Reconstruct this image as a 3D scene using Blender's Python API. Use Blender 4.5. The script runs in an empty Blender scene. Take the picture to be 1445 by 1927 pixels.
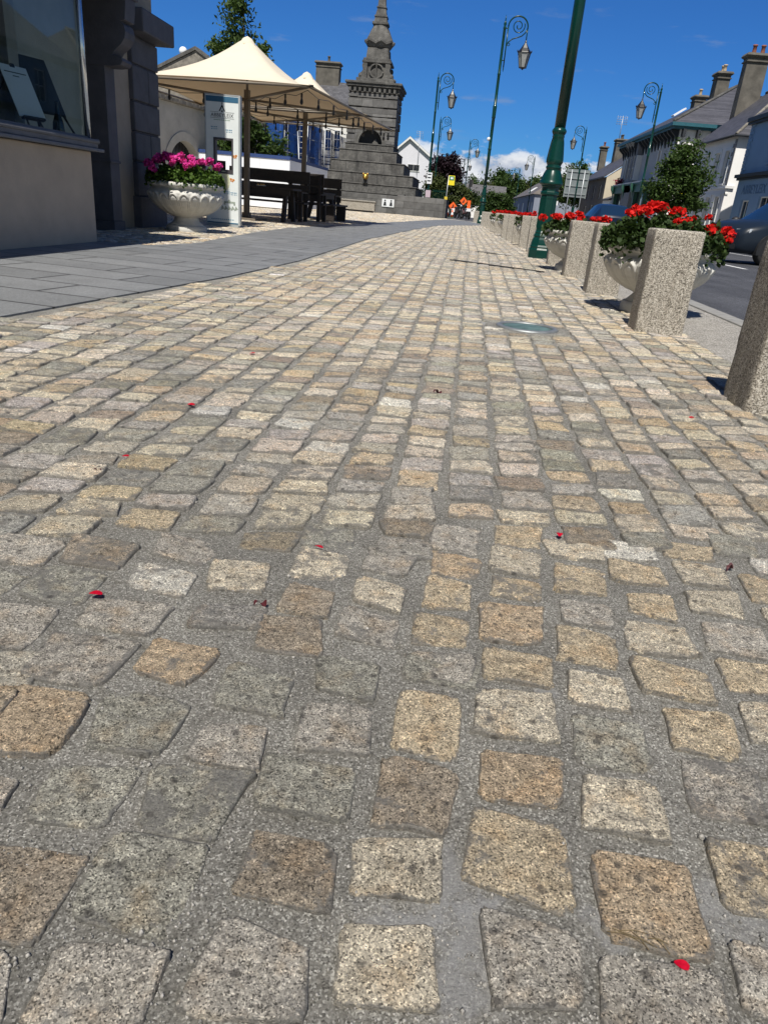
import bpy, bmesh, math, random
import numpy as np
from mathutils import Vector, Matrix
R_ = math.radians
S = bpy.context.scene
COL = S.collection

# ------------------------------------------------------------------ camera
cam = bpy.data.objects.new("Camera", bpy.data.cameras.new("Camera"))
COL.objects.link(cam)
cam.data.sensor_fit = 'VERTICAL'
cam.data.sensor_height = 36.0
cam.data.lens = 36.0 * 1347.0 / 1927.0
cam.data.clip_start = 0.02
cam.data.clip_end = 3000
cam.matrix_world = Matrix(((0.991525, -0.114324, 0.061712, 0.0),
                           (0.101670, 0.387101, -0.916415, 0.0),
                           (0.080880, 0.914922, 0.395444, 0.62),
                           (0, 0, 0, 1)))
S.camera = cam

# ------------------------------------------------------------------ sun and sky
SUN_EL, SUN_AZ = 57.0, 4.5          # the light travels along +Y and a little to +X
sun = bpy.data.objects.new("Sun", bpy.data.lights.new("Sun", 'SUN'))
COL.objects.link(sun)
sun.data.energy = 5.0
sun.data.angle = R_(0.53)
sun.data.color = (1.0, 0.95, 0.87)
ldir = Vector((math.sin(R_(SUN_AZ)) * math.cos(R_(SUN_EL)), math.cos(R_(SUN_AZ)) * math.cos(R_(SUN_EL)), -math.sin(R_(SUN_EL))))
sun.rotation_euler = ldir.to_track_quat('-Z', 'Y').to_euler()
sun.location = (0, -10, 20)

W = bpy.data.worlds.new("World")
S.world = W
W.use_nodes = True
nt = W.node_tree
nt.nodes.clear()
def N(t, **k):
    n = nt.nodes.new(t)
    for a, b in k.items():
        setattr(n, a, b)
    return n
def L(a, b): nt.links.new(a, b)
sky = N('ShaderNodeTexSky')
sky.sky_type = 'NISHITA'
sky.sun_disc = False
sky.sun_elevation = R_(SUN_EL)
sky.sun_rotation = R_(180 + SUN_AZ)
sky.altitude = 100
sky.air_density = 1.0
sky.dust_density = 0.0
sky.ozone_density = 4.0
bg = N('ShaderNodeBackground'); bg.inputs[1].default_value = 0.052
tc = N('ShaderNodeTexCoord')
sep = N('ShaderNodeSeparateXYZ'); L(tc.outputs['Generated'], sep.inputs[0])
def math_n(op, a, b=None, c=None):
    n = N('ShaderNodeMath', operation=op)
    for i, v in enumerate((a, b, c)):
        if v is None: continue
        if isinstance(v, (int, float)): n.inputs[i].default_value = v
        else: L(v, n.inputs[i])
    return n.outputs[0]
def smooth(v, lo, hi, a=0.0, b=1.0):
    n = N('ShaderNodeMapRange'); n.interpolation_type = 'SMOOTHSTEP'
    L(v, n.inputs[0])
    n.inputs[1].default_value = lo; n.inputs[2].default_value = hi
    n.inputs[3].default_value = a; n.inputs[4].default_value = b
    return n.outputs[0]
az = math_n('ARCTAN2', sep.outputs[0], sep.outputs[1])
el = math_n('ARCSINE', sep.outputs[2])
cmb = N('ShaderNodeCombineXYZ')
L(math_n('MULTIPLY', az, 9.0), cmb.inputs[0]); L(math_n('MULTIPLY', el, 16.0), cmb.inputs[1])
nz = N('ShaderNodeTexNoise'); nz.inputs['Scale'].default_value = 2.2; nz.inputs['Detail'].default_value = 8; nz.inputs['Roughness'].default_value = 0.55
L(cmb.outputs[0], nz.inputs['Vector'])
# a bank of cumulus low over the end of the street, thin scraps higher up
azb = math_n('ABSOLUTE', math_n('SUBTRACT', az, 0.045))
bank = math_n('MULTIPLY', smooth(azb, 0.06, 0.17, 1.0, 0.45), smooth(el, 0.045, 0.095, 1.0, 0.0))
dens = math_n('ADD', nz.outputs['Fac'], math_n('MULTIPLY', bank, 0.34))
mask1 = math_n('MULTIPLY', smooth(dens, 0.66, 0.76), smooth(el, 0.06, 0.095, 1.0, 0.0))
nz2 = N('ShaderNodeTexNoise'); nz2.inputs['Scale'].default_value = 1.1; nz2.inputs['Detail'].default_value = 7; nz2.inputs['Roughness'].default_value = 0.6
cmb2 = N('ShaderNodeCombineXYZ')
L(math_n('MULTIPLY', az, 8.0), cmb2.inputs[0]); L(math_n('MULTIPLY', el, 42.0), cmb2.inputs[1]); cmb2.inputs[2].default_value = 7.7
L(cmb2.outputs[0], nz2.inputs['Vector'])
scr = math_n('MULTIPLY', smooth(nz2.outputs['Fac'], 0.60, 0.74), math_n('MULTIPLY', smooth(el, 0.07, 0.10), smooth(el, 0.16, 0.26, 1.0, 0.12)))
mask2 = math_n('MULTIPLY', scr, 0.4)
shade = smooth(nz.outputs['Fac'], 0.38, 0.62)
ccol = N('ShaderNodeMixRGB'); L(shade, ccol.inputs[0])
ccol.inputs[1].default_value = (5.6, 6.6, 8.6, 1); ccol.inputs[2].default_value = (13.0, 13.4, 14.0, 1)
m1 = N('ShaderNodeMixRGB'); hsv = N('ShaderNodeHueSaturation'); hsv.inputs['Saturation'].default_value = 1.0; hsv.inputs['Value'].default_value = 1.0; L(sky.outputs[0], hsv.inputs['Color'])
tint = N('ShaderNodeMixRGB', blend_type='MULTIPLY'); tint.inputs[0].default_value = 1.0; tcol = N('ShaderNodeMixRGB'); L(smooth(sep.outputs[1], -0.35, 0.45), tcol.inputs[0]); tcol.inputs[1].default_value = (1.05, 1.0, 0.98, 1); tcol.inputs[2].default_value = (0.27, 0.715, 1.36, 1); L(tcol.outputs[0], tint.inputs[2]); L(hsv.outputs[0], tint.inputs[1])
L(mask1, m1.inputs[0]); L(tint.outputs[0], m1.inputs[1]); L(ccol.outputs[0], m1.inputs[2])
m2 = N('ShaderNodeMixRGB'); L(mask2, m2.inputs[0]); L(m1.outputs[0], m2.inputs[1]); m2.inputs[2].default_value = (4.2, 5.2, 7.2, 1)
L(m2.outputs[0], bg.inputs[0])
wo = N('ShaderNodeOutputWorld'); L(bg.outputs[0], wo.inputs[0])

vs = S.view_settings
vs.view_transform = 'Standard'
vs.look = 'None'
vs.exposure = 0.3
vs.gamma = 1.0
vs.use_curve_mapping = False
S.cycles.max_bounces = 6
S.cycles.transparent_max_bounces = 12
S.cycles.use_denoising = True

# ------------------------------------------------------------------ helpers
WORLD = {}
def tag(o, label=None, cat=None, group=None, kind=None):
    if label: o['label'] = label
    if cat: o['category'] = cat
    if group: o['group'] = group
    if kind: o['kind'] = kind
    return o
def thing(name, label, cat, loc=(0, 0, 0), rotz=0.0, group=None, world=False):
    """An Empty at the thing's base that parents its parts; world=True: parts are given in world coordinates."""
    o = bpy.data.objects.new(name, None)
    o.empty_display_size = 0.1
    COL.objects.link(o)
    o.location = loc
    o.rotation_euler = (0, 0, rotz)
    if world: WORLD[o.name] = Vector(loc)
    return tag(o, label, cat, group)
def root_of(o):
    while o.parent: o = o.parent
    return o
def dup(o, parent=None):
    c = o.copy(); COL.objects.link(c)
    if parent: c.parent = parent
    for ch in list(o.children): dup(ch, c)
    return c
def dup_at(o, loc, rotz=None, label=None, scale=None):
    c = dup(o); c.location = loc
    if rotz is not None: c.rotation_euler = (0, 0, rotz)
    if label: c['label'] = label
    if scale: c.scale = (scale,) * 3
    return c

class MB:
    """collects boxes, tubes, lathes and prisms; build() links them as ONE mesh object"""
    def __init__(s): s.v = []; s.f = []; s.m = []; s.s = []
    def add(s, vs_, fs, mi=0, sm=False):
        b = len(s.v); s.v += [tuple(p) for p in vs_]
        for f in fs:
            s.f.append([b + i for i in f]); s.m.append(mi); s.s.append(sm)
        return s
    def box(s, x0, x1, y0, y1, z0, z1, mi=0):
        vs_ = [(x0, y0, z0), (x1, y0, z0), (x1, y1, z0), (x0, y1, z0), (x0, y0, z1), (x1, y0, z1), (x1, y1, z1), (x0, y1, z1)]
        return s.add(vs_, [(0, 3, 2, 1), (4, 5, 6, 7), (0, 1, 5, 4), (1, 2, 6, 5), (2, 3, 7, 6), (3, 0, 4, 7)], mi)
    def obox(s, O, U, V, Nn, u0, u1, v0, v1, n0, n1, mi=0):
        O, U, V, Nn = map(Vector, (O, U, V, Nn))
        P = lambda u, v, n: O + U * u + V * v + Nn * n
        vs_ = [P(u0, v0, n0), P(u1, v0, n0), P(u1, v1, n0), P(u0, v1, n0), P(u0, v0, n1), P(u1, v0, n1), P(u1, v1, n1), P(u0, v1, n1)]
        return s.add(vs_, [(0, 3, 2, 1), (4, 5, 6, 7), (0, 1, 5, 4), (1, 2, 6, 5), (2, 3, 7, 6), (3, 0, 4, 7)], mi)
    def frustum(s, cx, cy, z0, z1, hx0, hy0, hx1, hy1, mi=0):
        vs_ = [(cx - hx0, cy - hy0, z0), (cx + hx0, cy - hy0, z0), (cx + hx0, cy + hy0, z0), (cx - hx0, cy + hy0, z0),
               (cx - hx1, cy - hy1, z1), (cx + hx1, cy - hy1, z1), (cx + hx1, cy + hy1, z1), (cx - hx1, cy + hy1, z1)]
        return s.add(vs_, [(0, 3, 2, 1), (4, 5, 6, 7), (0, 1, 5, 4), (1, 2, 6, 5), (2, 3, 7, 6), (3, 0, 4, 7)], mi)
    def lathe(s, prof, n=24, c=(0, 0, 0), mi=0, sm=True, phase=0.0, caps=True):
        vs_ = []; fs = []
        for r, z in prof:
            for i in range(n):
                a = 2 * math.pi * (i + phase) / n
                vs_.append((c[0] + r * math.cos(a), c[1] + r * math.sin(a), c[2] + z))
        for j in range(len(prof) - 1):
            for i in range(n):
                k = (i + 1) % n
                fs.append((j * n + i, j * n + k, (j + 1) * n + k, (j + 1) * n + i))
        s.add(vs_, fs, mi, sm)
        if caps:
            b = len(s.v) - len(vs_)
            s.f.append([b + i for i in range(n)][::-1]); s.m.append(mi); s.s.append(False)
            e = b + (len(prof) - 1) * n
            s.f.append([e + i for i in range(n)]); s.m.append(mi); s.s.append(False)
        return s
    def tube(s, pts, r, n=8, mi=0, closed=False):
        pts = [Vector(p) for p in pts]; k = len(pts)
        rs = r if isinstance(r, (list, tuple)) else [r] * k
        vs_ = []; fs = []
        up = None
        for i, p in enumerate(pts):
            t = (pts[min(i + 1, k - 1)] - pts[max(i - 1, 0)])
            t = t.normalized() if t.length > 1e-9 else Vector((0, 0, 1))
            if up is None:
                up = Vector((0, 0, 1)) if abs(t.z) < 0.9 else Vector((1, 0, 0))
            a = t.cross(up)
            a = a.normalized() if a.length > 1e-6 else t.orthogonal().normalized()
            b = a.cross(t).normalized(); up = b
            for j in range(n):
                an = 2 * math.pi * j / n
                vs_.append(p + (a * math.cos(an) + b * math.sin(an)) * rs[i])
        for i in range(k - 1):
            for j in range(n):
                q = (j + 1) % n
                fs.append((i * n + j, i * n + q, (i + 1) * n + q, (i + 1) * n + j))
        s.add(vs_, fs, mi, True)
        b = len(s.v) - len(vs_)
        s.f.append([b + j for j in range(n)]); s.m.append(mi); s.s.append(False)
        s.f.append([b + (k - 1) * n + j for j in range(n)][::-1]); s.m.append(mi); s.s.append(False)
        return s
    def prism(s, poly, vec, mi=0):
        """poly: 3-D outline, vec: extrusion vector"""
        n = len(poly); P = [Vector(p) for p in poly]; V = Vector(vec)
        vs_ = P + [p + V for p in P]
        fs = [list(range(n))[::-1], [n + i for i in range(n)]] + [(i, (i + 1) % n, n + (i + 1) % n, n + i) for i in range(n)]
        return s.add(vs_, fs, mi)
    def poly(s, pts, mi=0):
        return s.add(pts, [list(range(len(pts)))], mi)
    def sphere(s, c, r, n=10, m=7, mi=0, sz=1.0):
        prof = [(max(1e-4, r * math.sin(math.pi * j / m)), -r * sz * math.cos(math.pi * j / m)) for j in range(m + 1)]
        return s.lathe(prof, n, c, mi, True, caps=False)
    def build(s, name, mats, parent=None, bevel=0.0, fix=True):
        me = bpy.data.meshes.new(name)
        off = Vector((0, 0, 0))
        if parent is not None:
            off = WORLD.get(root_of(parent).name, off)
        vv = s.v if off.length == 0 else [(p[0] - off.x, p[1] - off.y, p[2] - off.z) for p in s.v]
        me.from_pydata(vv, [], s.f)
        mats = mats if isinstance(mats, (list, tuple)) else [mats]
        for m in mats: me.materials.append(m)
        me.polygons.foreach_set('material_index', s.m)
        me.polygons.foreach_set('use_smooth', s.s)
        if fix or bevel:
            bm = bmesh.new(); bm.from_mesh(me)
            if bevel:
                es = [e for e in bm.edges if len(e.link_faces) == 2 and e.calc_face_angle(0) > 0.6]
                bmesh.ops.bevel(bm, geom=es, offset=bevel, segments=2, affect='EDGES', profile=0.5)
            bmesh.ops.recalc_face_normals(bm, faces=bm.faces)
            bm.to_mesh(me); bm.free()
        o = bpy.data.objects.new(name, me); COL.objects.link(o)
        if parent is not None: o.parent = parent
        return o

def np_mesh(name, verts, faces, mat, parent=None, smooth=False, col=None):
    """quads/tris as an (n,k) array"""
    me = bpy.data.meshes.new(name)
    verts = np.asarray(verts, dtype=np.float32); faces = np.asarray(faces, dtype=np.int32)
    me.vertices.add(len(verts)); me.vertices.foreach_set('co', verts.ravel())
    k = faces.shape[1]
    me.loops.add(faces.size); me.loops.foreach_set('vertex_index', faces.ravel())
    me.polygons.add(len(faces))
    me.polygons.foreach_set('loop_start', np.arange(len(faces), dtype=np.int32) * k)
    me.polygons.foreach_set('loop_total', np.full(len(faces), k, dtype=np.int32))
    me.update(calc_edges=True)
    if smooth: me.polygons.foreach_set('use_smooth', np.ones(len(faces), dtype=bool))
    if col is not None:
        a = me.color_attributes.new('Col', 'FLOAT_COLOR', 'POINT')
        c4 = np.ones((len(verts), 4), dtype=np.float32); col = np.asarray(col); c4[:, :col.shape[1]] = col
        a.data.foreach_set('color', c4.ravel())
    me.materials.append(mat)
    me.validate()
    o = bpy.data.objects.new(name, me); COL.objects.link(o)
    if parent is not None: o.parent = parent
    return o

# ------------------------------------------------------------------ materials
class NT:
    def __init__(s, name):
        s.m = bpy.data.materials.new(name); s.m.use_nodes = True
        s.t = s.m.node_tree; s.t.nodes.clear()
        s.out = s.n('ShaderNodeOutputMaterial'); s.b = s.n('ShaderNodeBsdfPrincipled')
        s.l(s.b.outputs[0], s.out.inputs[0])
        s.tc = s.n('ShaderNodeTexCoord')
        s.obj = s.tc.outputs['Object']
    def n(s, t, **k):
        x = s.t.nodes.new(t)
        for a, b in k.items(): setattr(x, a, b)
        return x
    def l(s, a, b): s.t.links.new(a, b)
    def noise(s, scale, detail=4, rough=0.55, vec=None):
        x = s.n('ShaderNodeTexNoise'); x.inputs['Scale'].default_value = scale; x.inputs['Detail'].default_value = detail; x.inputs['Roughness'].default_value = rough
        s.l(vec or s.obj, x.inputs['Vector']); return x.outputs['Fac']
    def vor(s, scale, out='Color', feat='F1', vec=None):
        x = s.n('ShaderNodeTexVoronoi'); x.feature = feat; x.inputs['Scale'].default_value = scale
        s.l(vec or s.obj, x.inputs['Vector']); return x.outputs[out]
    def ramp(s, fac, stops, interp='LINEAR'):
        x = s.n('ShaderNodeValToRGB'); x.color_ramp.interpolation = interp
        e = x.color_ramp.elements
        while len(e) < len(stops): e.new(0.5)
        for q, (p, c) in zip(e, stops):
            q.position = p; q.color = (c[0], c[1], c[2], 1) if isinstance(c, (tuple, list)) else (c, c, c, 1)
        s.l(fac, x.inputs[0]); return x.outputs[0]
    def mix(s, fac, a, b, mode='MIX'):
        x = s.n('ShaderNodeMixRGB', blend_type=mode)
        for i, v in ((0, fac), (1, a), (2, b)):
            if isinstance(v, (int, float)): x.inputs[i].default_value = v if i == 0 else (v, v, v, 1)
            elif isinstance(v, tuple): x.inputs[i].default_value = (v[0], v[1], v[2], 1)
            else: s.l(v, x.inputs[i])
        return x.outputs[0]
    def math(s, op, a, b=None):
        x = s.n('ShaderNodeMath', operation=op)
        for i, v in enumerate((a, b)):
            if v is None: continue
            if isinstance(v, (int, float)): x.inputs[i].default_value = v
            else: s.l(v, x.inputs[i])
        return x.outputs[0]
    def bump(s, h, strength=0.5, dist=0.01, prev=None):
        x = s.n('ShaderNodeBump'); x.inputs['Strength'].default_value = strength; x.inputs['Distance'].default_value = dist
        s.l(h, x.inputs['Height'])
        if prev is not None: s.l(prev, x.inputs['Normal'])
        return x.outputs[0]
    def wallvec(s):
        """(X+Y, Z) so that courses run level on every upright face"""
        p = s.n('ShaderNodeSeparateXYZ'); s.l(s.obj, p.inputs[0])
        c = s.n('ShaderNodeCombineXYZ'); s.l(s.math('ADD', p.outputs[0], p.outputs[1]), c.inputs[0]); s.l(p.outputs[2], c.inputs[1])
        return c.outputs[0]
    def fin(s, col=None, rough=0.7, normal=None, metal=0.0, spec=0.5, coat=0.0):
        b = s.b
        if col is not None:
            if isinstance(col, tuple): b.inputs['Base Color'].default_value = (col[0], col[1], col[2], 1)
            else: s.l(col, b.inputs['Base Color'])
        if isinstance(rough, (int, float)): b.inputs['Roughness'].default_value = rough
        else: s.l(rough, b.inputs['Roughness'])
        b.inputs['Metallic'].default_value = metal
        b.inputs['Specular IOR Level'].default_value = spec
        b.inputs['Coat Weight'].default_value = coat
        if normal is not None: s.l(normal, b.inputs['Normal'])
        return s.m

def plain(name, col, rough=0.7, var=0.12, scale=6.0, bump=0.0, bscale=60.0, metal=0.0, spec=0.5, coat=0.0, dirt=0.0):
    t = NT(name)
    n1 = t.noise(scale, 5, 0.6)
    d = tuple(c * (1 - var) for c in col); u = tuple(min(1, c * (1 + var)) for c in col)
    c = t.ramp(n1, [(0.3, d), (0.7, u)])
    if dirt:
        n2 = t.noise(scale * 0.37, 6, 0.65)
        c = t.mix(t.ramp(n2, [(0.45, 0.0), (0.75, dirt)]), c, tuple(x * 0.45 for x in col))
    nm = t.bump(t.noise(bscale, 5, 0.6), bump, 0.01) if bump else None
    return t.fin(c, rough, nm, metal, spec, coat)

def m_stone():
    t = NT('granite_sett')
    a = t.n('ShaderNodeAttribute', attribute_name='Col'); base = a.outputs['Color']
    # crystals: pale feldspar, base colour, dark mica
    warp = t.n('ShaderNodeTexNoise'); warp.inputs['Scale'].default_value = 240; warp.inputs['Detail'].default_value = 3; t.l(t.obj, warp.inputs['Vector'])
    wv = t.n('ShaderNodeMixRGB', blend_type='ADD'); wv.inputs[0].default_value = 0.004; t.l(t.obj, wv.inputs[1]); t.l(warp.outputs['Color'], wv.inputs[2])
    v1 = t.n('ShaderNodeTexVoronoi'); v1.inputs['Scale'].default_value = 640; t.l(wv.outputs[0], v1.inputs['Vector'])
    g = t.n('ShaderNodeSeparateXYZ'); t.l(v1.outputs['Color'], g.inputs[0])
    r1 = t.ramp(g.outputs[0], [(0.0, 0.22), (0.12, 0.34), (0.22, 0.85), (0.62, 1.08), (0.84, 1.42), (1.0, 2.1)])
    c = t.mix(1.0, base, r1, 'MULTIPLY')
    # groups of dark grains and paler veins
    c = t.mix(1.0, c, t.ramp(t.noise(230, 5, 0.75), [(0.30, 0.40), (0.42, 0.88), (0.58, 1.06), (0.75, 1.4)]), 'MULTIPLY')
    c = t.mix(1.0, c, t.ramp(t.noise(48, 8, 0.75), [(0.28, 0.58), (0.5, 1.0), (0.72, 1.32)]), 'MULTIPLY')
    c = t.mix(1.0, c, t.ramp(t.noise(105, 6, 0.8), [(0.32, 0.42), (0.46, 0.95), (0.56, 1.08), (0.72, 1.5)]), 'MULTIPLY')
    # iron bloom, cement smears creeping in from the joints
    n2 = t.noise(19, 6, 0.65)
    c = t.mix(t.ramp(n2, [(0.50, 0.0), (0.74, 0.6)]), c, t.mix(1.0, c, (1.02, 0.80, 0.56), 'MULTIPLY'))
    cem = t.ramp(t.noise(330, 4, 0.7), [(0.3, (0.085, 0.083, 0.077)), (0.5, (0.19, 0.185, 0.172)), (0.7, (0.30, 0.29, 0.27))])
    sm = t.math('SUBTRACT', t.math('ADD', t.noise(26, 8, 0.75), 0.06), t.math('MULTIPLY', a.outputs['Alpha'], 0.17))
    c = t.mix(t.ramp(sm, [(0.46, 0.0), (0.54, 0.8)]), c, cem)
    # dirt that has settled between the grains in places, and worn paler crowns
    c = t.mix(t.ramp(t.noise(7.5, 7, 0.7), [(0.52, 0.0), (0.72, 0.55)]), c, t.mix(1.0, c, (0.62, 0.60, 0.56), 'MULTIPLY'))
    c = t.mix(t.ramp(t.noise(13, 7, 0.72), [(0.56, 0.0), (0.72, 0.5)]), c, t.mix(1.0, c, (1.45, 1.42, 1.35), 'MULTIPLY'))
    # small dark spots
    sp = t.n('ShaderNodeTexVoronoi'); sp.inputs['Scale'].default_value = 34; t.l(wv.outputs[0], sp.inputs['Vector'])
    c = t.mix(t.ramp(sp.outputs['Distance'], [(0.0, 0.75), (0.14, 0.55), (0.20, 0.0)]), c, (0.055, 0.05, 0.045))
    nm = t.bump(t.noise(30, 10, 0.78), 1.0, 0.016)
    nm = t.bump(t.noise(190, 6, 0.78), 0.9, 0.005, nm)
    nm = t.bump(g.outputs[1], 0.35, 0.001, nm)
    return t.fin(c, 0.72, nm, spec=0.35)

def m_mortar():
    t = NT('cement_mortar')
    g = t.n('ShaderNodeSeparateXYZ'); t.l(t.vor(520), g.inputs[0])
    c = t.ramp(g.outputs[0], [(0.0, (0.11, 0.105, 0.092)), (0.12, (0.215, 0.206, 0.182)), (0.55, (0.30, 0.288, 0.255)), (0.82, (0.39, 0.376, 0.338)), (1.0, (0.70, 0.68, 0.62))])
    c = t.mix(1.0, c, t.ramp(t.noise(120, 7, 0.8), [(0.30, 0.40), (0.44, 0.92), (0.7, 1.25)]), 'MULTIPLY')
    n2 = t.noise(4.0, 6, 0.6)
    c = t.mix(1.0, c, t.ramp(n2, [(0.3, 0.72), (0.7, 1.25)]), 'MULTIPLY')
    c = t.mix(t.ramp(t.noise(9, 5, 0.6), [(0.66, 0.0), (0.74, 0.5)]), c, (0.42, 0.41, 0.395))
    c = t.mix(t.ramp(t.noise(17, 8, 0.75), [(0.56, 0.0), (0.70, 0.6)]), c, t.mix(1.0, c, (0.52, 0.48, 0.40), 'MULTIPLY'))
    c = t.mix(t.ramp(t.noise(6, 7, 0.7), [(0.62, 0.0), (0.72, 0.4)]), c, (0.085, 0.095, 0.05))
    # spilt white cement near the wide joints
    nz_ = t.noise(26, 6, 0.7)
    for (x, y, r) in ((0.055, 0.515, 0.055), (0.090, 0.470, 0.050), (0.075, 0.420, 0.05), (0.215, 0.490, 0.03), (0.345, 0.535, 0.05), (0.19, 0.862, 0.022), (0.005, 0.462, 0.035), (0.30, 3.0, 0.10), (0.22, 4.5, 0.16)):
        d = t.n('ShaderNodeVectorMath', operation='DISTANCE'); t.l(t.obj, d.inputs[0]); d.inputs[1].default_value = (x, y, 0)
        f = t.math('ADD', t.math('DIVIDE', d.outputs['Value'], r), t.math('MULTIPLY', t.math('SUBTRACT', nz_, 0.5), 3.2))
        c = t.mix(t.ramp(f, [(0.35, 0.55), (1.05, 0.0)]), c, t.mix(t.noise(300, 4, 0.7), (0.28, 0.28, 0.28), (0.56, 0.56, 0.56)))
    nm = t.bump(t.noise(75, 10, 0.8), 1.0, 0.016)
    nm = t.bump(t.noise(420, 4, 0.75), 0.9, 0.005, nm)
    return t.fin(c, 0.85, nm, spec=0.3)

def m_aggregate(name, tone=1.0, sc=170, warm=(1, 1, 1)):
    t = NT(name)
    g = t.n('ShaderNodeSeparateXYZ'); t.l(t.vor(sc), g.inputs[0])
    c = t.ramp(g.outputs[0], [(0.0, (0.05, 0.045, 0.04)), (0.16, (0.12, 0.11, 0.095)), (0.35, (0.25, 0.235, 0.205)), (0.7, (0.34, 0.32, 0.285)), (1.0, (0.56, 0.54, 0.50))])
    c = t.mix(1.0, c, t.ramp(t.noise(5, 6, 0.65), [(0.3, 0.85 * tone), (0.7, 1.12 * tone)]), 'MULTIPLY')
    c = t.mix(1.0, c, warm, 'MULTIPLY')
    x = t.n('ShaderNodeTexVoronoi'); x.inputs['Scale'].default_value = 16; t.l(t.obj, x.inputs['Vector'])
    c = t.mix(t.ramp(x.outputs['Distance'], [(0.0, 0.75), (0.12, 0.0)]), c, (0.07, 0.065, 0.06))
    st = t.n('ShaderNodeMapping'); st.inputs['Scale'].default_value = (14, 14, 1.1); t.l(t.obj, st.inputs[0])
    c = t.mix(t.ramp(t.noise(1.0, 6, 0.7, st.outputs[0]), [(0.52, 0.0), (0.72, 0.55)]), c, t.mix(1.0, c, (0.62, 0.58, 0.52), 'MULTIPLY'))
    nm = t.bump(g.outputs[1], 0.55, 0.003)
    nm = t.bump(t.noise(30, 7, 0.7), 0.7, 0.008, nm)
    return t.fin(c, 0.8, nm, spec=0.35)

def m_brick(name, c1, c2, mortar, bw, bh, msize=0.012, scale=1.0, rough=0.85, bump=0.5, vec='wall', off=0.5, nvar=0.25, bsc=14):
    t = NT(name)
    x = t.n('ShaderNodeTexBrick'); x.offset = off
    v = t.wallvec() if vec == 'wall' else t.obj
    t.l(v, x.inputs['Vector'])
    x.inputs['Color1'].default_value = (*c1, 1); x.inputs['Color2'].default_value = (*c2, 1); x.inputs['Mortar'].default_value = (*mortar, 1)
    x.inputs['Scale'].default_value = scale; x.inputs['Mortar Size'].default_value = msize
    x.inputs['Brick Width'].default_value = bw; x.inputs['Row Height'].default_value = bh; x.inputs['Mortar Smooth'].default_value = 0.2
    c = t.mix(1.0, x.outputs['Color'], t.ramp(t.noise(2.6, 7, 0.68), [(0.25, 1 - nvar), (0.75, 1 + nvar)]), 'MULTIPLY')
    c = t.mix(1.0, c, t.ramp(t.noise(60, 4, 0.6), [(0.3, 0.85), (0.7, 1.15)]), 'MULTIPLY')
    nm = t.bump(x.outputs['Fac'], -bump, 0.01)
    nm = t.bump(t.noise(bsc, 8, 0.7), 0.6, 0.012, nm)
    return t.fin(c, rough, nm, spec=0.35)

def m_slate(name, base=(0.075, 0.075, 0.085), axis='X'):
    """roof slates: courses follow the height, joints run along the eaves"""
    t = NT(name)
    p = t.n('ShaderNodeSeparateXYZ'); t.l(t.obj, p.inputs[0])
    cb = t.n('ShaderNodeCombineXYZ'); t.l(p.outputs[1] if axis == 'X' else p.outputs[0], cb.inputs[0]); t.l(p.outputs[2], cb.inputs[1])
    x = t.n('ShaderNodeTexBrick'); t.l(cb.outputs[0], x.inputs['Vector'])
    x.inputs['Color1'].default_value = (*[c * 0.8 for c in base], 1); x.inputs['Color2'].default_value = (*[c * 1.3 for c in base], 1)
    x.inputs['Mortar'].default_value = (*[c * 0.5 for c in base], 1)
    x.inputs['Scale'].default_value = 1; x.inputs['Mortar Size'].default_value = 0.008; x.inputs['Brick Width'].default_value = 0.3; x.inputs['Row Height'].default_value = 0.14
    c = t.mix(1.0, x.outputs['Color'], t.ramp(t.noise(1.3, 7, 0.7), [(0.3, 0.8), (0.72, 1.35)]), 'MULTIPLY')
    c = t.mix(t.ramp(t.noise(7, 6, 0.7), [(0.6, 0.0), (0.72, 0.5)]), c, (0.15, 0.14, 0.10))
    nm = t.bump(x.outputs['Fac'], -0.6, 0.01)
    return t.fin(c, 0.6, nm, spec=0.4)

def m_leaf(name, dark, light, rough=0.5, trans=0.25, sc=2.2):
    t = NT(name)
    n1 = t.noise(sc, 4, 0.6); n2 = t.noise(sc * 14, 2, 0.5)
    c = t.mix(t.ramp(t.math('ADD', t.math('MULTIPLY', n1, 0.6), t.math('MULTIPLY', n2, 0.4)), [(0.32, 0.0), (0.68, 1.0)]), dark, light)
    m = t.fin(c, rough + 0.15, spec=0.22)
    tr = t.n('ShaderNodeBsdfTranslucent'); t.l(t.mix(1.0, c, (1.1, 1.25, 0.6), 'MULTIPLY'), tr.inputs[0])
    mx = t.n('ShaderNodeMixShader'); mx.inputs[0].default_value = trans
    t.l(t.b.outputs[0], mx.inputs[1]); t.l(tr.outputs[0], mx.inputs[2]); t.l(mx.outputs[0], t.out.inputs[0])
    return m

def m_glass(name, tint=(0.55, 0.72, 0.74), refl=0.12, rough=0.02):
    """thin window glass: tinted see-through plus a mirror coat"""
    t = NT(name)
    tr = t.n('ShaderNodeBsdfTransparent'); tr.inputs[0].default_value = (*tint, 1)
    gl = t.n('ShaderNodeBsdfGlossy'); gl.inputs['Roughness'].default_value = rough; gl.inputs[0].default_value = (0.9, 0.95, 1, 1)
    lw = t.n('ShaderNodeFresnel'); lw.inputs[0].default_value = 1.5
    mx = t.n('ShaderNodeMixShader'); t.l(t.math('ADD', lw.outputs[0], refl - 0.04), mx.inputs[0])
    t.l(tr.outputs[0], mx.inputs[1]); t.l(gl.outputs[0], mx.inputs[2]); t.l(mx.outputs[0], t.out.inputs[0])
    return t.m

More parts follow.
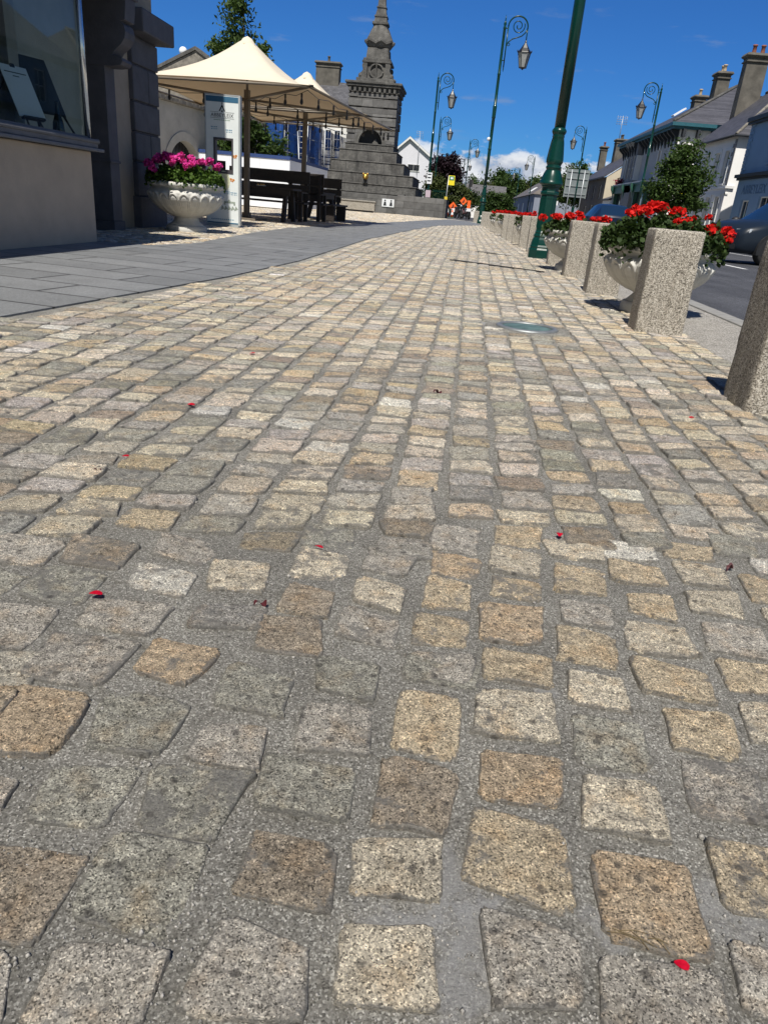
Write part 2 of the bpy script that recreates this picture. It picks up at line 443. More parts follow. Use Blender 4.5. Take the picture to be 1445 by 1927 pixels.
def m_fabric(name, col, trans=0.4):
    t = NT(name)
    c = t.ramp(t.noise(3, 5, 0.6), [(0.3, tuple(x * 0.93 for x in col)), (0.7, col)])
    nm = t.bump(t.noise(160, 2, 0.5), 0.15, 0.002)
    m = t.fin(c, 0.85, nm, spec=0.2)
    tr = t.n('ShaderNodeBsdfTranslucent'); tr.inputs[0].default_value = (col[0] * 0.9, col[1] * 0.72, col[2] * 0.48, 1)
    mx = t.n('ShaderNodeMixShader'); mx.inputs[0].default_value = trans
    t.l(t.b.outputs[0], mx.inputs[1]); t.l(tr.outputs[0], mx.inputs[2]); t.l(mx.outputs[0], t.out.inputs[0])
    return m

def m_slab():
    t = NT('grey_slab_paving')
    rot = t.n('ShaderNodeMapping'); rot.inputs['Rotation'].default_value = (0, 0, R_(8)); t.l(t.obj, rot.inputs[0])
    x = t.n('ShaderNodeTexBrick'); t.l(rot.outputs[0], x.inputs['Vector']); x.offset = 0.37
    x.inputs['Color1'].default_value = (0.150, 0.155, 0.156, 1); x.inputs['Color2'].default_value = (0.190, 0.196, 0.197, 1); x.inputs['Mortar'].default_value = (0.045, 0.045, 0.045, 1)
    x.inputs['Scale'].default_value = 1; x.inputs['Mortar Size'].default_value = 0.012; x.inputs['Brick Width'].default_value = 0.95; x.inputs['Row Height'].default_value = 0.40
    x.inputs['Mortar Smooth'].default_value = 0.1
    c = t.mix(1.0, x.outputs['Color'], t.ramp(t.noise(2.5, 6, 0.65), [(0.3, 0.86), (0.72, 1.14)]), 'MULTIPLY')
    g = t.n('ShaderNodeSeparateXYZ'); t.l(t.vor(300), g.inputs[0])
    c = t.mix(1.0, c, t.ramp(g.outputs[0], [(0.0, 0.75), (0.8, 1.05), (1.0, 1.7)]), 'MULTIPLY')
    gm = t.n('ShaderNodeTexVoronoi'); gm.inputs['Scale'].default_value = 2.6; t.l(t.obj, gm.inputs['Vector'])
    c = t.mix(t.ramp(gm.outputs['Distance'], [(0.0, 0.6), (0.035, 0.5), (0.05, 0.0)]), c, (0.045, 0.045, 0.045))
    c = t.mix(t.ramp(t.noise(1.1, 8, 0.75), [(0.55, 0.0), (0.7, 0.35)]), c, (0.24, 0.235, 0.22))
    nm = t.bump(x.outputs['Fac'], -0.7, 0.006)
    nm = t.bump(t.noise(180, 5, 0.7), 0.35, 0.003, nm)
    return t.fin(c, 0.62, nm, spec=0.45)

def m_asphalt(name, tone=1.0):
    t = NT(name)
    g = t.n('ShaderNodeSeparateXYZ'); t.l(t.vor(130), g.inputs[0])
    c = t.ramp(g.outputs[0], [(0.0, 0.03 * tone), (0.6, 0.06 * tone), (0.9, 0.09 * tone), (1.0, 0.16 * tone)])
    c = t.mix(1.0, c, (0.96, 0.98, 1.06), 'MULTIPLY')
    c = t.mix(1.0, c, t.ramp(t.noise(0.8, 8, 0.72), [(0.3, 0.7), (0.7, 1.4)]), 'MULTIPLY')
    st = t.n('ShaderNodeMapping'); st.inputs['Scale'].default_value = (1.6, 0.04, 1); t.l(t.obj, st.inputs[0])
    c = t.mix(1.0, c, t.ramp(t.noise(1.0, 4, 0.6, st.outputs[0]), [(0.35, 0.78), (0.65, 1.25)]), 'MULTIPLY')
    nm = t.bump(g.outputs[1], 0.6, 0.006)
    return t.fin(c, 0.75, nm, spec=0.4)

M = {}
M['sett'] = m_stone()
M['mortar'] = m_mortar()
M['agg'] = m_aggregate('exposed_aggregate', 1.05, 235, (1.03, 1.0, 0.95))
M['strip'] = m_aggregate('pale_concrete', 1.0, 240)
M['slab'] = m_slab()
M['asphalt'] = m_asphalt('asphalt')
M['asphalt_pale'] = m_asphalt('worn_asphalt', 3.0)
M['kerb'] = plain('kerb_stone', (0.24, 0.235, 0.22), 0.8, 0.2, 9, 0.4, 80)
M['white_line'] = plain('road_paint', (0.7, 0.7, 0.68), 0.7, 0.15, 12, 0.2)
M['soil'] = plain('far_ground', (0.09, 0.11, 0.05), 0.95, 0.4, 0.6, 0.3, 8)
M['green'] = plain('dark_green_paint', (0.002, 0.034, 0.026), 0.28, 0.1, 9, 0.04, 30, spec=0.35, coat=0.12)
M['black_metal'] = plain('black_metal', (0.012, 0.012, 0.013), 0.35, 0.1, 9)
M['lantern_glass'] = plain('frosted_lantern_glass', (0.27, 0.28, 0.28), 0.15, 0.1, 5)
M['white_stone'] = plain('cast_stone_white', (0.50, 0.49, 0.455), 0.7, 0.10, 10, 0.15, 140, dirt=0.22)
M['earth'] = plain('potting_soil', (0.035, 0.025, 0.018), 0.95, 0.3, 40, 0.8, 60)
M['leaf_ger'] = m_leaf('geranium_leaf', (0.010, 0.026, 0.007), (0.052, 0.085, 0.022), 0.5, 0.2, 14)
M['leaf_ger2'] = m_leaf('geranium_leaf_pale', (0.020, 0.050, 0.008), (0.095, 0.165, 0.026), 0.5, 0.25, 14)
M['petal_red'] = m_leaf('red_petal', (0.40, 0.003, 0.004), (0.78, 0.022, 0.014), 0.5, 0.2, 30)
M['petal_pink'] = m_leaf('pink_petal', (0.42, 0.006, 0.16), (0.90, 0.10, 0.48), 0.5, 0.2, 30)
M['petal_fallen'] = m_leaf('fallen_petal', (0.36, 0.0, 0.012), (0.62, 0.004, 0.03), 0.45, 0.2, 30)
M['petal_dry'] = plain('dried_petal', (0.06, 0.004, 0.008), 0.6, 0.3, 60)
M['steel'] = plain('brushed_steel', (0.22, 0.235, 0.24), 0.5, 0.2, 40, metal=0.5)
M['lens'] = plain('uplight_glass', (0.085, 0.135, 0.125), 0.5, 0.35, 14, spec=0.25)
M['grate'] = plain('cast_iron_grate', (0.045, 0.042, 0.038), 0.6, 0.2, 30, metal=0.4)
M['canvas'] = m_fabric('cream_canvas', (0.80, 0.735, 0.60), 0.24)
M['bronze'] = plain('bronze_pole', (0.15, 0.125, 0.095), 0.5, 0.1, 10)
M['darkwood'] = plain('dark_stained_timber', (0.022, 0.017, 0.015), 0.6, 0.35, 16, 0.25, 40)
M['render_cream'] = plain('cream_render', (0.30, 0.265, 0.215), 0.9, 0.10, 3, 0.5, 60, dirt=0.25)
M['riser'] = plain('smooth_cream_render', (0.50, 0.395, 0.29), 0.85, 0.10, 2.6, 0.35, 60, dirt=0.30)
M['bluestone'] = plain('dark_limestone', (0.070, 0.073, 0.088), 0.75, 0.2, 5, 0.4, 50)
M['sillstone'] = plain('sill_stone', (0.13, 0.13, 0.14), 0.6, 0.15, 7, 0.2, 60)
M['interior'] = plain('dim_interior', (0.05, 0.052, 0.05), 0.9, 0.2, 2)
M['glass'] = m_glass('shop_glass', (0.80, 0.93, 0.95), 0.02)
M['card'] = plain('white_card', (0.72, 0.74, 0.76), 0.7, 0.03, 5)
M['ink'] = plain('dark_ink', (0.01, 0.014, 0.018), 0.7, 0.05, 5)

# ================================================================== STRUCTURE: ground, road, paths
rng = np.random.default_rng(11)
random.seed(5)
def sheet(name, poly, z, mat, kind='structure'):
    mb = MB(); mb.poly([(x, y, z) for x, y in poly]); o = mb.build(name, mat, fix=False)
    me = o.data
    if me.polygons[0].normal.z < 0: me.flip_normals()
    return tag(o, kind=kind)
tag(sheet('ground', [(-900, -900), (900, -900), (900, 900), (-900, 900)], -0.22, M['soil']))
tag(sheet('road', [(2.20, -30), (11.2, -30), (11.2, 420), (-6, 420), (-5.5, 90), (-3.5, 60), (-0.5, 49.5), (1.45, 43), (1.9, 34), (2.2, 25)], -0.10, M['asphalt']))
sheet('side_road', [(-30, 62), (-4.4, 62), (-2.2, 53.2), (-30, 53.2)], -0.09, M['asphalt_pale'])
sheet('plaza_mortar', [(-40, -30), (2.10, -30), (2.10, 25), (1.75, 34), (1.3, 43), (-0.7, 49.4), (-40, 49.4)], 0.0, M['mortar'])
sheet('concrete_strip', [(1.46, -12), (2.08, -12), (2.08, 25), (1.73, 34), (1.25, 42.5), (0.75, 42.3), (1.12, 30), (1.3, 20), (1.46, 14)], 0.004, M['strip'])
kb = MB()
kl = [(2.10, -30), (2.10, 25), (1.75, 34), (1.3, 43), (-0.7, 49.4)]
for (ax, ay), (bx, by) in zip(kl, kl[1:]):
    L_ = int(max(1, round(math.hypot(bx - ax, by - ay) / 0.9))); d = Vector((bx - ax, by - ay, 0)); d.normalize(); nn = Vector((d.y, -d.x, 0))
    tot = math.hypot(bx - ax, by - ay)
    for i in range(L_):
        a0 = tot * i / L_ + 0.004; a1 = tot * (i + 1) / L_ - 0.004
        kb.obox((ax, ay, 0), d, (0, 0, 1), nn, a0, a1, -0.16, 0.012, 0.0, 0.15)
tag(kb.build('kerb', M['kerb'], bevel=0.008), kind='structure')
fk = MB()
fk.box(11.05, 11.2, -30, 400, -0.16, 0.03)
tag(fk.build('far_kerb', M['kerb'], bevel=0.01), kind='structure')
sheet('far_pavement', [(11.2, -30), (30, -30), (30, 400), (11.2, 400)], 0.02, M['strip'])
rm = MB()
for y in range(-4, 260, 6):
    rm.poly([(6.42, y - 2.2, -0.096), (6.54, y - 2.2, -0.096), (6.54, y - 0.2, -0.096), (6.42, y - 0.2, -0.096)])
rm.poly([(10.6, -10, -0.096), (10.7, -10, -0.096), (10.7, 300, -0.096), (10.6, 300, -0.096)])
tag(rm.build('road_marking', M['white_line']), kind='structure')
PL = [(-3.72, -8), (-3.72, 7.66), (-3.25, 7.75), (-3.06, 8.6), (-3.3, 12), (-3.4, 14.9), (-2.9, 22), (-1.74, 36.7), (-1.0, 45.5)]      # path, left side
PR = [(-2.95, -8), (-2.45, 0.8), (-2.02, 3.12), (-1.72, 5.6), (-1.60, 7.6), (-1.62, 13.5), (-1.30, 21), (-0.93, 28), (-0.1, 32.2), (0.6, 35), (1.0, 39), (0.3, 45.5)]
pm = MB(); pm.prism([(x, y, -0.02) for x, y in PL + PR[::-1]], (0, 0, 0.030)); tag(pm.build('slab_path', M['slab']), kind='structure')
def interp(P, y):
    for (xa, ya), (xb, yb) in zip(P, P[1:]):
        if ya <= y <= yb and yb > ya: return xa + (xb - xa) * (y - ya) / (yb - ya)
    return P[0][0] if y < P[0][1] else P[-1][0]

# ------------------------------------------------------------------ cobbles
TONE = {'T': (0.365, 0.305, 0.215), 'L': (0.395, 0.352, 0.275), 'O': (0.335, 0.266, 0.185), 'P': (0.300, 0.278, 0.240), 'G': (0.245, 0.236, 0.198),
        'D': (0.245, 0.208, 0.160), 'W': (0.44, 0.42, 0.37)}
TONE = {k: tuple(c * 1.44 for c in v) for k, v in TONE.items()}
NEAR = "P,-524,847,-397,847,-410,742,-517,747;O,-375,862,-277,847,-296,769,-376,784;L,-378,1120,-279,1140,-265,1030,-353,1025;O,-545,727,-408,716,-403,614,-477,604;G,-402,746,-284,734,-284,632,-371,640;G,-251,831,-160,810,-159,730,-248,739;G,-135,867,-45,867,-47,786,-124,799;P,-245,697,-170,704,-163,631,-250,637;P,-129,761,-46,767,-40,684,-127,677;G,-385,595,-293,609,-298,527,-379,523;G,-274,617,-167,620,-183,531,-262,533;G,-158,661,-53,654,-54,578,-150,583;D,-397,488,-298,487,-297,399,-359,397;G,-282,517,-185,521,-189,418,-281,428;D,-142,544,-58,538,-53,467,-144,476;L,-36,558,53,568,52,498,-32,494;P,-275,398,-181,406,-185,341,-273,334;P,-143,447,-63,428,-56,367,-154,361;L,-33,458,47,466,53,394,-29,388;P,-474,570,-416,569,-411,528,-457,527;P,-369,383,-313,385,-290,328,-339,324;T,-9,809,72,808,66,695,-12,704;L,102,838,203,847,196,755,93,749;T,110,946,209,940,202,868,108,874;G,-2,907,97,905,94,839,-6,849;D,-19,681,69,669,56,577,-21,580;O,101,716,198,719,187,641,99,639;T,92,620,182,613,183,508,77,529;P,95,492,181,480,175,414,104,406;O,216,581,311,582,309,477,213,487;L,224,696,305,698,305,611,212,618;G,226,814,315,805,308,723,221,721;L,236,915,309,907,311,837,230,841;T,339,976,444,953,438,878,336,890;T,359,853,445,853,431,766,350,772;P,358,757,446,750,427,661,345,662;T,347,620,427,620,422,541,339,536;P,204,465,303,461,301,412,196,397;P,330,498,401,494,397,432,324,433;T,478,999,577,996,573,928,474,920;L,476,892,575,897,557,816,462,807;P,-774,1114,-651,1117,-651,1032,-731,1024;D,-651,1156,-524,1137,-522,1052,-623,1053;G,-639,1035,-530,1027,-530,928,-632,937;P,-660,902,-548,902,-548,799,-631,799;W,-496,1083,-388,1063,-385,986,-482,1004;P,-504,945,-386,954,-394,869,-506,875;P,-497,1200,-382,1187,-389,1104,-485,1118;G,-740,1008,-652,992,-657,925,-736,934;L,-229,1206,-138,1192,-139,1104,-231,1100;D,-222,1076,-147,1063,-142,977,-225,985;D,-247,958,-150,964,-137,873,-229,871;P,-102,1244,-15,1228,-32,1148,-109,1160;P,13,1388,107,1387,101,1275,10,1286;O,18,1260,109,1250,98,1171,18,1182;L,-108,1132,-26,1106,-28,1018,-109,1045;T,14,1163,91,1142,86,1060,8,1050;P,-117,1017,-30,998,-31,916,-118,935;T,-2,1027,85,1020,77,947,0,937;P,-9,911,93,920,79,851,-5,854;G,-246,1332,-145,1325,-142,1233,-236,1231;L,138,1321,229,1309,218,1208,127,1214;T,133,1197,217,1180,210,1117,127,1119;O,106,1076,214,1091,197,982,105,971;L,243,1389,362,1378,352,1303,256,1308;W,372,1416,471,1395,466,1336,366,1338;T,501,1443,602,1431,589,1373,497,1369;T,260,1286,346,1267,335,1170,246,1164;T,366,1318,463,1305,459,1234,359,1230;L,504,1354,595,1331,581,1248,498,1262;P,248,1136,333,1131,324,1051,245,1057;T,379,1187,457,1200,444,1104,369,1122;L,491,1218,582,1231,571,1146,484,1149;G,619,1513,706,1509,692,1417,610,1412;T,234,1041,321,1026,310,940,223,944;L,353,1089,450,1083,448,996,345,995;P,492,1115,584,1114,572,1016,477,1030;T,621,1326,685,1306,663,1218,611,1215;T,149,1427,245,1435,232,1343,142,1335;L,614,1187,671,1176,680,1125,615,1127"
near = []
for q in NEAR.split(';'):
    p = q.split(','); c = [int(v) / 1000.0 for v in p[1:]]
    near.append((p[0], np.array(c).reshape(4, 2)))

def sett(quad, res, rings, h, rnd, rough):
    """a rounded granite block: irregular outline, bulging top, skirt; returns verts, quads"""
    c = quad.mean(0)
    # corners TL,TR,BR,BL -> bilinear frame
    ang = np.linspace(0, 2 * np.pi, res, endpoint=False)
    ca, sa = np.cos(ang), np.sin(ang)
    e = rnd.uniform(0.16, 0.30)
    u = np.sign(ca) * np.abs(ca) ** e; v = np.sign(sa) * np.abs(sa) ** e
    jit = 1 + rnd.normal(0, rough, res)
    jit = (jit + np.roll(jit, 1) * 0.7) / 1.7 + rnd.normal(0, 0.022) * np.cos(ang * 3 + rnd.uniform(0, 6)) + rnd.normal(0, 0.02) * np.cos(ang * 5 + rnd.uniform(0, 6))
    u = u * jit; v = v * jit
    def bil(u, v):
        a = (1 + u) / 2; b = (1 - v) / 2                # v=+1 is the far side
        return (quad[0][None] * ((1 - a) * (1 - b))[:, None] + quad[1][None] * (a * (1 - b))[:, None]
                + quad[2][None] * (a * b)[:, None] + quad[3][None] * ((1 - a) * b)[:, None])
    V = []
    tx, ty = rnd.normal(0, 0.030, 2); lump = 0.0006 if res > 30 else 0.0017
    size = np.linalg.norm(quad[0] - quad[2])
    ks = [(1.015, -0.012), (1.0, h * 0.72)]
    nw = 9; wl = rnd.uniform(0.012, 0.06, nw); wa = rnd.uniform(0, np.pi, nw); wa = np.where(rnd.random(nw) < 0.6, np.pi / 2 + rnd.normal(0, 0.35, nw), wa)
    kx = 2 * np.pi / wl * np.cos(wa); ky = 2 * np.pi / wl * np.sin(wa); ph = rnd.uniform(0, 6.28, nw); am = wl * rough * 0.42 * rnd.uniform(0.3, 1.2, nw)
    relief = lambda p: (np.sin(p[:, :1] * kx + p[:, 1:2] * ky + ph) * am).sum(1)
    for r in range(rings):
        f = 1 - (r + 0.35) / (rings + 0.15)
        if r == 0: f = 0.955
        ks.append((f, h * (1.0 + 0.06 * (1 - f))))
    for f, z in ks:
        p = bil(u * f, v * f)
        zz = np.full(res, z)
        if z > h * 0.5:
            zz = zz + rnd.normal(0, lump, res) * 0.5 + relief(p) + (p[:, 0] - c[0]) * tx + (p[:, 1] - c[1]) * ty
        V.append(np.column_stack([p, zz]))
    V.append(np.array([[c[0], c[1], h * 1.06 + relief(c[None])[0]]]))
    al = np.concatenate([np.full(res, (0.0, 0.0, 0.45)[k] if k < 3 else 1.0) for k in range(len(ks))] + [np.ones(1)]) * rnd.choice([1.1, 0.95, 0.75, 0.5], p=[0.5, 0.27, 0.15, 0.08])
    V = np.vstack(V)
    F = []
    for k in range(len(ks) - 1):
        for i in range(res):
            j = (i + 1) % res
            F.append((k * res + i, k * res + j, (k + 1) * res + j, (k + 1) * res + i))
    b = (len(ks) - 1) * res; ctr = len(ks) * res
    for i in range(0, res, 2):
        F.append((b + i, b + (i + 1) % res, b + (i + 2) % res, ctr))
    return V, np.array(F), al

CAMI = np.array(cam.matrix_world.inverted())
def to_px(x, y, z=0.0):
    p = CAMI @ np.array([x, y, z, 1.0])
    if p[2] >= -0.01: return None
    return 722.5 + 1347 * p[0] / -p[2], 963.5 - 1347 * p[1] / -p[2]

SV, SF, SC = [], [], []
nv = 0
def put(V, F, col, al=None):
    global nv
    SV.append(V); SF.append(F + nv); nv += len(V)
    SC.append(np.column_stack([np.tile(np.array(col), (len(V), 1)), np.ones(len(V)) if al is None else al]))
for t_, q in near:
    c = np.array(TONE[t_]) * rng.uniform(0.9, 1.1)
    q = q + (q - q.mean(0)) * 0.09
    V, F, al = sett(q, 52, 10, rng.uniform(0.0035, 0.0080), rng, 0.030)
    put(V, F, c, al)
covered = [q.mean(0) for _, q in near]
keys = list('TTTLLLPPPPGGGDLLO') + ['W']
def tone():
    k = keys[rng.integers(len(keys))]
    if k == 'W' and rng.random() < 0.6: k = 'L'
    return np.array(TONE[k]) * rng.uniform(0.86, 1.16) * np.array([1, rng.uniform(0.98, 1.02), rng.uniform(0.95, 1.07)])
X0S = [-0.485 + 0.125 * (i - 30) for i in range(60)]
def colx(x0, y):
    yy = min(y, 12.0) - 1.4
    return x0 * (1 + 0.0155 * yy) + (0.013 * yy if yy > 0 else 0) + 0.014 * math.sin(y * 0.55 + x0 * 2)
UP = (0.455, 4.42)
for x0 in X0S:
    y = -1.2 + rng.uniform(0, 0.1)
    while y < 36:
        ln = rng.choice([0.085, 0.095, 0.105, 0.118], p=[0.25, 0.35, 0.3, 0.1]) * rng.uniform(0.92, 1.08)
        if y > 14: ln *= 1.15
        yc = y + ln / 2
        xl = colx(x0, yc); xr = colx(x0 + 0.125, yc)
        y += ln
        xc = (xl + xr) / 2
        if xc < interp(PR, yc) + 0.055 or xc > (1.22 if yc < 16 else interp([(1.22, 16), (1.0, 25), (0.85, 36)], yc)) + 0.22: continue
        if xc > 1.44: continue
        if math.hypot(xc - UP[0], yc - UP[1]) < 0.235: continue
        if abs((yc - 9.6) + 0.58 * (xc - 0.48)) < 0.11 and -0.1 < xc < 1.06: continue
        if 1.14 < xc and any(abs(yc - by) < 0.2 for by in (2.9, 4.86, 7.17, 8.98, 10.98)): pass
        pp = to_px(xc, yc)
        if pp and pp[1] > 990:
            dm = min(np.hypot(c_[0] - xc, c_[1] - yc) for c_ in covered)
            if dm < (0.088 if pp[1] > 1120 else 0.070): continue
        g = rng.uniform(0.003, 0.009) + (0.003 if yc < 3 else 0); gy = rng.uniform(0.002, 0.006) + (0.003 if yc < 3 else 0)
        sk = 0.16 * (xr - xl)                                     # the cross joints run a little aslant
        j = lambda: rng.normal(0, 0.0045)
        q = np.array([[xl + g + j(), yc + ln / 2 - gy + j() - sk * 0.4], [xr - g + j(), yc + ln / 2 - gy + j() + sk * 0.4],
                      [xr - g + j(), yc - ln / 2 + gy + j() + sk * 0.4], [xl + g + j(), yc - ln / 2 + gy + j() - sk * 0.4]])
        if yc < 2.4: res, rg = 28, 6
        elif yc < 5: res, rg = 18, 4
        elif yc < 9: res, rg = 12, 2
        else: res, rg = 8, 1
        V, F, al = sett(q, res, rg, rng.uniform(0.004, 0.0105), rng, 0.030)
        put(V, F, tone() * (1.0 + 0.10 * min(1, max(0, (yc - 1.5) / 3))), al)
tag(np_mesh('cobbles', np.vstack(SV), np.vstack(SF), M['sett'], smooth=True, col=np.vstack(SC)), kind='structure')

# cobbles of the plaza under the umbrellas: simple blocks, seen at a flat angle
SV, SF, SC = [], [], []; nv = 0
y = 7.8
while y < 49:
    dy = 0.105 if y < 20 else 0.16
    x1 = interp(PL, y) - 0.03
    x = max(-11.0, -4.5 if y < 11.7 else -11.0)
    while x < x1 - 0.06:
        dx = rng.uniform(0.10, 0.15) * (1 if y < 20 else 1.5)
        g = 0.006
        h = rng.uniform(0.006, 0.014); j = rng.normal(0, 0.004, 8)
        a = np.array([[x + g, y + g], [x + dx - g, y + g], [x + dx - g, y + dy - g], [x + g, y + dy - g]]) + j.reshape(4, 2)
        c = a.mean(0)
        V = np.vstack([np.column_stack([a, np.full(4, -0.004)]), np.column_stack([c + (a - c) * 0.84, h + rng.normal(0, 0.0015, 4)])])
        F = np.array([(4, 5, 6, 7), (0, 1, 5, 4), (1, 2, 6, 5), (2, 3, 7, 6), (3, 0, 4, 7)])
        put(V, F, tone())
        x += dx
    y += dy
tag(np_mesh('plaza_cobbles', np.vstack(SV), np.vstack(SF), M['sett'], smooth=False, col=np.vstack(SC)), kind='structure')

# loose grit lying on the joints
gv, gf = [], []; n_ = 0
octv = np.array([(1, 0, 0), (-1, 0, 0), (0, 1, 0), (0, -1, 0), (0, 0, 1), (0, 0, -1)], float); octf = np.array([(0, 2, 4), (2, 1, 4), (1, 3, 4), (3, 0, 4), (2, 0, 5), (1, 2, 5), (3, 1, 5), (0, 3, 5)])
for i in range(11000):
    y_ = 0.25 + 2.6 * rng.random() ** 1.9; x_ = rng.uniform(-0.55, 0.6) * (0.5 + y_ * 0.75)
    s_ = rng.choice([0.0011, 0.0016, 0.0024, 0.0038], p=[0.40, 0.38, 0.20, 0.02]) * rng.uniform(0.8, 1.2)
    gv.append(octv * s_ * rng.uniform(0.7, 1.3, (1, 3)) + np.array([x_, y_, 0.0008 + s_ * 0.25])); gf.append(octf + n_); n_ += 6
tag(np_mesh('grit', np.vstack(gv), np.vstack(gf), plain('grit_stone', (0.24, 0.23, 0.21), 0.8, 0.85, 260), smooth=False), kind='stuff')

# ------------------------------------------------------------------ fallen petals
def petal(x, y, ang, s, label, mat, dry=False):
    mb = MB()
    n = 9; P = []
    for i in range(n):
        t = i / (n - 1); w = math.sin(math.pi * min(1, t * 0.86 + 0.05)) ** 0.7 * 0.36 * (0.75 + 0.5 * t)
        P.append((t, w))
    rows = []
    for t, w in P:
        for k in (-1, 0, 1):
            z = 0.18 * w * abs(k) + 0.07 * math.sin(t * 3.0) + (0.25 * math.sin(7 * t + k) if dry else 0)
            rows.append(((t - 0.5) * s, k * w * s * (0.6 if dry else 1), z * s))
    F = []
    for i in range(n - 1):
        for k in (0, 1): F.append((i * 3 + k, i * 3 + k + 1, (i + 1) * 3 + k + 1, (i + 1) * 3 + k))
    mb.add(rows, F, 0, True)
    o = mb.build('petal', mat); o.location = (x, y, 0.0095); o.rotation_euler = (R_(rng.uniform(-12, 12)), R_(rng.uniform(-10, 10)), ang)
    return tag(o, label, 'petal', 'fallen petals on the cobbles')
petal(-0.513, 0.953, 0.35, 0.020, 'bright red petal beside a long crack, farthest left of the large petals', M['petal_fallen'])
petal(-0.253, 0.985, 0.1, 0.021, 'shrivelled dark red blossom on grey mortar between two brown stones', M['petal_dry'], True)
petal(-0.200, 1.212, -0.3, 0.017, 'crimson petal on the back edge of a pale stone in the middle', M['petal_fallen'])
petal(0.279, 1.402, 1.4, 0.017, 'red petal standing upright on a joint right of centre', M['petal_fallen'])
petal(0.607, 1.336, 0.8, 0.024, 'dark withered petal beside a dead leaf at the right edge', M['petal_dry'], True)
petal(0.274, 0.463, -0.5, 0.013, 'crumpled red petal nearest the camera beside dry grass', M['petal_fallen'])
petal(-0.754, 2.065, 0.2, 0.022, 'small bright red petal on grey cobbles left of centre', M['petal_fallen'])
petal(-0.018, 2.553, 0.1, 0.030, 'dark maroon petal in mid ground near the picture centre', M['petal_dry'], True)
petal(-0.738, 1.572, 0.5, 0.018, 'little red petal above a darker one on the left cobbles', M['petal_fallen'])
petal(-0.757, 1.465, 0.0, 0.016, 'little dark petal just in front of a brighter red one', M['petal_dry'], True)
petal(0.884, 2.567, 0.3, 0.024, 'tiny red petal on tan cobbles left of the nearest bollard', M['petal_fallen'])
petal(-0.792, 2.891, 0.1, 0.024, 'faint red petal far left among distant cobbles', M['petal_fallen'])
mb = MB()
for i in range(7):
    x = 0.205 + rng.uniform(0, 0.05); y = 0.492 + rng.normal(0, 0.004); a = rng.normal(-0.35, 0.3); l_ = rng.uniform(0.012, 0.03)
    mb.tube([(x, y, 0.006), (x + l_ * .5 * math.cos(a), y + l_ * .5 * math.sin(a), 0.009), (x + l_ * math.cos(a), y + l_ * math.sin(a), 0.006)], 0.0005, 4)
tag(mb.build('dry_grass', plain('straw', (0.16, 0.12, 0.06), 0.8, 0.3, 60)), 'wisp of dry straw lying in the joint beside the nearest petal', 'grass')

# ------------------------------------------------------------------ in-ground light and drains
t = thing('uplight', 'round glass in-ground light with steel ring set into the cobbles', 'light', (UP[0], UP[1], 0))
MB().lathe([(0.150, 0.006), (0.150, 0.016), (0.172, 0.017), (0.184, 0.012), (0.186, -0.02), (0.150, -0.02), (0.150, 0.006)], 40, caps=False).build('ring', M['steel'], t)
MB().lathe([(0.150, -0.02), (0.150, 0.009), (0.11, 0.013), (0.05, 0.0145), (0.003, 0.015)], 40).build('lens', M['lens'], t)
mb = MB(); mb.lathe([(0.25, 0.0), (0.248, 0.006), (0.187, 0.007), (0.187, 0.0)], 32, caps=False)
o = mb.build('mortar_collar', M['mortar'], t)
def drain(name_lab, a, b, wd):
    a = Vector((*a, 0)); b = Vector((*b, 0)); d = (b - a); ln = d.length; d.normalize(); n_ = Vector((-d.y, d.x, 0))
    t = thing('drain', name_lab, 'drain', a, world=True)
    fr = MB(); fr.obox(a, d, n_, (0, 0, 1), -0.02, ln + 0.02, -wd / 2, -wd / 2 + 0.018, -0.03, 0.013); fr.obox(a, d, n_, (0, 0, 1), -0.02, ln + 0.02, wd / 2 - 0.018, wd / 2, -0.03, 0.013)
    fr.build('frame', M['grate'], t)
    g = MB(); k = int(ln / 0.022)
    g.obox(a, d, n_, (0, 0, 1), 0, ln, -wd / 2 + 0.018, wd / 2 - 0.018, -0.03, 0.0015)
    for i in range(k):
        g.obox(a, d, n_, (0, 0, 1), i * ln / k + 0.003, i * ln / k + 0.013, -wd / 2 + 0.019, wd / 2 - 0.019, 0.002, 0.011)
    g.build('grating', M['grate'], t)
drain('long dark slotted drain crossing the cobbles beside the lamp post', (-0.06, 9.92), (1.02, 9.28), 0.10)
drain('short dark drain farther up the cobbles behind the long one', (0.30, 12.55), (0.80, 12.25), 0.10)

# ------------------------------------------------------------------ bollards
def make_bollard(seed):
    mb = MB(); mb.frustum(0, 0, -0.05, 0.612, 0.147, 0.144, 0.144, 0.141)
    o = mb.build('bollard', M['agg'], bevel=0.012)
    bm = bmesh.new(); bm.from_mesh(o.data)
    for _ in range(4): bmesh.ops.subdivide_edges(bm, edges=[e for e in bm.edges if e.calc_length() > 0.03], cuts=1, use_grid_fill=True)
    bm.normal_update()
    from mathutils import noise as mnoise
    for v in bm.verts:
        ed = max(abs(v.co.x), abs(v.co.y)) > 0.12 and (min(abs(v.co.x), abs(v.co.y)) > 0.12 or v.co.z > 0.59)
        a = mnoise.noise(v.co * 22 + Vector((seed, 0, 0))) * 0.0022 + (min(0, mnoise.noise(v.co * 34 + Vector((0, seed, 0))) - 0.12) * 0.010 if ed else 0)
        v.co += v.normal * a
    for f in bm.faces: f.smooth = True
    bm.to_mesh(o.data); bm.free()
    return o
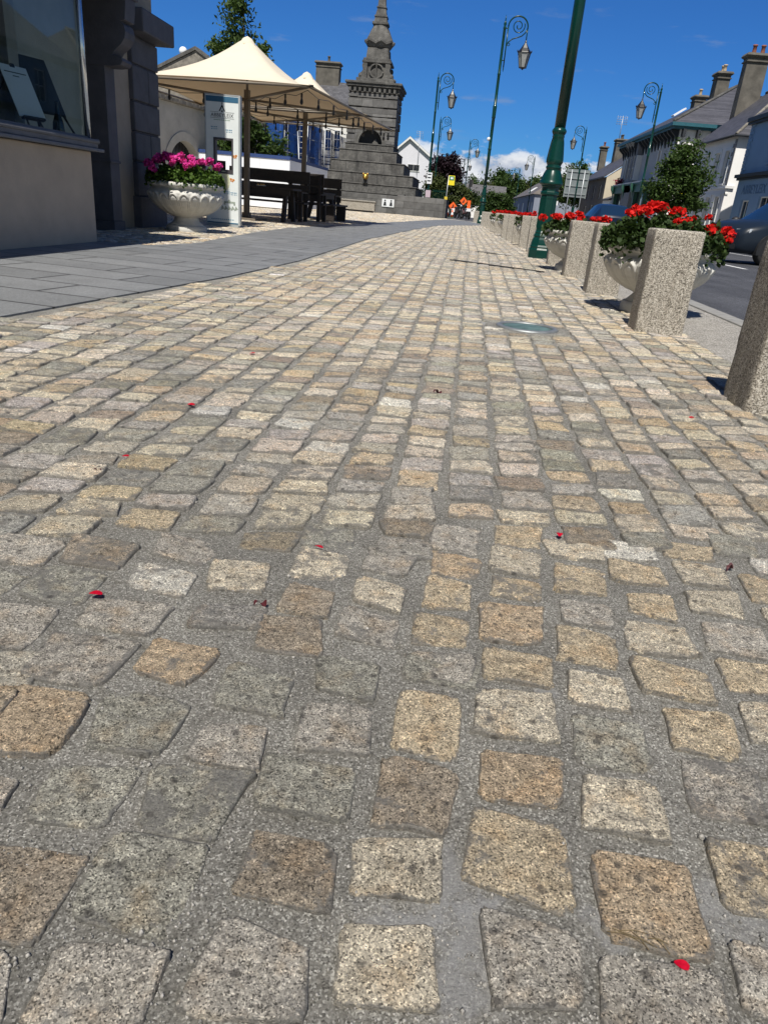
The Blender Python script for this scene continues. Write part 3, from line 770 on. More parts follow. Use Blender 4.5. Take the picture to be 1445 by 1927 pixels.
BL = [(1.14, 2.76, 'nearest granite bollard, cut off by the right edge of the picture'),
      (1.155, 4.72, 'granite bollard in front of the nearest red geranium planter'),
      (1.21, 7.03, 'granite bollard just behind the nearest stone planter'),
      (1.235, 8.86, 'granite bollard partly behind the one next to the nearest planter'),
      (1.26, 10.86, 'granite bollard right beside the base of the nearest lamp post'),
      (1.23, 14.1, 'granite bollard directly behind the nearest lamp post'),
      (1.21, 15.87, 'granite bollard second beyond the nearest lamp post'),
      (1.16, 17.5, 'weathered brownish bollard third beyond the nearest lamp post'),
      (1.12, 19.1, 'granite bollard fourth beyond the nearest lamp post'),
      (1.08, 20.8, 'granite bollard fifth beyond the nearest lamp post, before a dark gap'),
      (1.03, 24.6, 'granite bollard just past the dark gap in the far row'),
      (1.02, 27.8, 'slim looking far bollard, fourth before the second lamp post'),
      (0.98, 31.2, 'far bollard third before the second lamp post'),
      (0.94, 34.4, 'far bollard second before the second lamp post'),
      (0.90, 37.4, 'far bollard next to the second lamp post, on its near side'),
      (0.62, 44.5, 'last granite bollard of the row, beyond the second lamp post')]
B3 = [make_bollard(s) for s in (1, 5, 9)]
b0 = B3[0]
ang = R_(-2.5)
for i, (x, y, lab) in enumerate(BL):
    o = B3[i] if i < 3 else B3[i % 3].copy()
    if i >= 3: COL.objects.link(o)
    dx = 0.141 * math.cos(ang) - 0.141 * math.sin(ang); dy = 0.141 * math.sin(ang) + 0.141 * math.cos(ang)
    o.location = (x + dx, y + dy, 0); o.rotation_euler = (0, 0, ang + R_(rng.uniform(-1.0, 1.0)))
    tag(o, lab, 'bollard', 'granite bollards along the kerb')

# ------------------------------------------------------------------ planters with geraniums
def bowl_mesh(Rm, H, lobes=20):
    """cast stone bowl with a rim and a ring of raised U-shaped lobes"""
    prof = [(0.34, 0.30), (0.40, 0.315), (0.50, 0.345), (0.66, 0.42), (0.82, 0.52), (0.92, 0.62), (0.965, 0.70), (0.975, 0.76), (0.955, 0.795), (0.90, 0.815), (0.885, 0.84), (0.90, 0.865), (0.985, 0.885), (1.0, 0.91), (1.0, 0.945), (0.98, 0.965), (0.93, 0.97), (0.90, 0.955), (0.88, 0.90), (0.86, 0.84)]
    # refine
    pr = []
    for (r0, z0), (r1, z1) in zip(prof, prof[1:]):
        k = 7 if z0 < 0.80 and z1 <= 0.80 else 1
        for i in range(k): pr.append((r0 + (r1 - r0) * i / k, z0 + (z1 - z0) * i / k))
    pr.append(prof[-1])
    n = lobes * 18
    V = []; F = []
    for r, z in pr:
        for i in range(n):
            a = 2 * math.pi * i / n
            u = ((i / 18.0) % 1.0) * 2 - 1
            d = 0
            if 0.31 < z < 0.80:
                w = 0.80
                vt = (z - 0.33) / 0.46
                vv = max(0.0, vt - 0.62) / 0.36
                dist = math.hypot(u, vv * 1.05) - w
                ridge = math.exp(-(dist / 0.16) ** 2)
                inner = 1.0 if dist < -0.15 else 0.0
                dist2 = math.hypot(u, vv * 1.2) - 0.50
                d = 0.046 * ridge + 0.034 * (1.0 if dist2 < 0 else max(0.0, 1 - dist2 / 0.14))
                d *= min(1.0, (z - 0.31) / 0.1)
            elif 0.86 < z < 0.98 and r > 0.95:
                d = 0.016 * math.sin(a * lobes * 1.0) + 0.008 * math.sin(a * lobes * 2.3)
            V.append((Rm * (r + d) * math.cos(a), Rm * (r + d) * math.sin(a), H * z))
    m_ = len(pr)
    for j in range(m_ - 1):
        for i in range(n):
            k = (i + 1) % n
            F.append((j * n + i, j * n + k, (j + 1) * n + k, (j + 1) * n + i))
    return V, F
def make_planter(name, label, loc, Rm, H, group, lobes=20):
    t = thing(name, label, 'planter', loc, group=group)
    V, F = bowl_mesh(Rm, H, lobes)
    mb = MB(); mb.add(V, F, 0, True); mb.build('bowl', M['white_stone'], t)
    mb = MB(); s = Rm * 0.52
    mb.lathe([(s * 0.92, 0.085), (s * 0.84, 0.10), (s * 0.66, 0.14), (s * 0.60, 0.20), (s * 0.70, H * 0.30), (s * 0.80, H * 0.33)], 36)
    mb.lathe([(s * 1.0, -0.02), (s * 1.04, 0.0), (s * 1.04, 0.06), (s * 0.98, 0.085), (s * 0.90, 0.085)], 36)
    mb.build('pedestal', M['white_stone'], t)
    MB().lathe([(Rm * 0.87, H * 0.86), (Rm * 0.5, H * 0.89), (0.01, H * 0.90)], 24).build('soil', M['earth'], t)
    return t

def leaf_cloud(name, C, size, mat, parent, kind='round', seed=0, up=0.3):
    """one small bent blade or disc per centre, random tilt"""
    r = np.random.default_rng(seed); n = len(C)
    nrm = r.normal(0, 1, (n, 3)); nrm[:, 2] = np.abs(nrm[:, 2]) + up
    nrm /= np.linalg.norm(nrm, axis=1)[:, None]
    a = np.cross(nrm, r.normal(0, 1, (n, 3))); a /= np.linalg.norm(a, axis=1)[:, None]
    b = np.cross(nrm, a)
    s = (size * r.uniform(0.65, 1.25, n))[:, None]
    if kind == 'round':
        k = 6; ang = np.arange(k) * 2 * np.pi / k
        V = np.zeros((n, k + 1, 3)); V[:, 0] = C - nrm * s * 0.18
        for i, t in enumerate(ang):
            V[:, i + 1] = C + (a * math.cos(t) + b * math.sin(t)) * s * r.uniform(0.85, 1.1, (n, 1)) + nrm * s * r.uniform(-0.12, 0.2, (n, 1))
        base = (np.arange(n) * (k + 1))[:, None]
        F = np.vstack([np.hstack([base, base + 1 + i, base + 1 + (i + 1) % k]) for i in range(k)])
    else:
        V = np.zeros((n, 4, 3))
        V[:, 0] = C - a * s; V[:, 1] = C - b * s * 0.48 + nrm * s * 0.12; V[:, 2] = C + a * s; V[:, 3] = C + b * s * 0.48 + nrm * s * 0.12
        base = (np.arange(n) * 4)[:, None]
        F = np.hstack([base, base + 1, base + 2, base + 3])
    return np_mesh(name, V.reshape(-1, 3), F, mat, parent, smooth=False)

def head_mesh(mat, r=0.05, n=46, seed=1):
    g = np.random.default_rng(seed)
    P = []
    for i in range(n):
        v = g.normal(0, 1, 3); v[2] = abs(v[2]) * 0.9 - 0.25; v /= np.linalg.norm(v)
        P.append(v * r * g.uniform(0.72, 1.0))
    o = leaf_cloud('flower_head', np.array(P), r * 0.40, mat, None, 'round', seed, 0.2)
    return o
HEADS = {}
def geranium(label, loc, Rm, H, heads, petal_key, leafmat, n_leaf, seed, spread=1.0, hh=0.23, leaf=0.030, group=None, hr=0.05):
    t = thing('geranium_plant', label, 'flowers', loc, group=group)
    g = np.random.default_rng(seed)
    th = g.uniform(0, 2 * np.pi, n_leaf); rr = np.sqrt(g.random(n_leaf)) * Rm * 1.06 * spread
    top = hh * np.sqrt(np.maximum(0.06, 1 - (rr / (Rm * 1.22 * spread)) ** 2))
    zz = H * 0.93 + top * (0.15 + 0.85 * g.random(n_leaf) ** 0.5) + g.normal(0, 0.014, n_leaf)
    lumps = 0.85 + 0.3 * np.sin(th * 5 + seed) * np.sin(rr * 22)
    zz = H * 0.93 + (zz - H * 0.93) * lumps
    # some trail over the rim
    over = rr > Rm * 0.98
    zz[over] -= g.uniform(-0.02, 0.10, over.sum())
    C = np.column_stack([rr * np.cos(th), rr * np.sin(th), zz])
    leaf_cloud('foliage', C, leaf, leafmat, t, 'round', seed)
    if petal_key not in HEADS:
        HEADS[petal_key] = [head_mesh(M[petal_key], 0.05, 46, s_) for s_ in (3, 4, 5)]
        for h_ in HEADS[petal_key]: COL.objects.unlink(h_)
    for i, (hx, hy, hz, sc) in enumerate(heads):
        o = HEADS[petal_key][i % 3].copy(); COL.objects.link(o); o.parent = t
        o.location = (hx, hy, hz); o.scale = (sc * hr / 0.05,) * 3; o.rotation_euler = (g.uniform(-0.4, 0.4), g.uniform(-0.4, 0.4), g.uniform(0, 6.28))
    return t
PG = 'white stone planters along the kerb'; GG = 'red geraniums in the kerb planters'
def rand_heads(seed, n, Rm, H, hh):
    g = np.random.default_rng(seed); out = []
    while len(out) < n:
        a = g.uniform(0, 6.28); r = math.sqrt(g.random()) * Rm * 1.1
        z = H * 0.95 + hh * (0.85 + 0.25 * g.random()) * math.sqrt(max(0.15, 1 - (r / (Rm * 1.35)) ** 2)) + 0.02
        p = (r * math.cos(a), r * math.sin(a), z, g.uniform(0.75, 1.15))
        if all(math.hypot(p[0] - q[0], p[1] - q[1]) > 0.07 for q in out): out.append(p)
    return out
# nearest planter: heads placed as in the photograph
P1 = (1.50, 5.87, 0)
H1 = [(-0.30, -0.10, 0.685, 0.9), (-0.21, -0.16, 0.71, 1.1), (-0.235, 0.06, 0.72, 0.9), (-0.13, -0.05, 0.735, 1.15), (-0.05, 0.02, 0.74, 1.05), (-0.10, 0.14, 0.75, 1.0), (0.06, 0.05, 0.715, 1.1), (0.11, 0.12, 0.725, 0.9), (0.04, -0.13, 0.655, 0.85),
      (0.10, -0.16, 0.65, 0.9), (0.17, 0.0, 0.665, 1.0), (0.27, -0.10, 0.62, 1.1), (0.33, -0.04, 0.63, 0.9), (0.40, -0.10, 0.615, 1.15), (0.45, -0.02, 0.605, 0.95), (0.38, -0.20, 0.56, 0.9), (0.30, 0.06, 0.71, 0.6)]
pl = make_planter('stone_planter', 'white carved bowl planter behind the second bollard, nearest on the right', P1, 0.40, 0.50, PG)
geranium('full bush of scarlet geraniums nearest the camera, above the second bollard', P1, 0.40, 0.50, H1, 'petal_red', M['leaf_ger'], 5600, 21, 1.07, 0.235, 0.017, GG, 0.042)
KP = [((1.46, 9.87, 0), 'white bowl planter just before the nearest lamp post', 'red geraniums just right of the nearest lamp post base', 11, 22, 700),
      ((1.56, 16.7, 0), 'white bowl planter second beyond the nearest lamp post', 'red geraniums just left of the nearest lamp post base', 12, 23, 450),
      ((1.42, 22.7, 0), 'white bowl planter standing in the dark gap of the bollard row', 'wide band of red geraniums farther along the kerb', 14, 24, 350),
      ((1.34, 26.3, 0), 'small far white bowl planter near the end of the row', 'farthest clump of red geraniums, nearest the second lamp post', 12, 25, 300)]
for loc, la, lb, nh, sd, nl in KP:
    c = dup_at(pl, loc, R_(17 * sd), la)
    geranium(lb, loc, 0.42, 0.50, rand_heads(sd, nh + 4, 0.42, 0.50, 0.17), 'petal_red', M['leaf_ger'], nl * 2, sd, 1.0, 0.15, 0.024, GG, 0.044)
# planter by the shop corner with pink geraniums
P0 = (-3.97, 10.9, 0)
make_planter('stone_planter', 'large white carved bowl planter on a pedestal by the shop corner', P0, 0.53, 0.67, PG, 22)
HP = []
g_ = np.random.default_rng(8)
for i in range(30):
    a = g_.uniform(-3.4, 0.5); r = g_.uniform(0.2, 0.58)
    HP.append((r * math.cos(a), r * math.sin(a) * 0.9, 0.70 + 0.30 * math.sqrt(max(0.05, 1 - (r / 0.60) ** 2)) * g_.uniform(0.75, 1.12), g_.uniform(0.8, 1.2)))
geranium('bushy pink geraniums in the white planter by the shop corner', P0, 0.53, 0.67, HP, 'petal_pink', M['leaf_ger2'], 3000, 31, 0.98, 0.27, 0.022, None, 0.050)

# ------------------------------------------------------------------ street lamps
LH = 9.45
def make_lamp(label):
    t = thing('street_lamp', label, 'street lamp', (0, 0, 0), group='green cast iron street lamps')
    mb = MB()
    mb.lathe([(0.205, -0.02), (0.205, 0.13), (0.190, 0.155), (0.195, 0.175), (0.182, 0.20), (0.178, 0.23), (0.165, 0.28), (0.150, 0.315), (0.158, 0.335), (0.146, 0.36), (0.138, 0.375)], 8, phase=0.5, sm=False)
    mb.lathe([(0.138, 0.37), (0.144, 0.385), (0.130, 0.41), (0.130, 0.93), (0.150, 0.945), (0.150, 0.975), (0.138, 0.99), (0.138, 1.04), (0.155, 1.055), (0.155, 1.075)], 8, phase=0.5, sm=False)
    # raised panel borders on the eight faces
    for k in range(8):
        a = 2 * math.pi * k / 8
        O = Vector((math.cos(a), math.sin(a), 0)) * (0.130 * math.cos(math.pi / 8)); U = Vector((-math.sin(a), math.cos(a), 0)); Nn = Vector((math.cos(a), math.sin(a), 0))
        w = 0.036
        for (u0, u1, v0, v1) in ((-w, -w + 0.008, 0.45, 0.89), (w - 0.008, w, 0.45, 0.89), (-w, w, 0.45, 0.458), (-w, w, 0.882, 0.89)):
            mb.obox(O, U, (0, 0, 1), Nn, u0, u1, v0, v1, -0.001, 0.005)
    mb.build('pedestal', M['green'], t)
    mb = MB(); n = 32; V = []; F = []
    prof = [(0.150, 1.07), (0.178, 1.085), (0.180, 1.105), (0.168, 1.125), (0.160, 1.15), (0.148, 1.19), (0.130, 1.24), (0.112, 1.275), (0.104, 1.295), (0.116, 1.31), (0.120, 1.33), (0.104, 1.35), (0.112, 1.37), (0.128, 1.40), (0.122, 1.44), (0.112, 1.53), (0.096, 1.66), (0.086, 1.735), (0.094, 1.75), (0.086, 1.765), (0.096, 1.785), (0.108, 1.81), (0.108, 1.83), (0.092, 1.855), (0.068, 1.88)]
    for j, (r, z) in enumerate(prof):
        for i in range(n):
            a = 2 * math.pi * i / n
            d = 0.006 * (1 if (i % 2) else -1) if (1.12 < z < 1.28 or 1.41 < z < 1.72) else 0
            V.append(((r + d) * math.cos(a), (r + d) * math.sin(a), z))
    for j in range(len(prof) - 1):
        for i in range(n):
            k = (i + 1) % n; F.append((j * n + i, j * n + k, (j + 1) * n + k, (j + 1) * n + i))
    mb.add(V, F, 0, True)
    mb.build('ornate_collar', M['green'], t)
    mb = MB()
    mb.lathe([(0.082, 1.86), (0.080, 3.5), (0.082, 3.55), (0.094, 3.56), (0.094, 3.62), (0.080, 3.64), (0.078, 5.0), (0.098, 5.02), (0.092, 5.10), (0.100, 5.5), (0.100, 5.56), (0.074, 5.58), (0.070, 6.9), (0.082, 6.92), (0.082, 6.98), (0.068, 7.0), (0.064, 8.85), (0.075, 8.87), (0.075, 8.93), (0.045, 8.98), (0.075, 9.07), (0.05, 9.15), (0.024, 9.2), (0.03, 9.25), (0.006, LH)], 16)
    mb.build('pole', M['green'], t)
    mb = MB()
    bx = 0.17
    mb.tube([(bx, 0, 7.25), (bx, 0, 9.0)], 0.034, 6)
    for z in (7.55, 8.9): mb.tube([(0, 0, z), (bx + 0.02, 0, z)], 0.025, 6)
    mb.lathe([(0.004, 7.05), (0.02, 7.12), (0.028, 7.2), (0.016, 7.27)], 8, (bx, 0, 0))
    cx_, R0 = bx + 0.47, 0.47
    mb.tube([(cx_ + R0 * math.cos(a), 0, 8.98 + R0 * 0.95 * math.sin(a)) for a in np.linspace(math.pi, -0.12, 22)], 0.038, 6)
    sp = []
    for a in np.linspace(0, 1, 46):
        th = math.pi * 0.15 - a * math.pi * 3.3; r = 0.27 * (1 - a) ** 0.8 + 0.045
        sp.append((cx_ + 0.02 + r * math.cos(th), 0, 9.02 + r * math.sin(th)))
    mb.tube(sp, 0.024, 5)
    mb.tube([(bx, 0, 8.15), (bx + 0.07, 0, 8.32), (bx + 0.26, 0, 8.47), (bx + 0.50, 0, 8.55), (bx + 0.70, 0, 8.62), (bx + 0.85, 0, 8.76), (bx + 0.93, 0, 8.92)], 0.028, 5)
    mb.tube([(bx + 0.02, 0, 8.24), (bx + 0.10, 0, 8.17), (bx + 0.17, 0, 8.22), (bx + 0.14, 0, 8.30), (bx + 0.07, 0, 8.28)], 0.022, 5)
    lx = bx + 0.94
    mb.tube([(lx, 0, 8.95), (lx, 0, 8.36)], 0.03, 6)
    mb.build('bracket', M['green'], t)
    la = MB()
    for (r, z) in ((0,0),): pass
    prof = [(0.03, 8.44), (0.055, 8.40), (0.04, 8.36), (0.10, 8.27), (0.20, 8.12), (0.335, 7.955), (0.345, 7.93), (0.31, 7.92)]
    la.lathe(prof, 6, (lx, 0, 0), sm=False)
    for k in range(6):
        a = 2 * math.pi * k / 6
        la.tube([(lx + 0.31 * math.cos(a), 0.31 * math.sin(a), 7.93), (lx + 0.175 * math.cos(a), 0.175 * math.sin(a), 7.30)], 0.014, 5)
        la.lathe([(0.003, 8.06), (0.03, 8.02), (0.02, 7.95)], 6, (lx + 0.34 * math.cos(a), 0.34 * math.sin(a), 0))
    la.lathe([(0.19, 7.31), (0.19, 7.28), (0.06, 7.25), (0.02, 7.20)], 6, (lx, 0, 0), sm=False)
    lo = la.build('lantern', M['black_metal'], t)
    gl = MB(); gl.lathe([(0.165, 7.31), (0.295, 7.92)], 6, (lx, 0, 0), sm=False)
    gl.build('glass', M['lantern_glass'], lo)
    return t
lamp = make_lamp('nearest green lamp post, rising out of the top of the picture')
lamp.location = (1.30, 12.42, 0)
LB = [((0.98, 41.8, 0), 0, 'tall green lamp post with small white camera on its pole, second on the left kerb'),
      ((-2.85, 59.3, 0), 0, 'green lamp post standing behind the monument wall, taller of the pair there'),
      ((-3.46, 85.9, 0), 0, 'green lamp post just right of the taller one behind the monument wall'),
      ((-0.13, 109.2, 0), 0, 'distant green lamp post beside the dark purple tree'),
      ((-0.85, 146.5, 0), 0, 'most distant lamp post on the left, partly hidden by the one beside the purple tree'),
      ((12.24, 56.9, 0), math.pi, 'green lamp post on the far pavement in front of the grey house'),
      ((11.55, 84.5, 0), math.pi, 'green lamp post in front of the back of the large road sign'),
      ((10.39, 129.5, 0), math.pi, 'distant right-hand lamp post in front of the low grey roofs'),
      ((10.61, 165.2, 0), math.pi, 'faint lamp post at the far end of the street against the round trees')]
for loc, rz, lab in LB:
    c = dup_at(lamp, loc, rz, lab)
    if loc[1] == 41.8:
        mb = MB(); mb.sphere((-0.12, -0.06, 4.05), 0.085, 12, 8); mb.tube([(0, 0, 4.12), (-0.12, -0.06, 4.12)], 0.02, 6)
        mb.build('dome_camera', M['card'], c)

# ------------------------------------------------------------------ wall helpers
def facade(mb, O, U, Nn, Wd, Ht, holes, depth=0.14, mi=0):
    """upright wall sheet with real window openings and reveals"""
    O, U, Nn = Vector(O), Vector(U), Vector(Nn); V = Vector((0, 0, 1))
    us = sorted({0, Wd, *[h[0] for h in holes], *[h[1] for h in holes]}); vs_ = sorted({0, Ht, *[h[2] for h in holes], *[h[3] for h in holes]})
    P = lambda u, v, n=0: O + U * u + V * v + Nn * n
    for i in range(len(us) - 1):
        for j in range(len(vs_) - 1):
            uc = (us[i] + us[i + 1]) / 2; vc = (vs_[j] + vs_[j + 1]) / 2
            if any(h[0] < uc < h[1] and h[2] < vc < h[3] for h in holes): continue
            mb.poly([P(us[i], vs_[j]), P(us[i + 1], vs_[j]), P(us[i + 1], vs_[j + 1]), P(us[i], vs_[j + 1])], mi)
    for a, b, c, d in holes:
        for (p, q) in (((a, c), (a, d)), ((a, d), (b, d)), ((b, d), (b, c)), ((b, c), (a, c))):
            mb.poly([P(*p), P(*q), P(*q, -depth), P(*p, -depth)], mi)
def window(parent, O, U, Nn, h, depth=0.14, mat=None, glass=None, bars=1, sash=True, sill=None, name='window'):
    O, U, Nn = Vector(O), Vector(U), Vector(Nn); V = Vector((0, 0, 1)); a, b, c, d = h
    fr = MB(); w = 0.055
    for (u0, u1, v0, v1) in ((a, a + w, c, d), (b - w, b, c, d), (a + w, b - w, c, c + w), (a + w, b - w, d - w, d)):
        fr.obox(O, U, V, Nn, u0, u1, v0, v1, -depth + 0.002, -depth + 0.062)
    if sash: fr.obox(O, U, V, Nn, a + w, b - w, (c + d) / 2 - 0.03, (c + d) / 2 + 0.03, -depth + 0.01, -depth + 0.072)
    for k in range(1, bars + 1):
        x = a + (b - a) * k / (bars + 1)
        fr.obox(O, U, V, Nn, x - 0.015, x + 0.015, c + w, d - w, -depth + 0.006, -depth + 0.045)
    f = fr.build(name, mat or M['win_white'], parent)
    g = MB(); g.poly([O + U * u + V * v + Nn * (-depth + 0.02) for u, v in ((a + w * .5, c + w * .5), (b - w * .5, c + w * .5), (b - w * .5, d - w * .5), (a + w * .5, d - w * .5))])
    g.build('pane', glass or M['dark_glass'], f, fix=False)
    if sill:
        s_ = MB(); s_.obox(O, U, V, Nn, a - 0.08, b + 0.08, c - 0.10, c - 0.003, -depth * 0.4, 0.07); s_.build('sill', sill, f)
    return f
M['win_white'] = plain('white_frame_paint', (0.70, 0.70, 0.68), 0.5, 0.05, 8)
t_ = NT('dark_window_glass'); M['dark_glass'] = t_.fin((0.012, 0.016, 0.022), 0.06, None, 0, 0.6)
M['glass_blue'] = NT('car_glass').fin((0.008, 0.022, 0.05), 0.04, None, 0, 0.7)

# ------------------------------------------------------------------ shop at the left
WX = -4.72                                    # main wall face
shop = thing('shop_building', 'cream corner shop with projecting glass window and dark stone trim, in shade', 'shop', (WX, 5, 0), world=True)
mb = MB()
mb.box(-12, WX, -14, 11.755, -0.1, 6.3)
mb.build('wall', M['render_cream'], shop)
mb = MB(); mb.box(-12.1, WX + 0.34, -14.1, 11.9, 6.3, 6.5); mb.box(-12.1, WX + 0.28, -14.1, 11.85, 6.13, 6.298)
mb.build('eaves', M['bluestone'], shop)
mb = MB(); mb.prism([(-12.1, -14.1, 6.5), (WX + 0.3, -14.1, 6.5), (-8.4, -14.1, 8.6)], (0, 25.8, 0)); mb.build('roof', m_slate('shop_slate'), shop)
# projecting shop window: riser, sill, glass corner, fascia
RX, RY = -3.74, 7.63
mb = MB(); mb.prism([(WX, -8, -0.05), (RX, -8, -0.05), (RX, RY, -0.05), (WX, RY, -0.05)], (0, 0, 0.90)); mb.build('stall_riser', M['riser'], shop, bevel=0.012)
mb = MB(); mb.box(WX, RX + 0.065, -8.05, RY + 0.16, 0.853, 0.883); mb.box(WX, RX + 0.035, -8.05, RY + 0.09, 0.886, 0.955)
mb.tube([(RX + 0.03, -8, 0.945), (RX + 0.03, RY + 0.09, 0.945)], 0.022, 8)
mb.build('sill', M['sillstone'], shop, bevel=0.006)
gx, gy = RX - 0.04, RY + 0.03
fw = MB()
fw.box(gx - 0.03, gx + 0.01, -8, gy, 0.957, 0.985); fw.box(WX, gx, gy - 0.03, gy + 0.01, 0.957, 0.985)
fw.box(gx - 0.012, gx + 0.012, 5.62, 5.66, 0.985, 2.6)
fw.build('window_frame', M['sillstone'], shop)
cp = MB(); cp.tube([(gx + 0.004, gy + 0.004, 0.96), (gx + 0.004, gy + 0.004, 2.62)], 0.028, 12); cp.build('corner_post', plain('polished_corner', (0.62, 0.66, 0.70), 0.16, 0.05, 9, metal=0.9), shop)
pane = MB(); pane.poly([(gx - 0.006, -8, 0.985), (gx - 0.006, 5.62, 0.985), (gx - 0.006, 5.62, 2.6), (gx - 0.006, -8, 2.6)]); pane.build('pane', M['glass'], shop, fix=False)
pane = MB(); pane.poly([(gx - 0.006, 5.66, 0.985), (gx - 0.006, gy - 0.02, 0.985), (gx - 0.006, gy - 0.02, 2.6), (gx - 0.006, 5.66, 2.6)]); pane.build('pane', M['glass'], shop, fix=False)
pane = MB(); pane.poly([(gx - 0.02, gy - 0.01, 0.985), (WX + 0.02, gy - 0.01, 0.985), (WX + 0.02, gy - 0.01, 2.6), (gx - 0.02, gy - 0.01, 2.6)]); pane.build('pane', M['glass'], shop, fix=False)
fa = MB(); fa.box(WX, RX + 0.12, -8.05, RY - 0.02, 2.60, 3.05); fa.box(WX, RX + 0.24, -8.05, RY + 0.02, 3.053, 3.18); fa.build('fascia', M['bluestone'], shop)
ib = MB(); ib.box(WX + 0.003, WX + 0.02, -7.9, 7.55, 0.96, 2.59); ib.build('window_back', plain('shop_back_board', (0.34, 0.36, 0.34), 0.9, 0.4, 1.1), shop)
pc = MB()
for yy in (6.35, 6.95): pc.box(-4.25, -4.10, yy, yy + 0.16, 0.958, 2.59)
pc.build('inner_pillar', M['render_cream'], shop)
# pilaster with scroll bracket, corner pier of rusticated blocks
pb = MB(); pb.box(WX - 0.02, -4.45, 9.57, 9.83, 0.12, 1.92); pb.box(WX - 0.02, -4.43, 9.54, 9.86, -0.02, 0.118); pb.box(WX - 0.02, -4.435, 9.555, 9.845, 0.80, 0.83)
pb.build('pilaster', M['bluestone'], shop, bevel=0.006)
prof = [(-4.142, 2.559), (-4.149, 2.451), (-4.163, 2.33), (-4.222, 2.316), (-4.179, 2.276), (-4.164, 2.214), (-4.175, 2.15), (-4.224, 2.082), (-4.307, 2.018), (-4.343, 1.967), (-4.278, 1.96), (-4.227, 1.942), (-4.216, 1.91), (-4.245, 1.869), (-4.345, 1.852)]
prof = prof + [(WX, prof[-1][1]), (WX, prof[0][1])]
cb = MB(); cb.prism([(x, 9.56, z) for x, z in prof], (0, 0.27, 0)); cb.build('scroll_bracket', M['bluestone'], shop, bevel=0.004)
fb = MB(); fb.box(WX, -4.12, 8.6, 9.88, prof[0][1] + 0.003, prof[0][1] + 0.2); fb.build('bracket_cap', M['bluestone'], shop, bevel=0.01)
qb = MB(); z = -0.02; k = 0
PX, P0y, P1y = -4.655, 10.86, 11.76
for z0, z1 in [(0.42, 0.86), (0.885, 1.24), (1.265, 1.62), (1.645, 2.06), (2.085, 2.40)]:
    if k % 2 == 0:
        qb.box(WX - 0.35, PX, P0y, P1y, z0, z1)
    else:
        yj = P0y + 0.52
        qb.box(WX - 0.35, PX, P0y, yj, z0, z1); qb.box(WX - 0.35, PX, yj + 0.012, P1y, z0, z1)
    qb.box(WX - 0.34, PX - 0.02, P0y + 0.01, P1y - 0.01, z1 + 0.001, z1 + 0.024)
    k += 1
qb.box(WX - 0.36, PX + 0.05, P0y - 0.05, P1y + 0.03, -0.02, 0.418)
qb.build('corner_pier', M['bluestone'], shop, bevel=0.014)
qc = MB(); qc.box(WX - 0.3, -4.44, 10.76, 11.88, 2.428, 2.70); qc.build('pier_cap', M['bluestone'], shop, bevel=0.02)
# easels inside the shop window
t = thing('display_easel', 'easel with blank white card leaning inside the shop window', 'easel', (-4.0, 6.75, 0.958), world=True)
mb = MB()
O = Vector((-3.96, 6.80, 1.06)); U = Vector((0.12, 0.42, 0)).normalized(); Nn = Vector((0.88, -0.2514, 0.42)).normalized(); Vv = Nn.cross(U).normalized()
if Vv.z < 0: Vv = -Vv
mb.obox(O, U, Vv, Nn, -0.01, 0.29, 0.0, 0.44, 0, 0.006); mb.build('card', M['card'], t)
mb = MB()
for i, (u0, u1, v) in enumerate(((0.02, 0.26, 0.375), (0.10, 0.17, 0.345))): mb.obox(O, U, Vv, Nn, u0, u1, v, v + 0.008, 0.0065, 0.0075)
mb.build('lettering', M['ink'], t)
mb = MB(); mb.obox(O, U, Vv, Nn, 0.11, 0.16, 0.425, 0.455, -0.004, 0.012); mb.build('clip', M['ink'], t)
mb = MB(); mb.tube([O + U * 0.06 - Vv * 0.1, O + U * 0.10 + Vv * 0.42 - Nn * 0.012], 0.009, 6); mb.tube([O + U * 0.22 - Vv * 0.1, O + U * 0.16 + Vv * 0.42 - Nn * 0.012], 0.009, 6); mb.tube([(-4.35, 6.8, 0.958), O + U * 0.13 + Vv * 0.42 - Nn * 0.012], 0.008, 6); mb.obox(O, U, Vv, Nn, 0.02, 0.26, -0.02, -0.001, -0.01, 0.03)
mb.build('legs', M['darkwood'], t)
t = thing('display_easel', 'easel holding a dark glass board inside the shop window, next to the corner post', 'easel', (-4.0, 7.1, 0.958), world=True)
mb = MB(); O = Vector((-3.98, 7.20, 1.0))
mb.obox(O, U, Vv, Nn, -0.02, 0.36, 0.14, 0.66, 0, 0.006); mb.build('board', plain('dark_board', (0.03, 0.035, 0.035), 0.25, 0.3, 5), t)
mb = MB(); mb.tube([O - U * 0.05 - Vv * 0.04, O + U * 0.13 + Vv * 0.62 - Nn * 0.014], 0.011, 6); mb.tube([O + U * 0.40 - Vv * 0.04, O + U * 0.2 + Vv * 0.62 - Nn * 0.014], 0.011, 6); mb.tube([(-4.4, 7.3, 0.958), O + U * 0.17 + Vv * 0.6 - Nn * 0.014], 0.011, 6)
mb.build('legs', M['darkwood'], t)
t = tag(MB().lathe([(0.004, 0.0), (0.05, 0.002), (0.055, 0.02), (0.05, 0.10), (0.02, 0.19), (0.016, 0.27), (0.02, 0.28)], 16).build('wine_bottle', plain('bottle_glass', (0.008, 0.014, 0.01), 0.08, 0.1, 5)), 'dark bottle standing in front of the dark easel in the shop window', 'bottle')
t.location = (-3.88, 7.30, 0.958)

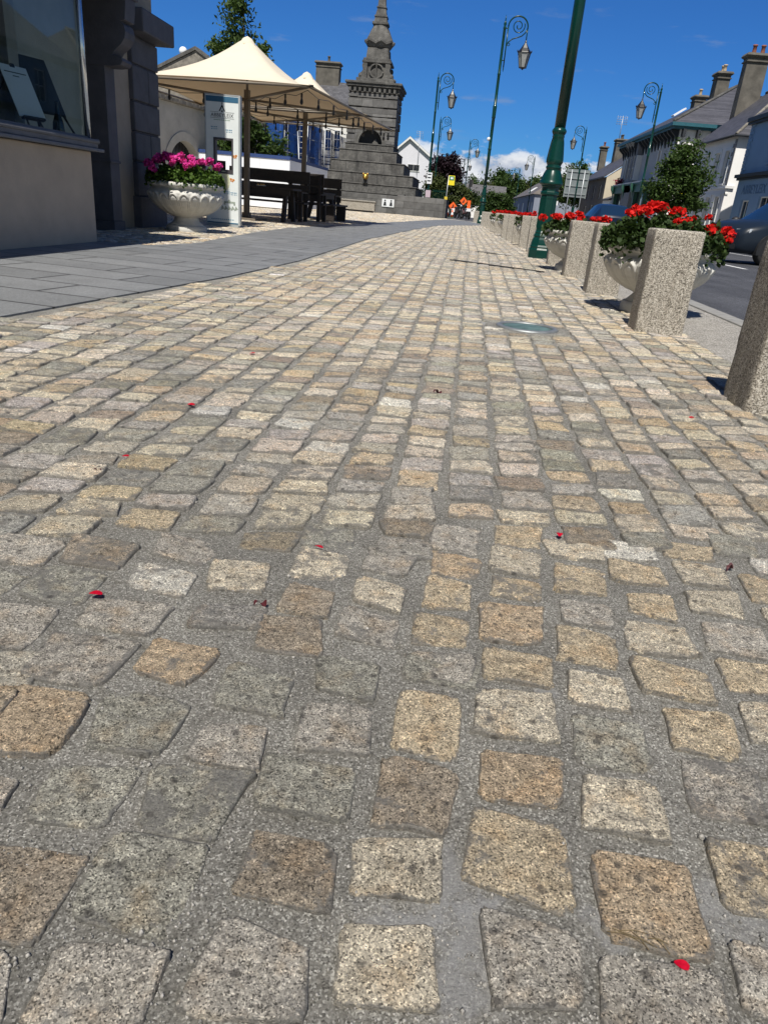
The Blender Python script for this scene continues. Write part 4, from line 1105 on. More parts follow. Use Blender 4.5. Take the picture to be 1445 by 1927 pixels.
# ------------------------------------------------------------------ town sign totem
sg = thing('town_sign', 'tall white information totem with town logo and orange butterflies', 'sign', (-4.19, 13.35, 0), R_(4))
sw, st_, sh = 0.275, 0.06, 2.03
fr = MB()
fr.box(-sw, sw, -st_, st_, 1.38, sh); fr.box(-sw, sw, -st_, st_, 0.05, 0.88); fr.box(-sw, -0.125, -st_, st_, 0.8805, 1.3795); fr.box(0.165, sw, -st_, st_, 0.8805, 1.3795)
fr.build('panel', plain('sign_white', (0.68, 0.72, 0.71), 0.45, 0.06, 3, dirt=0.08), sg)
ed = MB()
ed.box(sw + 0.001, sw + 0.03, -st_ - 0.004, st_ + 0.004, 0.03, sh + 0.02); ed.box(-sw - 0.015, -sw - 0.001, -st_ - 0.004, st_ + 0.004, 0.03, sh + 0.02); ed.box(-sw, sw, -st_ - 0.004, st_ + 0.004, sh + 0.001, sh + 0.02); ed.box(-sw, sw, -st_, st_, 0.0, 0.048)
ed.build('casing', plain('alu_casing', (0.40, 0.43, 0.44), 0.4, 0.05, 5, metal=0.3), sg)
bn = MB(); bn.box(-sw + 0.004, sw - 0.004, -st_ - 0.003, -st_ - 0.0005, sh - 0.095, sh - 0.012); sbl = plain('sign_blue', (0.03, 0.115, 0.20), 0.5, 0.05, 4); bn.build('header_band', sbl, sg)
bn = MB(); bn.box(-sw + 0.004, sw - 0.004, -st_ - 0.003, -st_ - 0.0005, 0.055, 0.075); bn.build('footer_band', sbl, sg)
wf = MB()
for (a, b, c, d) in ((-0.15, -0.118, 0.855, 1.405), (0.158, 0.185, 0.855, 1.405), (-0.118, 0.158, 0.855, 0.885), (-0.118, 0.158, 1.375, 1.405)):
    wf.box(a, b, -st_ - 0.006, st_ + 0.003, c, d)
wf.box(-0.118, 0.158, -st_ + 0.01, st_, 0.885, 0.92)
wf.build('opening_frame', plain('grey_frame', (0.06, 0.055, 0.06), 0.5, 0.1, 5), sg)
def text_mesh(txt, size, mat, parent, M_, depth=0.002, name='lettering', align='CENTER', spacing=1.0):
    cu = bpy.data.curves.new(name, 'FONT'); cu.body = txt; cu.size = size; cu.extrude = depth; cu.align_x = align; cu.space_character = spacing
    o = bpy.data.objects.new(name + '_src', cu); COL.objects.link(o)
    dg = bpy.context.evaluated_depsgraph_get(); dg.update()
    me = bpy.data.meshes.new_from_object(o.evaluated_get(dg)); bpy.data.objects.remove(o)
    me.transform(M_); me.materials.clear(); me.materials.append(mat)
    n = bpy.data.objects.new(name, me); COL.objects.link(n); n.parent = parent
    return n
def upright(x, y, z, face='-Y'):
    if face == '-Y': return Matrix(((1, 0, 0, x), (0, 0, -1, y), (0, 1, 0, z), (0, 0, 0, 1)))
    return Matrix(((0, 0, -1, x), (-1, 0, 0, y), (0, 1, 0, z), (0, 0, 0, 1)))           # facing -X
fy = -st_ - 0.0015
text_mesh('ABBEYLEIX', 0.075, M['ink'], sg, upright(0.0, fy, 1.715), 0.001, spacing=1.05)
lg = MB()
lg.prism([(-0.055, fy, 1.80), (0.0, fy, 1.905), (0.055, fy, 1.80), (0.034, fy, 1.80), (0.0, fy, 1.865), (-0.034, fy, 1.80)], (0, -0.001, 0))
lg.box(-0.006, 0.006, fy - 0.001, fy, 1.905, 1.93); lg.box(-0.012, 0.012, fy - 0.001, fy, 1.785, 1.812)
lg.box(-0.20, -0.06, fy - 0.001, fy, 1.783, 1.787); lg.box(0.06, 0.20, fy - 0.001, fy, 1.783, 1.787); lg.box(-0.20, 0.20, fy - 0.001, fy, 1.695, 1.699)
lg.build('logo', M['ink'], sg)
sb = MB(); lb = MB()
for k in range(9): sb.box(-0.14 + k * 0.031, -0.118 + k * 0.031, fy - 0.001, fy, 1.665, 1.674)
for j, (x0, z0) in enumerate(((-0.19, 1.555), (0.06, 1.52), (0.02, 0.565), (0.14, 0.555))):
    for r_ in range(2):
        for k in range(4): lb.box(x0 + k * 0.029 + 0.006 * r_, x0 + 0.022 + k * 0.029 - 0.004 * (k % 2), fy - 0.001, fy, z0 - r_ * 0.03, z0 + 0.014 - r_ * 0.03)
for k in range(11): lb.box(-0.2 + k * 0.037, -0.178 + k * 0.037, fy - 0.001, fy, 0.115, 0.130)
sb.build('small_print', plain('print_green', (0.10, 0.22, 0.12), 0.6, 0.1, 5), sg); lb.build('caption', plain('print_blue', (0.05, 0.20, 0.33), 0.6, 0.1, 5), sg)
for (x0, z0, a) in ((0.215, 1.13, 0.2), (0.165, 0.76, -0.25)):
    bf = MB()
    for (dx, dz, r1, r2) in ((-0.022, 0.012, 0.022, 0.017), (0.022, 0.012, 0.022, 0.017), (-0.014, -0.014, 0.013, 0.012), (0.014, -0.014, 0.013, 0.012)):
        ca, sa = math.cos(a), math.sin(a)
        bf.prism([(x0 + ca * (dx + r1 * math.cos(q)) - sa * (dz + r2 * math.sin(q)), fy, z0 + sa * (dx + r1 * math.cos(q)) + ca * (dz + r2 * math.sin(q))) for q in np.linspace(0, 2 * math.pi, 10, endpoint=False)], (0, -0.001, 0))
    bf.build('butterfly', plain('butterfly_orange', (0.55, 0.20, 0.03), 0.6, 0.3, 60), sg)
gr = MB(); gr.prism([(0.02, fy, 0.36), (0.02, fy, 0.42), (0.09, fy, 0.42), (0.115, fy, 0.46), (0.14, fy, 0.42), (0.22, fy, 0.42), (0.22, fy, 0.36), (0.19, fy, 0.36), (0.19, fy, 0.39), (0.05, fy, 0.39), (0.05, fy, 0.36)], (0, -0.001, 0))
for k in range(5): gr.prism([(-0.04 + k * 0.06, fy, 0.27), (-0.01 + k * 0.06, fy, 0.35), (0.03 + k * 0.06, fy, 0.30)], (0, -0.001, 0))
gr.build('building_drawing', plain('drawing_grey', (0.28, 0.32, 0.27), 0.6, 0.4, 40), sg)
yl = MB(); yl.prism([(0.02 + 0.11 * math.cos(q), fy + 0.0005, 0.74 + 0.16 * math.sin(q)) for q in np.linspace(0, 2 * math.pi, 20, endpoint=False)], (0, -0.0008, 0))
yl.build('pale_yellow_patch', plain('print_yellow', (0.62, 0.62, 0.42), 0.6, 0.2, 14), sg)

# ------------------------------------------------------------------ umbrellas
def umbrella(label, lab2, X0, X1, Y0, Y1, zt, za, seed):
    cx, cy = (X0 + X1) / 2, (Y0 + Y1) / 2; hx = (X1 - X0) / 2; hy = (Y1 - Y0) / 2
    t = thing('umbrella', label, 'umbrella', (cx, cy, 0), R_(-7), group='large cream terrace umbrellas')
    n = 28; V = []; F = []
    for layer in (0,):
        for i in range(n + 1):
            for j in range(n + 1):
                u = i / n * 2 - 1; v = j / n * 2 - 1
                m_ = max(abs(u), abs(v)); s_ = min(abs(u), abs(v)) / m_ if m_ > 1e-6 else 0
                # edges between the corners curve inward and a little upward
                pull = 1 - 0.10 * (1 - s_ ** 2) * m_ ** 3
                x = u * hx * pull; y = v * hy * pull
                rise = 1 - m_
                z = zt + (za - zt) * (0.27 * rise + 0.73 * rise ** 2.5) + 0.06 * (1 - s_ ** 2) * m_ ** 2
                if m_ < 0.085: z = min(z, za - 0.02 - 0.03 * m_ / 0.085)
                z += 0.012 * math.sin(9 * u + 3 * v + seed) * m_ * (1 - m_) * 2
                V.append((x, y, z))
    for i in range(n):
        for j in range(n): F.append((i * (n + 1) + j, (i + 1) * (n + 1) + j, (i + 1) * (n + 1) + j + 1, i * (n + 1) + j + 1))
    mb = MB(); mb.add(V, F, 0, True); ca = mb.build('canopy', M['canvas'], t, fix=False)
    sm = ca.modifiers.new('thickness', 'SOLIDIFY'); sm.thickness = 0.006; sm.offset = 0
    cp = MB(); cp.lathe([(0.20, za - 0.20), (0.175, za - 0.15), (0.10, za - 0.055), (0.01, za - 0.01)], 8); cp.build('cap', M['canvas'], t)
    po = MB(); po.box(-0.055, 0.055, -0.055, 0.055, 0, zt + 0.12); po.build('pole', M['bronze'], t, bevel=0.006)
    bs = MB(); bs.box(-0.35, 0.35, -0.35, 0.35, 0.0, 0.05); bs.box(-0.08, 0.08, -0.08, 0.08, 0.05, 0.16); bs.build('base', M['bronze'], t, bevel=0.01)
    ft = MB()
    hub = zt - 0.02
    ft.tube([(0, 0, zt), (0, 0, za - 0.04)], 0.03, 8)
    ft.build('mast', M['bronze'], t)
    corners = [(-hx, -hy), (hx, -hy), (hx, hy), (-hx, hy)]
    for (ax, ay), (bx, by) in zip(corners, corners[1:] + corners[:1]):
        e = MB(); e.tube([(ax * 0.97, ay * 0.97, zt - 0.012), (bx * 0.97, by * 0.97, zt - 0.012)], 0.026, 6); e.build('edge_beam', M['bronze'], t)
    for (ax, ay) in corners:
        e = MB(); e.tube([(0, 0, hub - 0.04), (ax * 0.97, ay * 0.97, zt - 0.02)], 0.026, 6); e.build('arm', M['bronze'], t)
        e = MB(); e.tube([(ax * 0.97, ay * 0.97, zt), (ax, ay, zt - 0.01), (ax * 1.015, ay * 1.015, zt - 0.015)], 0.022, 6); e.build('corner_fitting', M['black_metal'], t)
    # strings of bulbs
    sl = thing('string_lights', lab2, 'lights', (cx, cy, 0), R_(-7), group='bulb strings under the umbrellas')
    g = np.random.default_rng(seed); wires = MB(); pts = []
    paths = [((-hx * .95, -hy * .95), (0, 0)), ((0, 0), (hx * .95, -hy * .95)), ((0, 0), (hx * .95, hy * .95)), ((hx * .95, -hy * .95), (hx * .95, hy * .95)), ((0, 0), (-hx * .95, hy * .95))]
    for (a, b) in paths:
        P = []
        for k in range(13):
            f = k / 12
            P.append((a[0] + (b[0] - a[0]) * f, a[1] + (b[1] - a[1]) * f, zt - 0.07 - 0.06 * math.sin(f * math.pi * 3) ** 2))
        wires.tube(P, 0.006, 5)
        pts += [P[k] for k in (2, 5, 8, 11)]
    wires.build('cable', M['black_metal'], sl)
    bm0 = None
    for p in pts:
        if bm0 is None:
            bm0 = MB().lathe([(0.006, 0.0), (0.020, -0.01), (0.020, -0.07), (0.014, -0.085), (0.030, -0.13), (0.033, -0.16), (0.02, -0.19), (0.003, -0.2)], 8).build('bulb', M['black_metal'], sl); o = bm0
        else:
            o = bm0.copy(); COL.objects.link(o); o.parent = sl
        o.location = p
    return t
umbrella('large cream square umbrella nearest the shop corner', 'bulb string under the umbrella nearest the shop', -7.13, -2.77, 15.33, 19.67, 2.50, 3.62, 1)
umbrella('cream umbrella behind the first, its edge overlapping the monument', 'bulb string under the umbrella next to the monument', -6.60, -2.45, 19.75, 23.65, 2.56, 3.64, 2)

# ------------------------------------------------------------------ picnic furniture under the umbrellas
def picnic_table(label, loc, rz, ln=1.7):
    t = thing('picnic_table', label, 'table', loc, rz, 'dark timber picnic tables')
    for k in range(5):
        mb = MB(); mb.box(-ln / 2, ln / 2, -0.36 + k * 0.146, -0.36 + k * 0.146 + 0.138, 0.70, 0.742); mb.build('top_plank', M['darkwood'], t, bevel=0.004)
    mb = MB()
    for s in (-1, 1): mb.box(-ln / 2 + 0.08, ln / 2 - 0.08, s * 0.33 - 0.018, s * 0.33 + 0.018, 0.58, 0.697)
    mb.build('apron', M['darkwood'], t)
    for sx in (-1, 1):
        for sy in (-1, 1):
            x = sx * (ln / 2 - 0.2)
            mb = MB(); mb.prism([(x - 0.045, sy * 0.24 - 0.06, 0.695), (x - 0.045, sy * 0.24 + 0.06, 0.695), (x - 0.045, sy * 0.42 + 0.06, 0), (x - 0.045, sy * 0.42 - 0.06, 0)], (0.09, 0, 0)); mb.build('leg', M['darkwood'], t)
    return t
def high_bench(label, loc, rz, ln=1.7):
    t = thing('garden_bench', label, 'bench', loc, rz, 'dark timber benches')
    mb = MB()
    for k in range(3): mb.box(-ln / 2, ln / 2, -0.22 + k * 0.147, -0.22 + k * 0.147 + 0.138, 0.41, 0.455)
    mb.build('seat', M['darkwood'], t, bevel=0.004)
    mb = MB()
    for k, (z0, z1) in enumerate(((0.50, 0.66), (0.69, 0.85), (0.885, 1.16))): mb.box(-ln / 2, ln / 2, 0.225, 0.26, z0, z1)
    mb.build('backrest', M['darkwood'], t, bevel=0.004)
    for sx in (-1, 1):
        x = sx * (ln / 2 - 0.1)
        mb = MB(); mb.box(x - 0.045, x + 0.045, 0.262, 0.33, 0, 1.12); mb.build('leg', M['darkwood'], t)
        mb = MB(); mb.box(x - 0.045, x + 0.045, -0.22, -0.14, 0, 0.408); mb.build('leg', M['darkwood'], t)
        mb = MB(); mb.box(x - 0.05, x + 0.05, -0.26, 0.262, 0.66, 0.70); mb.box(x - 0.04, x + 0.04, -0.22, -0.15, 0.457, 0.66); mb.build('armrest', M['darkwood'], t)
    return t
picnic_table('dark picnic table with a snack plate, right behind the town sign', (-4.95, 18.15, 0), R_(-4), 2.1)
high_bench('high backed dark bench on the far side of the table with the plate', (-4.95, 19.25, 0), R_(-4), 2.1)
high_bench('dark bench at the near left of the table with the plate', (-5.75, 16.9, 0), R_(176), 1.2)
picnic_table('dark picnic table nearest the monument', (-4.25, 22.2, 0), R_(84), 1.6)
high_bench('high backed dark bench under the umbrella edge nearest the monument', (-4.42, 23.5, 0), R_(-4), 1.3)
high_bench('dark bench with its back to the camera, in the gap between the two tables', (-4.15, 20.6, 0), R_(172), 1.0)
bt = thing('garden_bench', 'low backless dark bench at the right end of the terrace', 'bench', (-3.62, 22.0, 0), R_(84), 'dark timber benches')
mb = MB(); mb.box(-0.8, 0.8, -0.14, 0.14, 0.41, 0.455); mb.build('seat', M['darkwood'], bt, bevel=0.004)
for sx in (-1, 1):
    mb = MB(); mb.box(sx * 0.6 - 0.04, sx * 0.6 + 0.04, -0.13, 0.13, 0, 0.408); mb.build('leg', M['darkwood'], bt)
t = thing('snack_plate', 'small plate of yellow snacks on the dark picnic table', 'plate', (-4.72, 17.9, 0.743))
MB().lathe([(0.06, 0), (0.12, 0.012), (0.115, 0.016), (0.05, 0.006)], 20).build('plate', M['card'], t)
mb = MB()
for i in range(9): mb.sphere((random.uniform(-.07, .07), random.uniform(-.07, .07), 0.025), 0.022, 7, 5)
mb.build('snacks', plain('fried_snack', (0.48, 0.30, 0.08), 0.6, 0.3, 60), t)

# ------------------------------------------------------------------ stone monument
M['mon'] = m_brick('monument_limestone', (0.100, 0.098, 0.096), (0.160, 0.157, 0.152), (0.055, 0.054, 0.05), 1.35, 0.40, 0.012, nvar=0.38)
t_ = NT('weathered_limestone')
st_m = t_.n('ShaderNodeMapping'); st_m.inputs['Scale'].default_value = (2.6, 2.6, 0.5); t_.l(t_.obj, st_m.inputs[0])
c_ = t_.ramp(t_.noise(1.4, 9, 0.75), [(0.30, (0.052, 0.050, 0.047)), (0.5, (0.105, 0.102, 0.096)), (0.70, (0.19, 0.185, 0.172))])
c_ = t_.mix(t_.ramp(t_.noise(1.0, 7, 0.7, st_m.outputs[0]), [(0.50, 0.0), (0.70, 0.8)]), c_, (0.034, 0.034, 0.034))
c_ = t_.mix(t_.ramp(t_.noise(4.5, 7, 0.75), [(0.60, 0.0), (0.70, 0.55)]), c_, (0.25, 0.245, 0.21))
M['mon_plain'] = t_.fin(c_, 0.92, t_.bump(t_.noise(9, 9, 0.75), 0.9, 0.05), spec=0.3)
M['mon_dark'] = plain('dark_slate_recess', (0.03, 0.031, 0.034), 0.8, 0.2, 3, 0.3, 30)
mon = thing('monument', 'tall dark stone memorial with stepped base, arched niche and carved obelisk', 'monument', (-6.75, 56, 0), world=True)
cx, yf, dp = -6.78, 54.0, 3.4
cyc = yf + dp / 2
# stepped base
steps = [(-9.9, -3.25, 51.6, 0.0, 1.70), (-9.62, -3.55, 52.2, 1.70, 2.36), (-9.2, -4.25, 52.8, 2.36, 3.07), (-8.75, -4.85, 53.4, 3.07, 3.77), (-8.45, -5.15, 53.8, 3.77, 4.18)]
mb = MB()
for (a, b, y0, z0, z1) in steps:
    yb = 2 * cyc - y0
    mb.box(a, b, y0, yb, z0 - 0.02, z1 - 0.07); mb.box(a - 0.04, b + 0.04, y0 - 0.04, yb + 0.04, z1 - 0.068, z1)
mb.build('stepped_base', M['mon_plain'], mon, bevel=0.03)
jt = MB()
for (a, b, y0, z0, z1) in steps:
    k = int((b - a) / 1.35)
    for i in range(1, k + 1):
        x = a + (b - a) * i / (k + 1) + random.uniform(-.2, .2); jt.box(x - 0.012, x + 0.012, y0 - 0.003, y0 + 0.1, z0, z1 - 0.07)
jt.build('block_joint', M['mon_dark'], mon)
# shaft with rusticated courses and niche
mb = MB()
zs = [4.18, 4.72, 5.26, 5.80, 6.34, 6.88, 7.18]
x0, x1 = cx - 1.58, cx + 1.58
arc = [(cx + 0.80 * math.cos(a), yf, 4.19 + 0.86 * math.sin(a)) for a in np.linspace(math.pi, 0, 20)]
for i in range(len(zs) - 1):
    z0, z1 = zs[i], zs[i + 1]
    mb.box(x0 + 0.05, x1 - 0.05, yf + 0.45, yf + dp - 0.05, z0, z1)
    if i >= 2:
        mb.box(x0, x1, yf, yf + dp, z0 + 0.025, z1 - 0.025)
        for s in (-1, 1):
            for yq in (yf, yf + dp - 0.7):
                mb.box(cx + s * 1.66 - 0.32, cx + s * 1.66 + 0.02 * s + 0.3, yq - 0.07, yq + 0.72, z0 + 0.05, z1 - 0.05) if False else None
        for s in (-1, 1):
            xa, xb = (x0 - 0.06, x0 + 0.55) if s < 0 else (x1 - 0.55, x1 + 0.06)
            if i % 2 == 0: xa, xb = (x0 - 0.06, x0 + 0.85) if s < 0 else (x1 - 0.85, x1 + 0.06)
            mb.box(xa, xb, yf - 0.06, yf + 0.6, z0 + 0.04, z1 - 0.04); mb.box(xa, xb, yf + dp - 0.6, yf + dp + 0.06, z0 + 0.04, z1 - 0.04)
# niche wall: lower courses cut by the arch
pl_ = [(x0, yf, 4.19), *[p for p in arc], (x1, yf, 4.19), (x1, yf, 5.24), (x0, yf, 5.24)]
mb.prism(pl_, (0, 0.44, 0))
for i in range(2):
    z0, z1 = zs[i], zs[i + 1]
    for xa, xb in ((x0 - 0.06, x0 + 0.5), (x1 - 0.5, x1 + 0.06)): mb.box(xa, xb, yf - 0.06, yf - 0.002, z0 + 0.04, z1 - 0.04)
    mb.box(x0, x0 + 0.4, yf + 0.442, yf + dp, z0, z1); mb.box(x1 - 0.4, x1, yf + 0.442, yf + dp, z0, z1)
mb.build('shaft', M['mon'], mon, bevel=0.02)
ar = MB()
ring = [(cx + 1.02 * math.cos(a), yf, 4.19 + 1.06 * math.sin(a)) for a in np.linspace(math.pi, 0, 20)] + [(cx + 0.80 * math.cos(a), yf, 4.19 + 0.86 * math.sin(a)) for a in np.linspace(0, math.pi, 20)]
ar.prism(ring, (0, -0.09, 0)); ar.build('arch_moulding', M['mon_plain'], mon)
nb = MB(); nb.box(cx - 0.9, cx + 0.9, yf + 0.441, yf + 0.449, 4.18, 5.2); nb.build('niche_back', M['mon_dark'], mon)
nl = MB(); nl.prism([(cx + 0.05, yf + 0.3, 4.19), (cx + 0.55, yf + 0.3, 4.19), (cx + 0.33, yf + 0.3, 4.55)], (0, 0.06, 0)); nl.build('pale_slab', M['mon_plain'], mon)
co = MB()
co.box(x0 - 0.03, x1 + 0.03, yf - 0.03, yf + dp + 0.03, 7.18, 7.32)
k = 0
x = x0 - 0.05
while x < x1:
    co.box(x, x + 0.16, yf - 0.16, yf - 0.03, 7.22, 7.50); co.box(x1 + 0.03, x1 + 0.16, yf + (x - x0), yf + (x - x0) + 0.16, 7.22, 7.50); x += 0.33
co.box(x0 - 0.04, x1 + 0.04, yf - 0.04, yf + dp + 0.04, 7.32, 7.52)
co.box(x0 - 0.22, x1 + 0.22, yf - 0.22, yf + dp + 0.22, 7.52, 7.68)
co.box(x0 - 0.30, x1 + 0.30, yf - 0.30, yf + dp + 0.30, 7.683, 7.82)
co.build('cornice', M['mon_plain'], mon, bevel=0.02)
up = MB()
up.box(cx - 1.27, cx + 1.27, cyc - 1.27, cyc + 1.27, 7.82, 8.10)
up.frustum(cx, cyc, 8.10, 9.03, 0.86, 0.86, 0.80, 0.80)
for s in (-1, 1):                                   # corner consoles
    for q in (-1, 1):
        pr = []
        for tt in np.linspace(0, 1, 14):
            pr.append((0.86 + 0.30 * (1 - tt) ** 1.4 + 0.07 * math.sin(tt * 9), 8.10 + 0.88 * tt))
        poly = [(cx + s * 0.6, cyc + q * 0.80, 8.10)] + [(cx + s * r, cyc + q * 0.80, z) for r, z in pr] + [(cx + s * 0.6, cyc + q * 0.80, 8.98)]
        up.prism(poly, (0, q * 0.26, 0))
        up.lathe([(0.01, -0.14), (0.16, -0.14), (0.16, 0.14), (0.01, 0.14)], 14, (0, 0, 0)) if False else None
        up.sphere((cx + s * 1.02, cyc + q * 0.93, 8.26), 0.17, 10, 7)
up.box(cx - 0.97, cx + 0.97, cyc - 0.97, cyc + 0.97, 9.03, 9.16); up.box(cx - 0.90, cx + 0.90, cyc - 0.90, cyc + 0.90, 9.163, 9.30)
up.frustum(cx, cyc, 9.30, 9.92, 0.76, 0.76, 0.70, 0.70)
up.build('upper_stage', M['mon_plain'], mon, bevel=0.015)
ov = MB(); V = []
pts = [(cx + 0.44 * math.cos(a), cyc - 0.88, 8.56 + 0.40 * math.sin(a)) for a in np.linspace(0, 2 * math.pi, 33)]
ov.tube(pts, 0.065, 8); ov.lathe([(0.01, 0), (0.01, 0.001)], 3, (cx, cyc, 8)) if False else None; ov.box(cx - 0.03, cx + 0.03, cyc - 1.0, cyc - 0.86, 8.1, 9.0)
ov.build('oval_wreath', M['mon_plain'], mon)
fl = MB(); n = 32; V = []; F = []
prof = [(0.70, 9.92), (0.80, 10.0), (0.86, 10.12), (0.98, 10.22), (0.98, 10.34), (0.88, 10.45), (0.74, 10.70), (0.62, 10.95), (0.54, 11.15), (0.50, 11.28)]
for j, (r, z) in enumerate(prof):
    for i in range(n):
        a = 2 * math.pi * i / n
        sq = 1 / max(abs(math.cos(a)), abs(math.sin(a))); rr = r * (0.45 * sq + 0.55) * 0.95
        d = (0.09 if z < 10.4 else 0.05) * math.sin(a * 8) * (1 if 10.05 < z < 11.1 else 0.2)
        V.append((cx + (rr + d) * math.cos(a), cyc + (rr + d) * math.sin(a), z + (0.08 * math.sin(a * 8) if 10.1 < z < 10.4 else 0)))
for j in range(len(prof) - 1):
    for i in range(n):
        k = (i + 1) % n; F.append((j * n + i, j * n + k, (j + 1) * n + k, (j + 1) * n + i))
fl.add(V, F, 0, False); fl.build('carved_foliage', M['mon_plain'], mon)
ob = MB()
ob.box(cx - 0.52, cx + 0.52, cyc - 0.52, cyc + 0.52, 11.28, 11.42)
ob.frustum(cx, cyc, 11.42, 11.70, 0.43, 0.43, 0.38, 0.38); ob.box(cx - 0.42, cx + 0.42, cyc - 0.42, cyc + 0.42, 11.70, 11.80)
ob.frustum(cx, cyc, 11.80, 12.22, 0.36, 0.36, 0.27, 0.27); ob.box(cx - 0.32, cx + 0.32, cyc - 0.32, cyc + 0.32, 12.22, 12.30)
ob.frustum(cx, cyc, 12.30, 14.6, 0.26, 0.26, 0.08, 0.08)
ob.build('obelisk', M['mon_plain'], mon, bevel=0.012)
ba = MB(); ba.box(-10.2, -4.22, 50.9, 51.55, -0.02, 1.08); ba.box(-4.22, -3.9, 50.4, 51.5, -0.02, 1.22)
ba.build('plinth_wall', M['mon'], mon, bevel=0.02)
M['mon_rough'] = plain('rock_faced_band', (0.10, 0.098, 0.092), 0.95, 0.5, 9, 1.0, 9)
rb = MB(); rb.box(-9.3, -3.3, 51.5, 51.59, 1.14, 1.5); rb.build('rock_faced_band', M['mon_rough'], mon)
wl = thing('stone_wall', 'low dark limestone block wall at the right of the monument', 'wall', (-2.6, 50, 0), world=True)
mb = MB(); mb.box(-4.3, -1.28, 49.9, 50.38, -0.05, 1.13); mb.build('wall', M['mon'], wl, bevel=0.02)
mb = MB(); mb.box(-1.278, -1.14, 49.88, 58, -0.05, 1.12); mb.build('return_wall', M['mon_plain'], wl)
# brass spout and plaques
t = thing('brass_spout', 'small brass lion spout glowing on the front of the monument', 'spout', (-6.62, 51.5, 2.05), world=True)
M['brass'] = plain('old_brass', (0.50, 0.30, 0.07), 0.35, 0.2, 20, metal=0.8)
mb = MB(); mb.sphere((-6.62, 51.46, 2.08), 0.20, 14, 9); mb.sphere((-6.62, 51.28, 2.02), 0.10, 10, 7); mb.sphere((-6.76, 51.42, 2.24), 0.07, 8, 6); mb.sphere((-6.48, 51.42, 2.24), 0.07, 8, 6); mb.build('lion_head', M['brass'], t)
mb = MB(); mb.frustum(-6.62, 51.5, 1.70, 1.92, 0.16, 0.12, 0.12, 0.1); mb.build('bracket', M['mon_dark'], t)
t = thing('pictogram_sign', 'white plaque with two black pictograms on the monument wall', 'sign', (-4.95, 50.88, 0.6), world=True)
mb = MB(); mb.box(-5.35, -4.55, 50.86, 50.895, 0.38, 0.86); mb.build('plaque', M['card'], t)
mb = MB()
for xc in (-5.15, -4.75):
    mb.lathe([(0.05, 0), (0.05, 0.004)], 12, (0, 0, 0)) if False else None
    mb.prism([(xc + 0.055 * math.cos(q), 50.857, 0.76 + 0.055 * math.sin(q)) for q in np.linspace(0, 6.28, 12, endpoint=False)], (0, -0.003, 0))
    mb.prism([(xc - 0.10, 50.857, 0.45), (xc + 0.10, 50.857, 0.45), (xc + 0.06, 50.857, 0.68), (xc - 0.06, 50.857, 0.68)], (0, -0.003, 0))
mb.build('pictogram', M['ink'], t)
t = thing('stone_bench', 'long pale granite block bench in front of the monument', 'bench', (-6.6, 46, 0), world=True)
mb = MB(); mb.box(-8.9, -5.25, 45.9, 46.5, 0.10, 0.58); mb.build('seat_block', M['agg'], t, bevel=0.01)
mb = MB(); mb.box(-8.95, -5.2, 45.85, 46.55, 0.583, 0.65); mb.build('top_slab', M['strip'], t, bevel=0.008)
mb = MB(); mb.box(-8.5, -5.35, 46.0, 46.4, 0, 0.098); mb.build('foot', M['mon_dark'], t)

# ------------------------------------------------------------------ background on the left
M['hoard'] = plain('white_hoarding', (0.74, 0.76, 0.80), 0.6, 0.04, 0.7)
M['hoard_cap'] = plain('hoarding_blue', (0.02, 0.05, 0.17), 0.6, 0.1, 3)
t = thing('hoarding', 'white site hoarding with dark blue top rail behind the picnic tables', 'hoarding', (-8, 32, 0), world=True)
for k in range(4):
    a = -7.26 - k * 1.25
    mb = MB(); mb.box(a - 1.247, a, 32, 32.05, 0.05, 1.90); mb.build('board', M['hoard'], t)
for k in range(7):
    mb = MB(); yy = 32.0 + k * 1.25; mb.box(-7.255 - 0.05, -7.255, yy + 0.055, yy + 1.25 + 0.05, 0.05, 1.90); mb.build('board', M['hoard'], t)
mb = MB(); mb.box(-12.3, -7.25, 31.97, 32.08, 1.903, 2.03); mb.box(-7.33, -7.235, 32.083, 40.9, 1.903, 2.03); mb.build('top_rail', M['hoard_cap'], t)
# scaffolded building under blue netting
def m_net(name, col):
    t = NT(name)
    c = t.ramp(t.noise(1.6, 5, 0.6), [(0.3, tuple(x * 0.6 for x in col)), (0.7, col)])
    m = t.fin(c, 0.8, None, spec=0.2)
    tr = t.n('ShaderNodeBsdfTransparent'); mx = t.n('ShaderNodeMixShader')
    t.l(t.ramp(t.noise(0.9, 4, 0.6), [(0.35, 0.10), (0.65, 0.45)]), mx.inputs[0]); t.l(t.b.outputs[0], mx.inputs[1]); t.l(tr.outputs[0], mx.inputs[2]); t.l(mx.outputs[0], t.out.inputs[0])
    return m
M['net'] = m_net('blue_debris_netting', (0.015, 0.085, 0.34))
bd = thing('scaffolded_building', 'dark building wrapped in blue debris netting behind the hoarding', 'building', (-12, 50, 0), world=True)
mb = MB(); mb.box(-20, -11.6, 47.2, 61, -0.1, 5.4); mb.build('wall', plain('dark_render', (0.06, 0.06, 0.062), 0.9, 0.3, 1), bd)
for (xx, z0, z1) in ((-13.0, 1.0, 2.6), (-14.6, 1.0, 2.6), (-12.2, 3.2, 4.6), (-14.0, 3.2, 4.6)):
    window(bd, (xx - 0.45, 47.2, 0), (1, 0, 0), (0, -1, 0), (0, 0.9, z0, z1), -0.02)
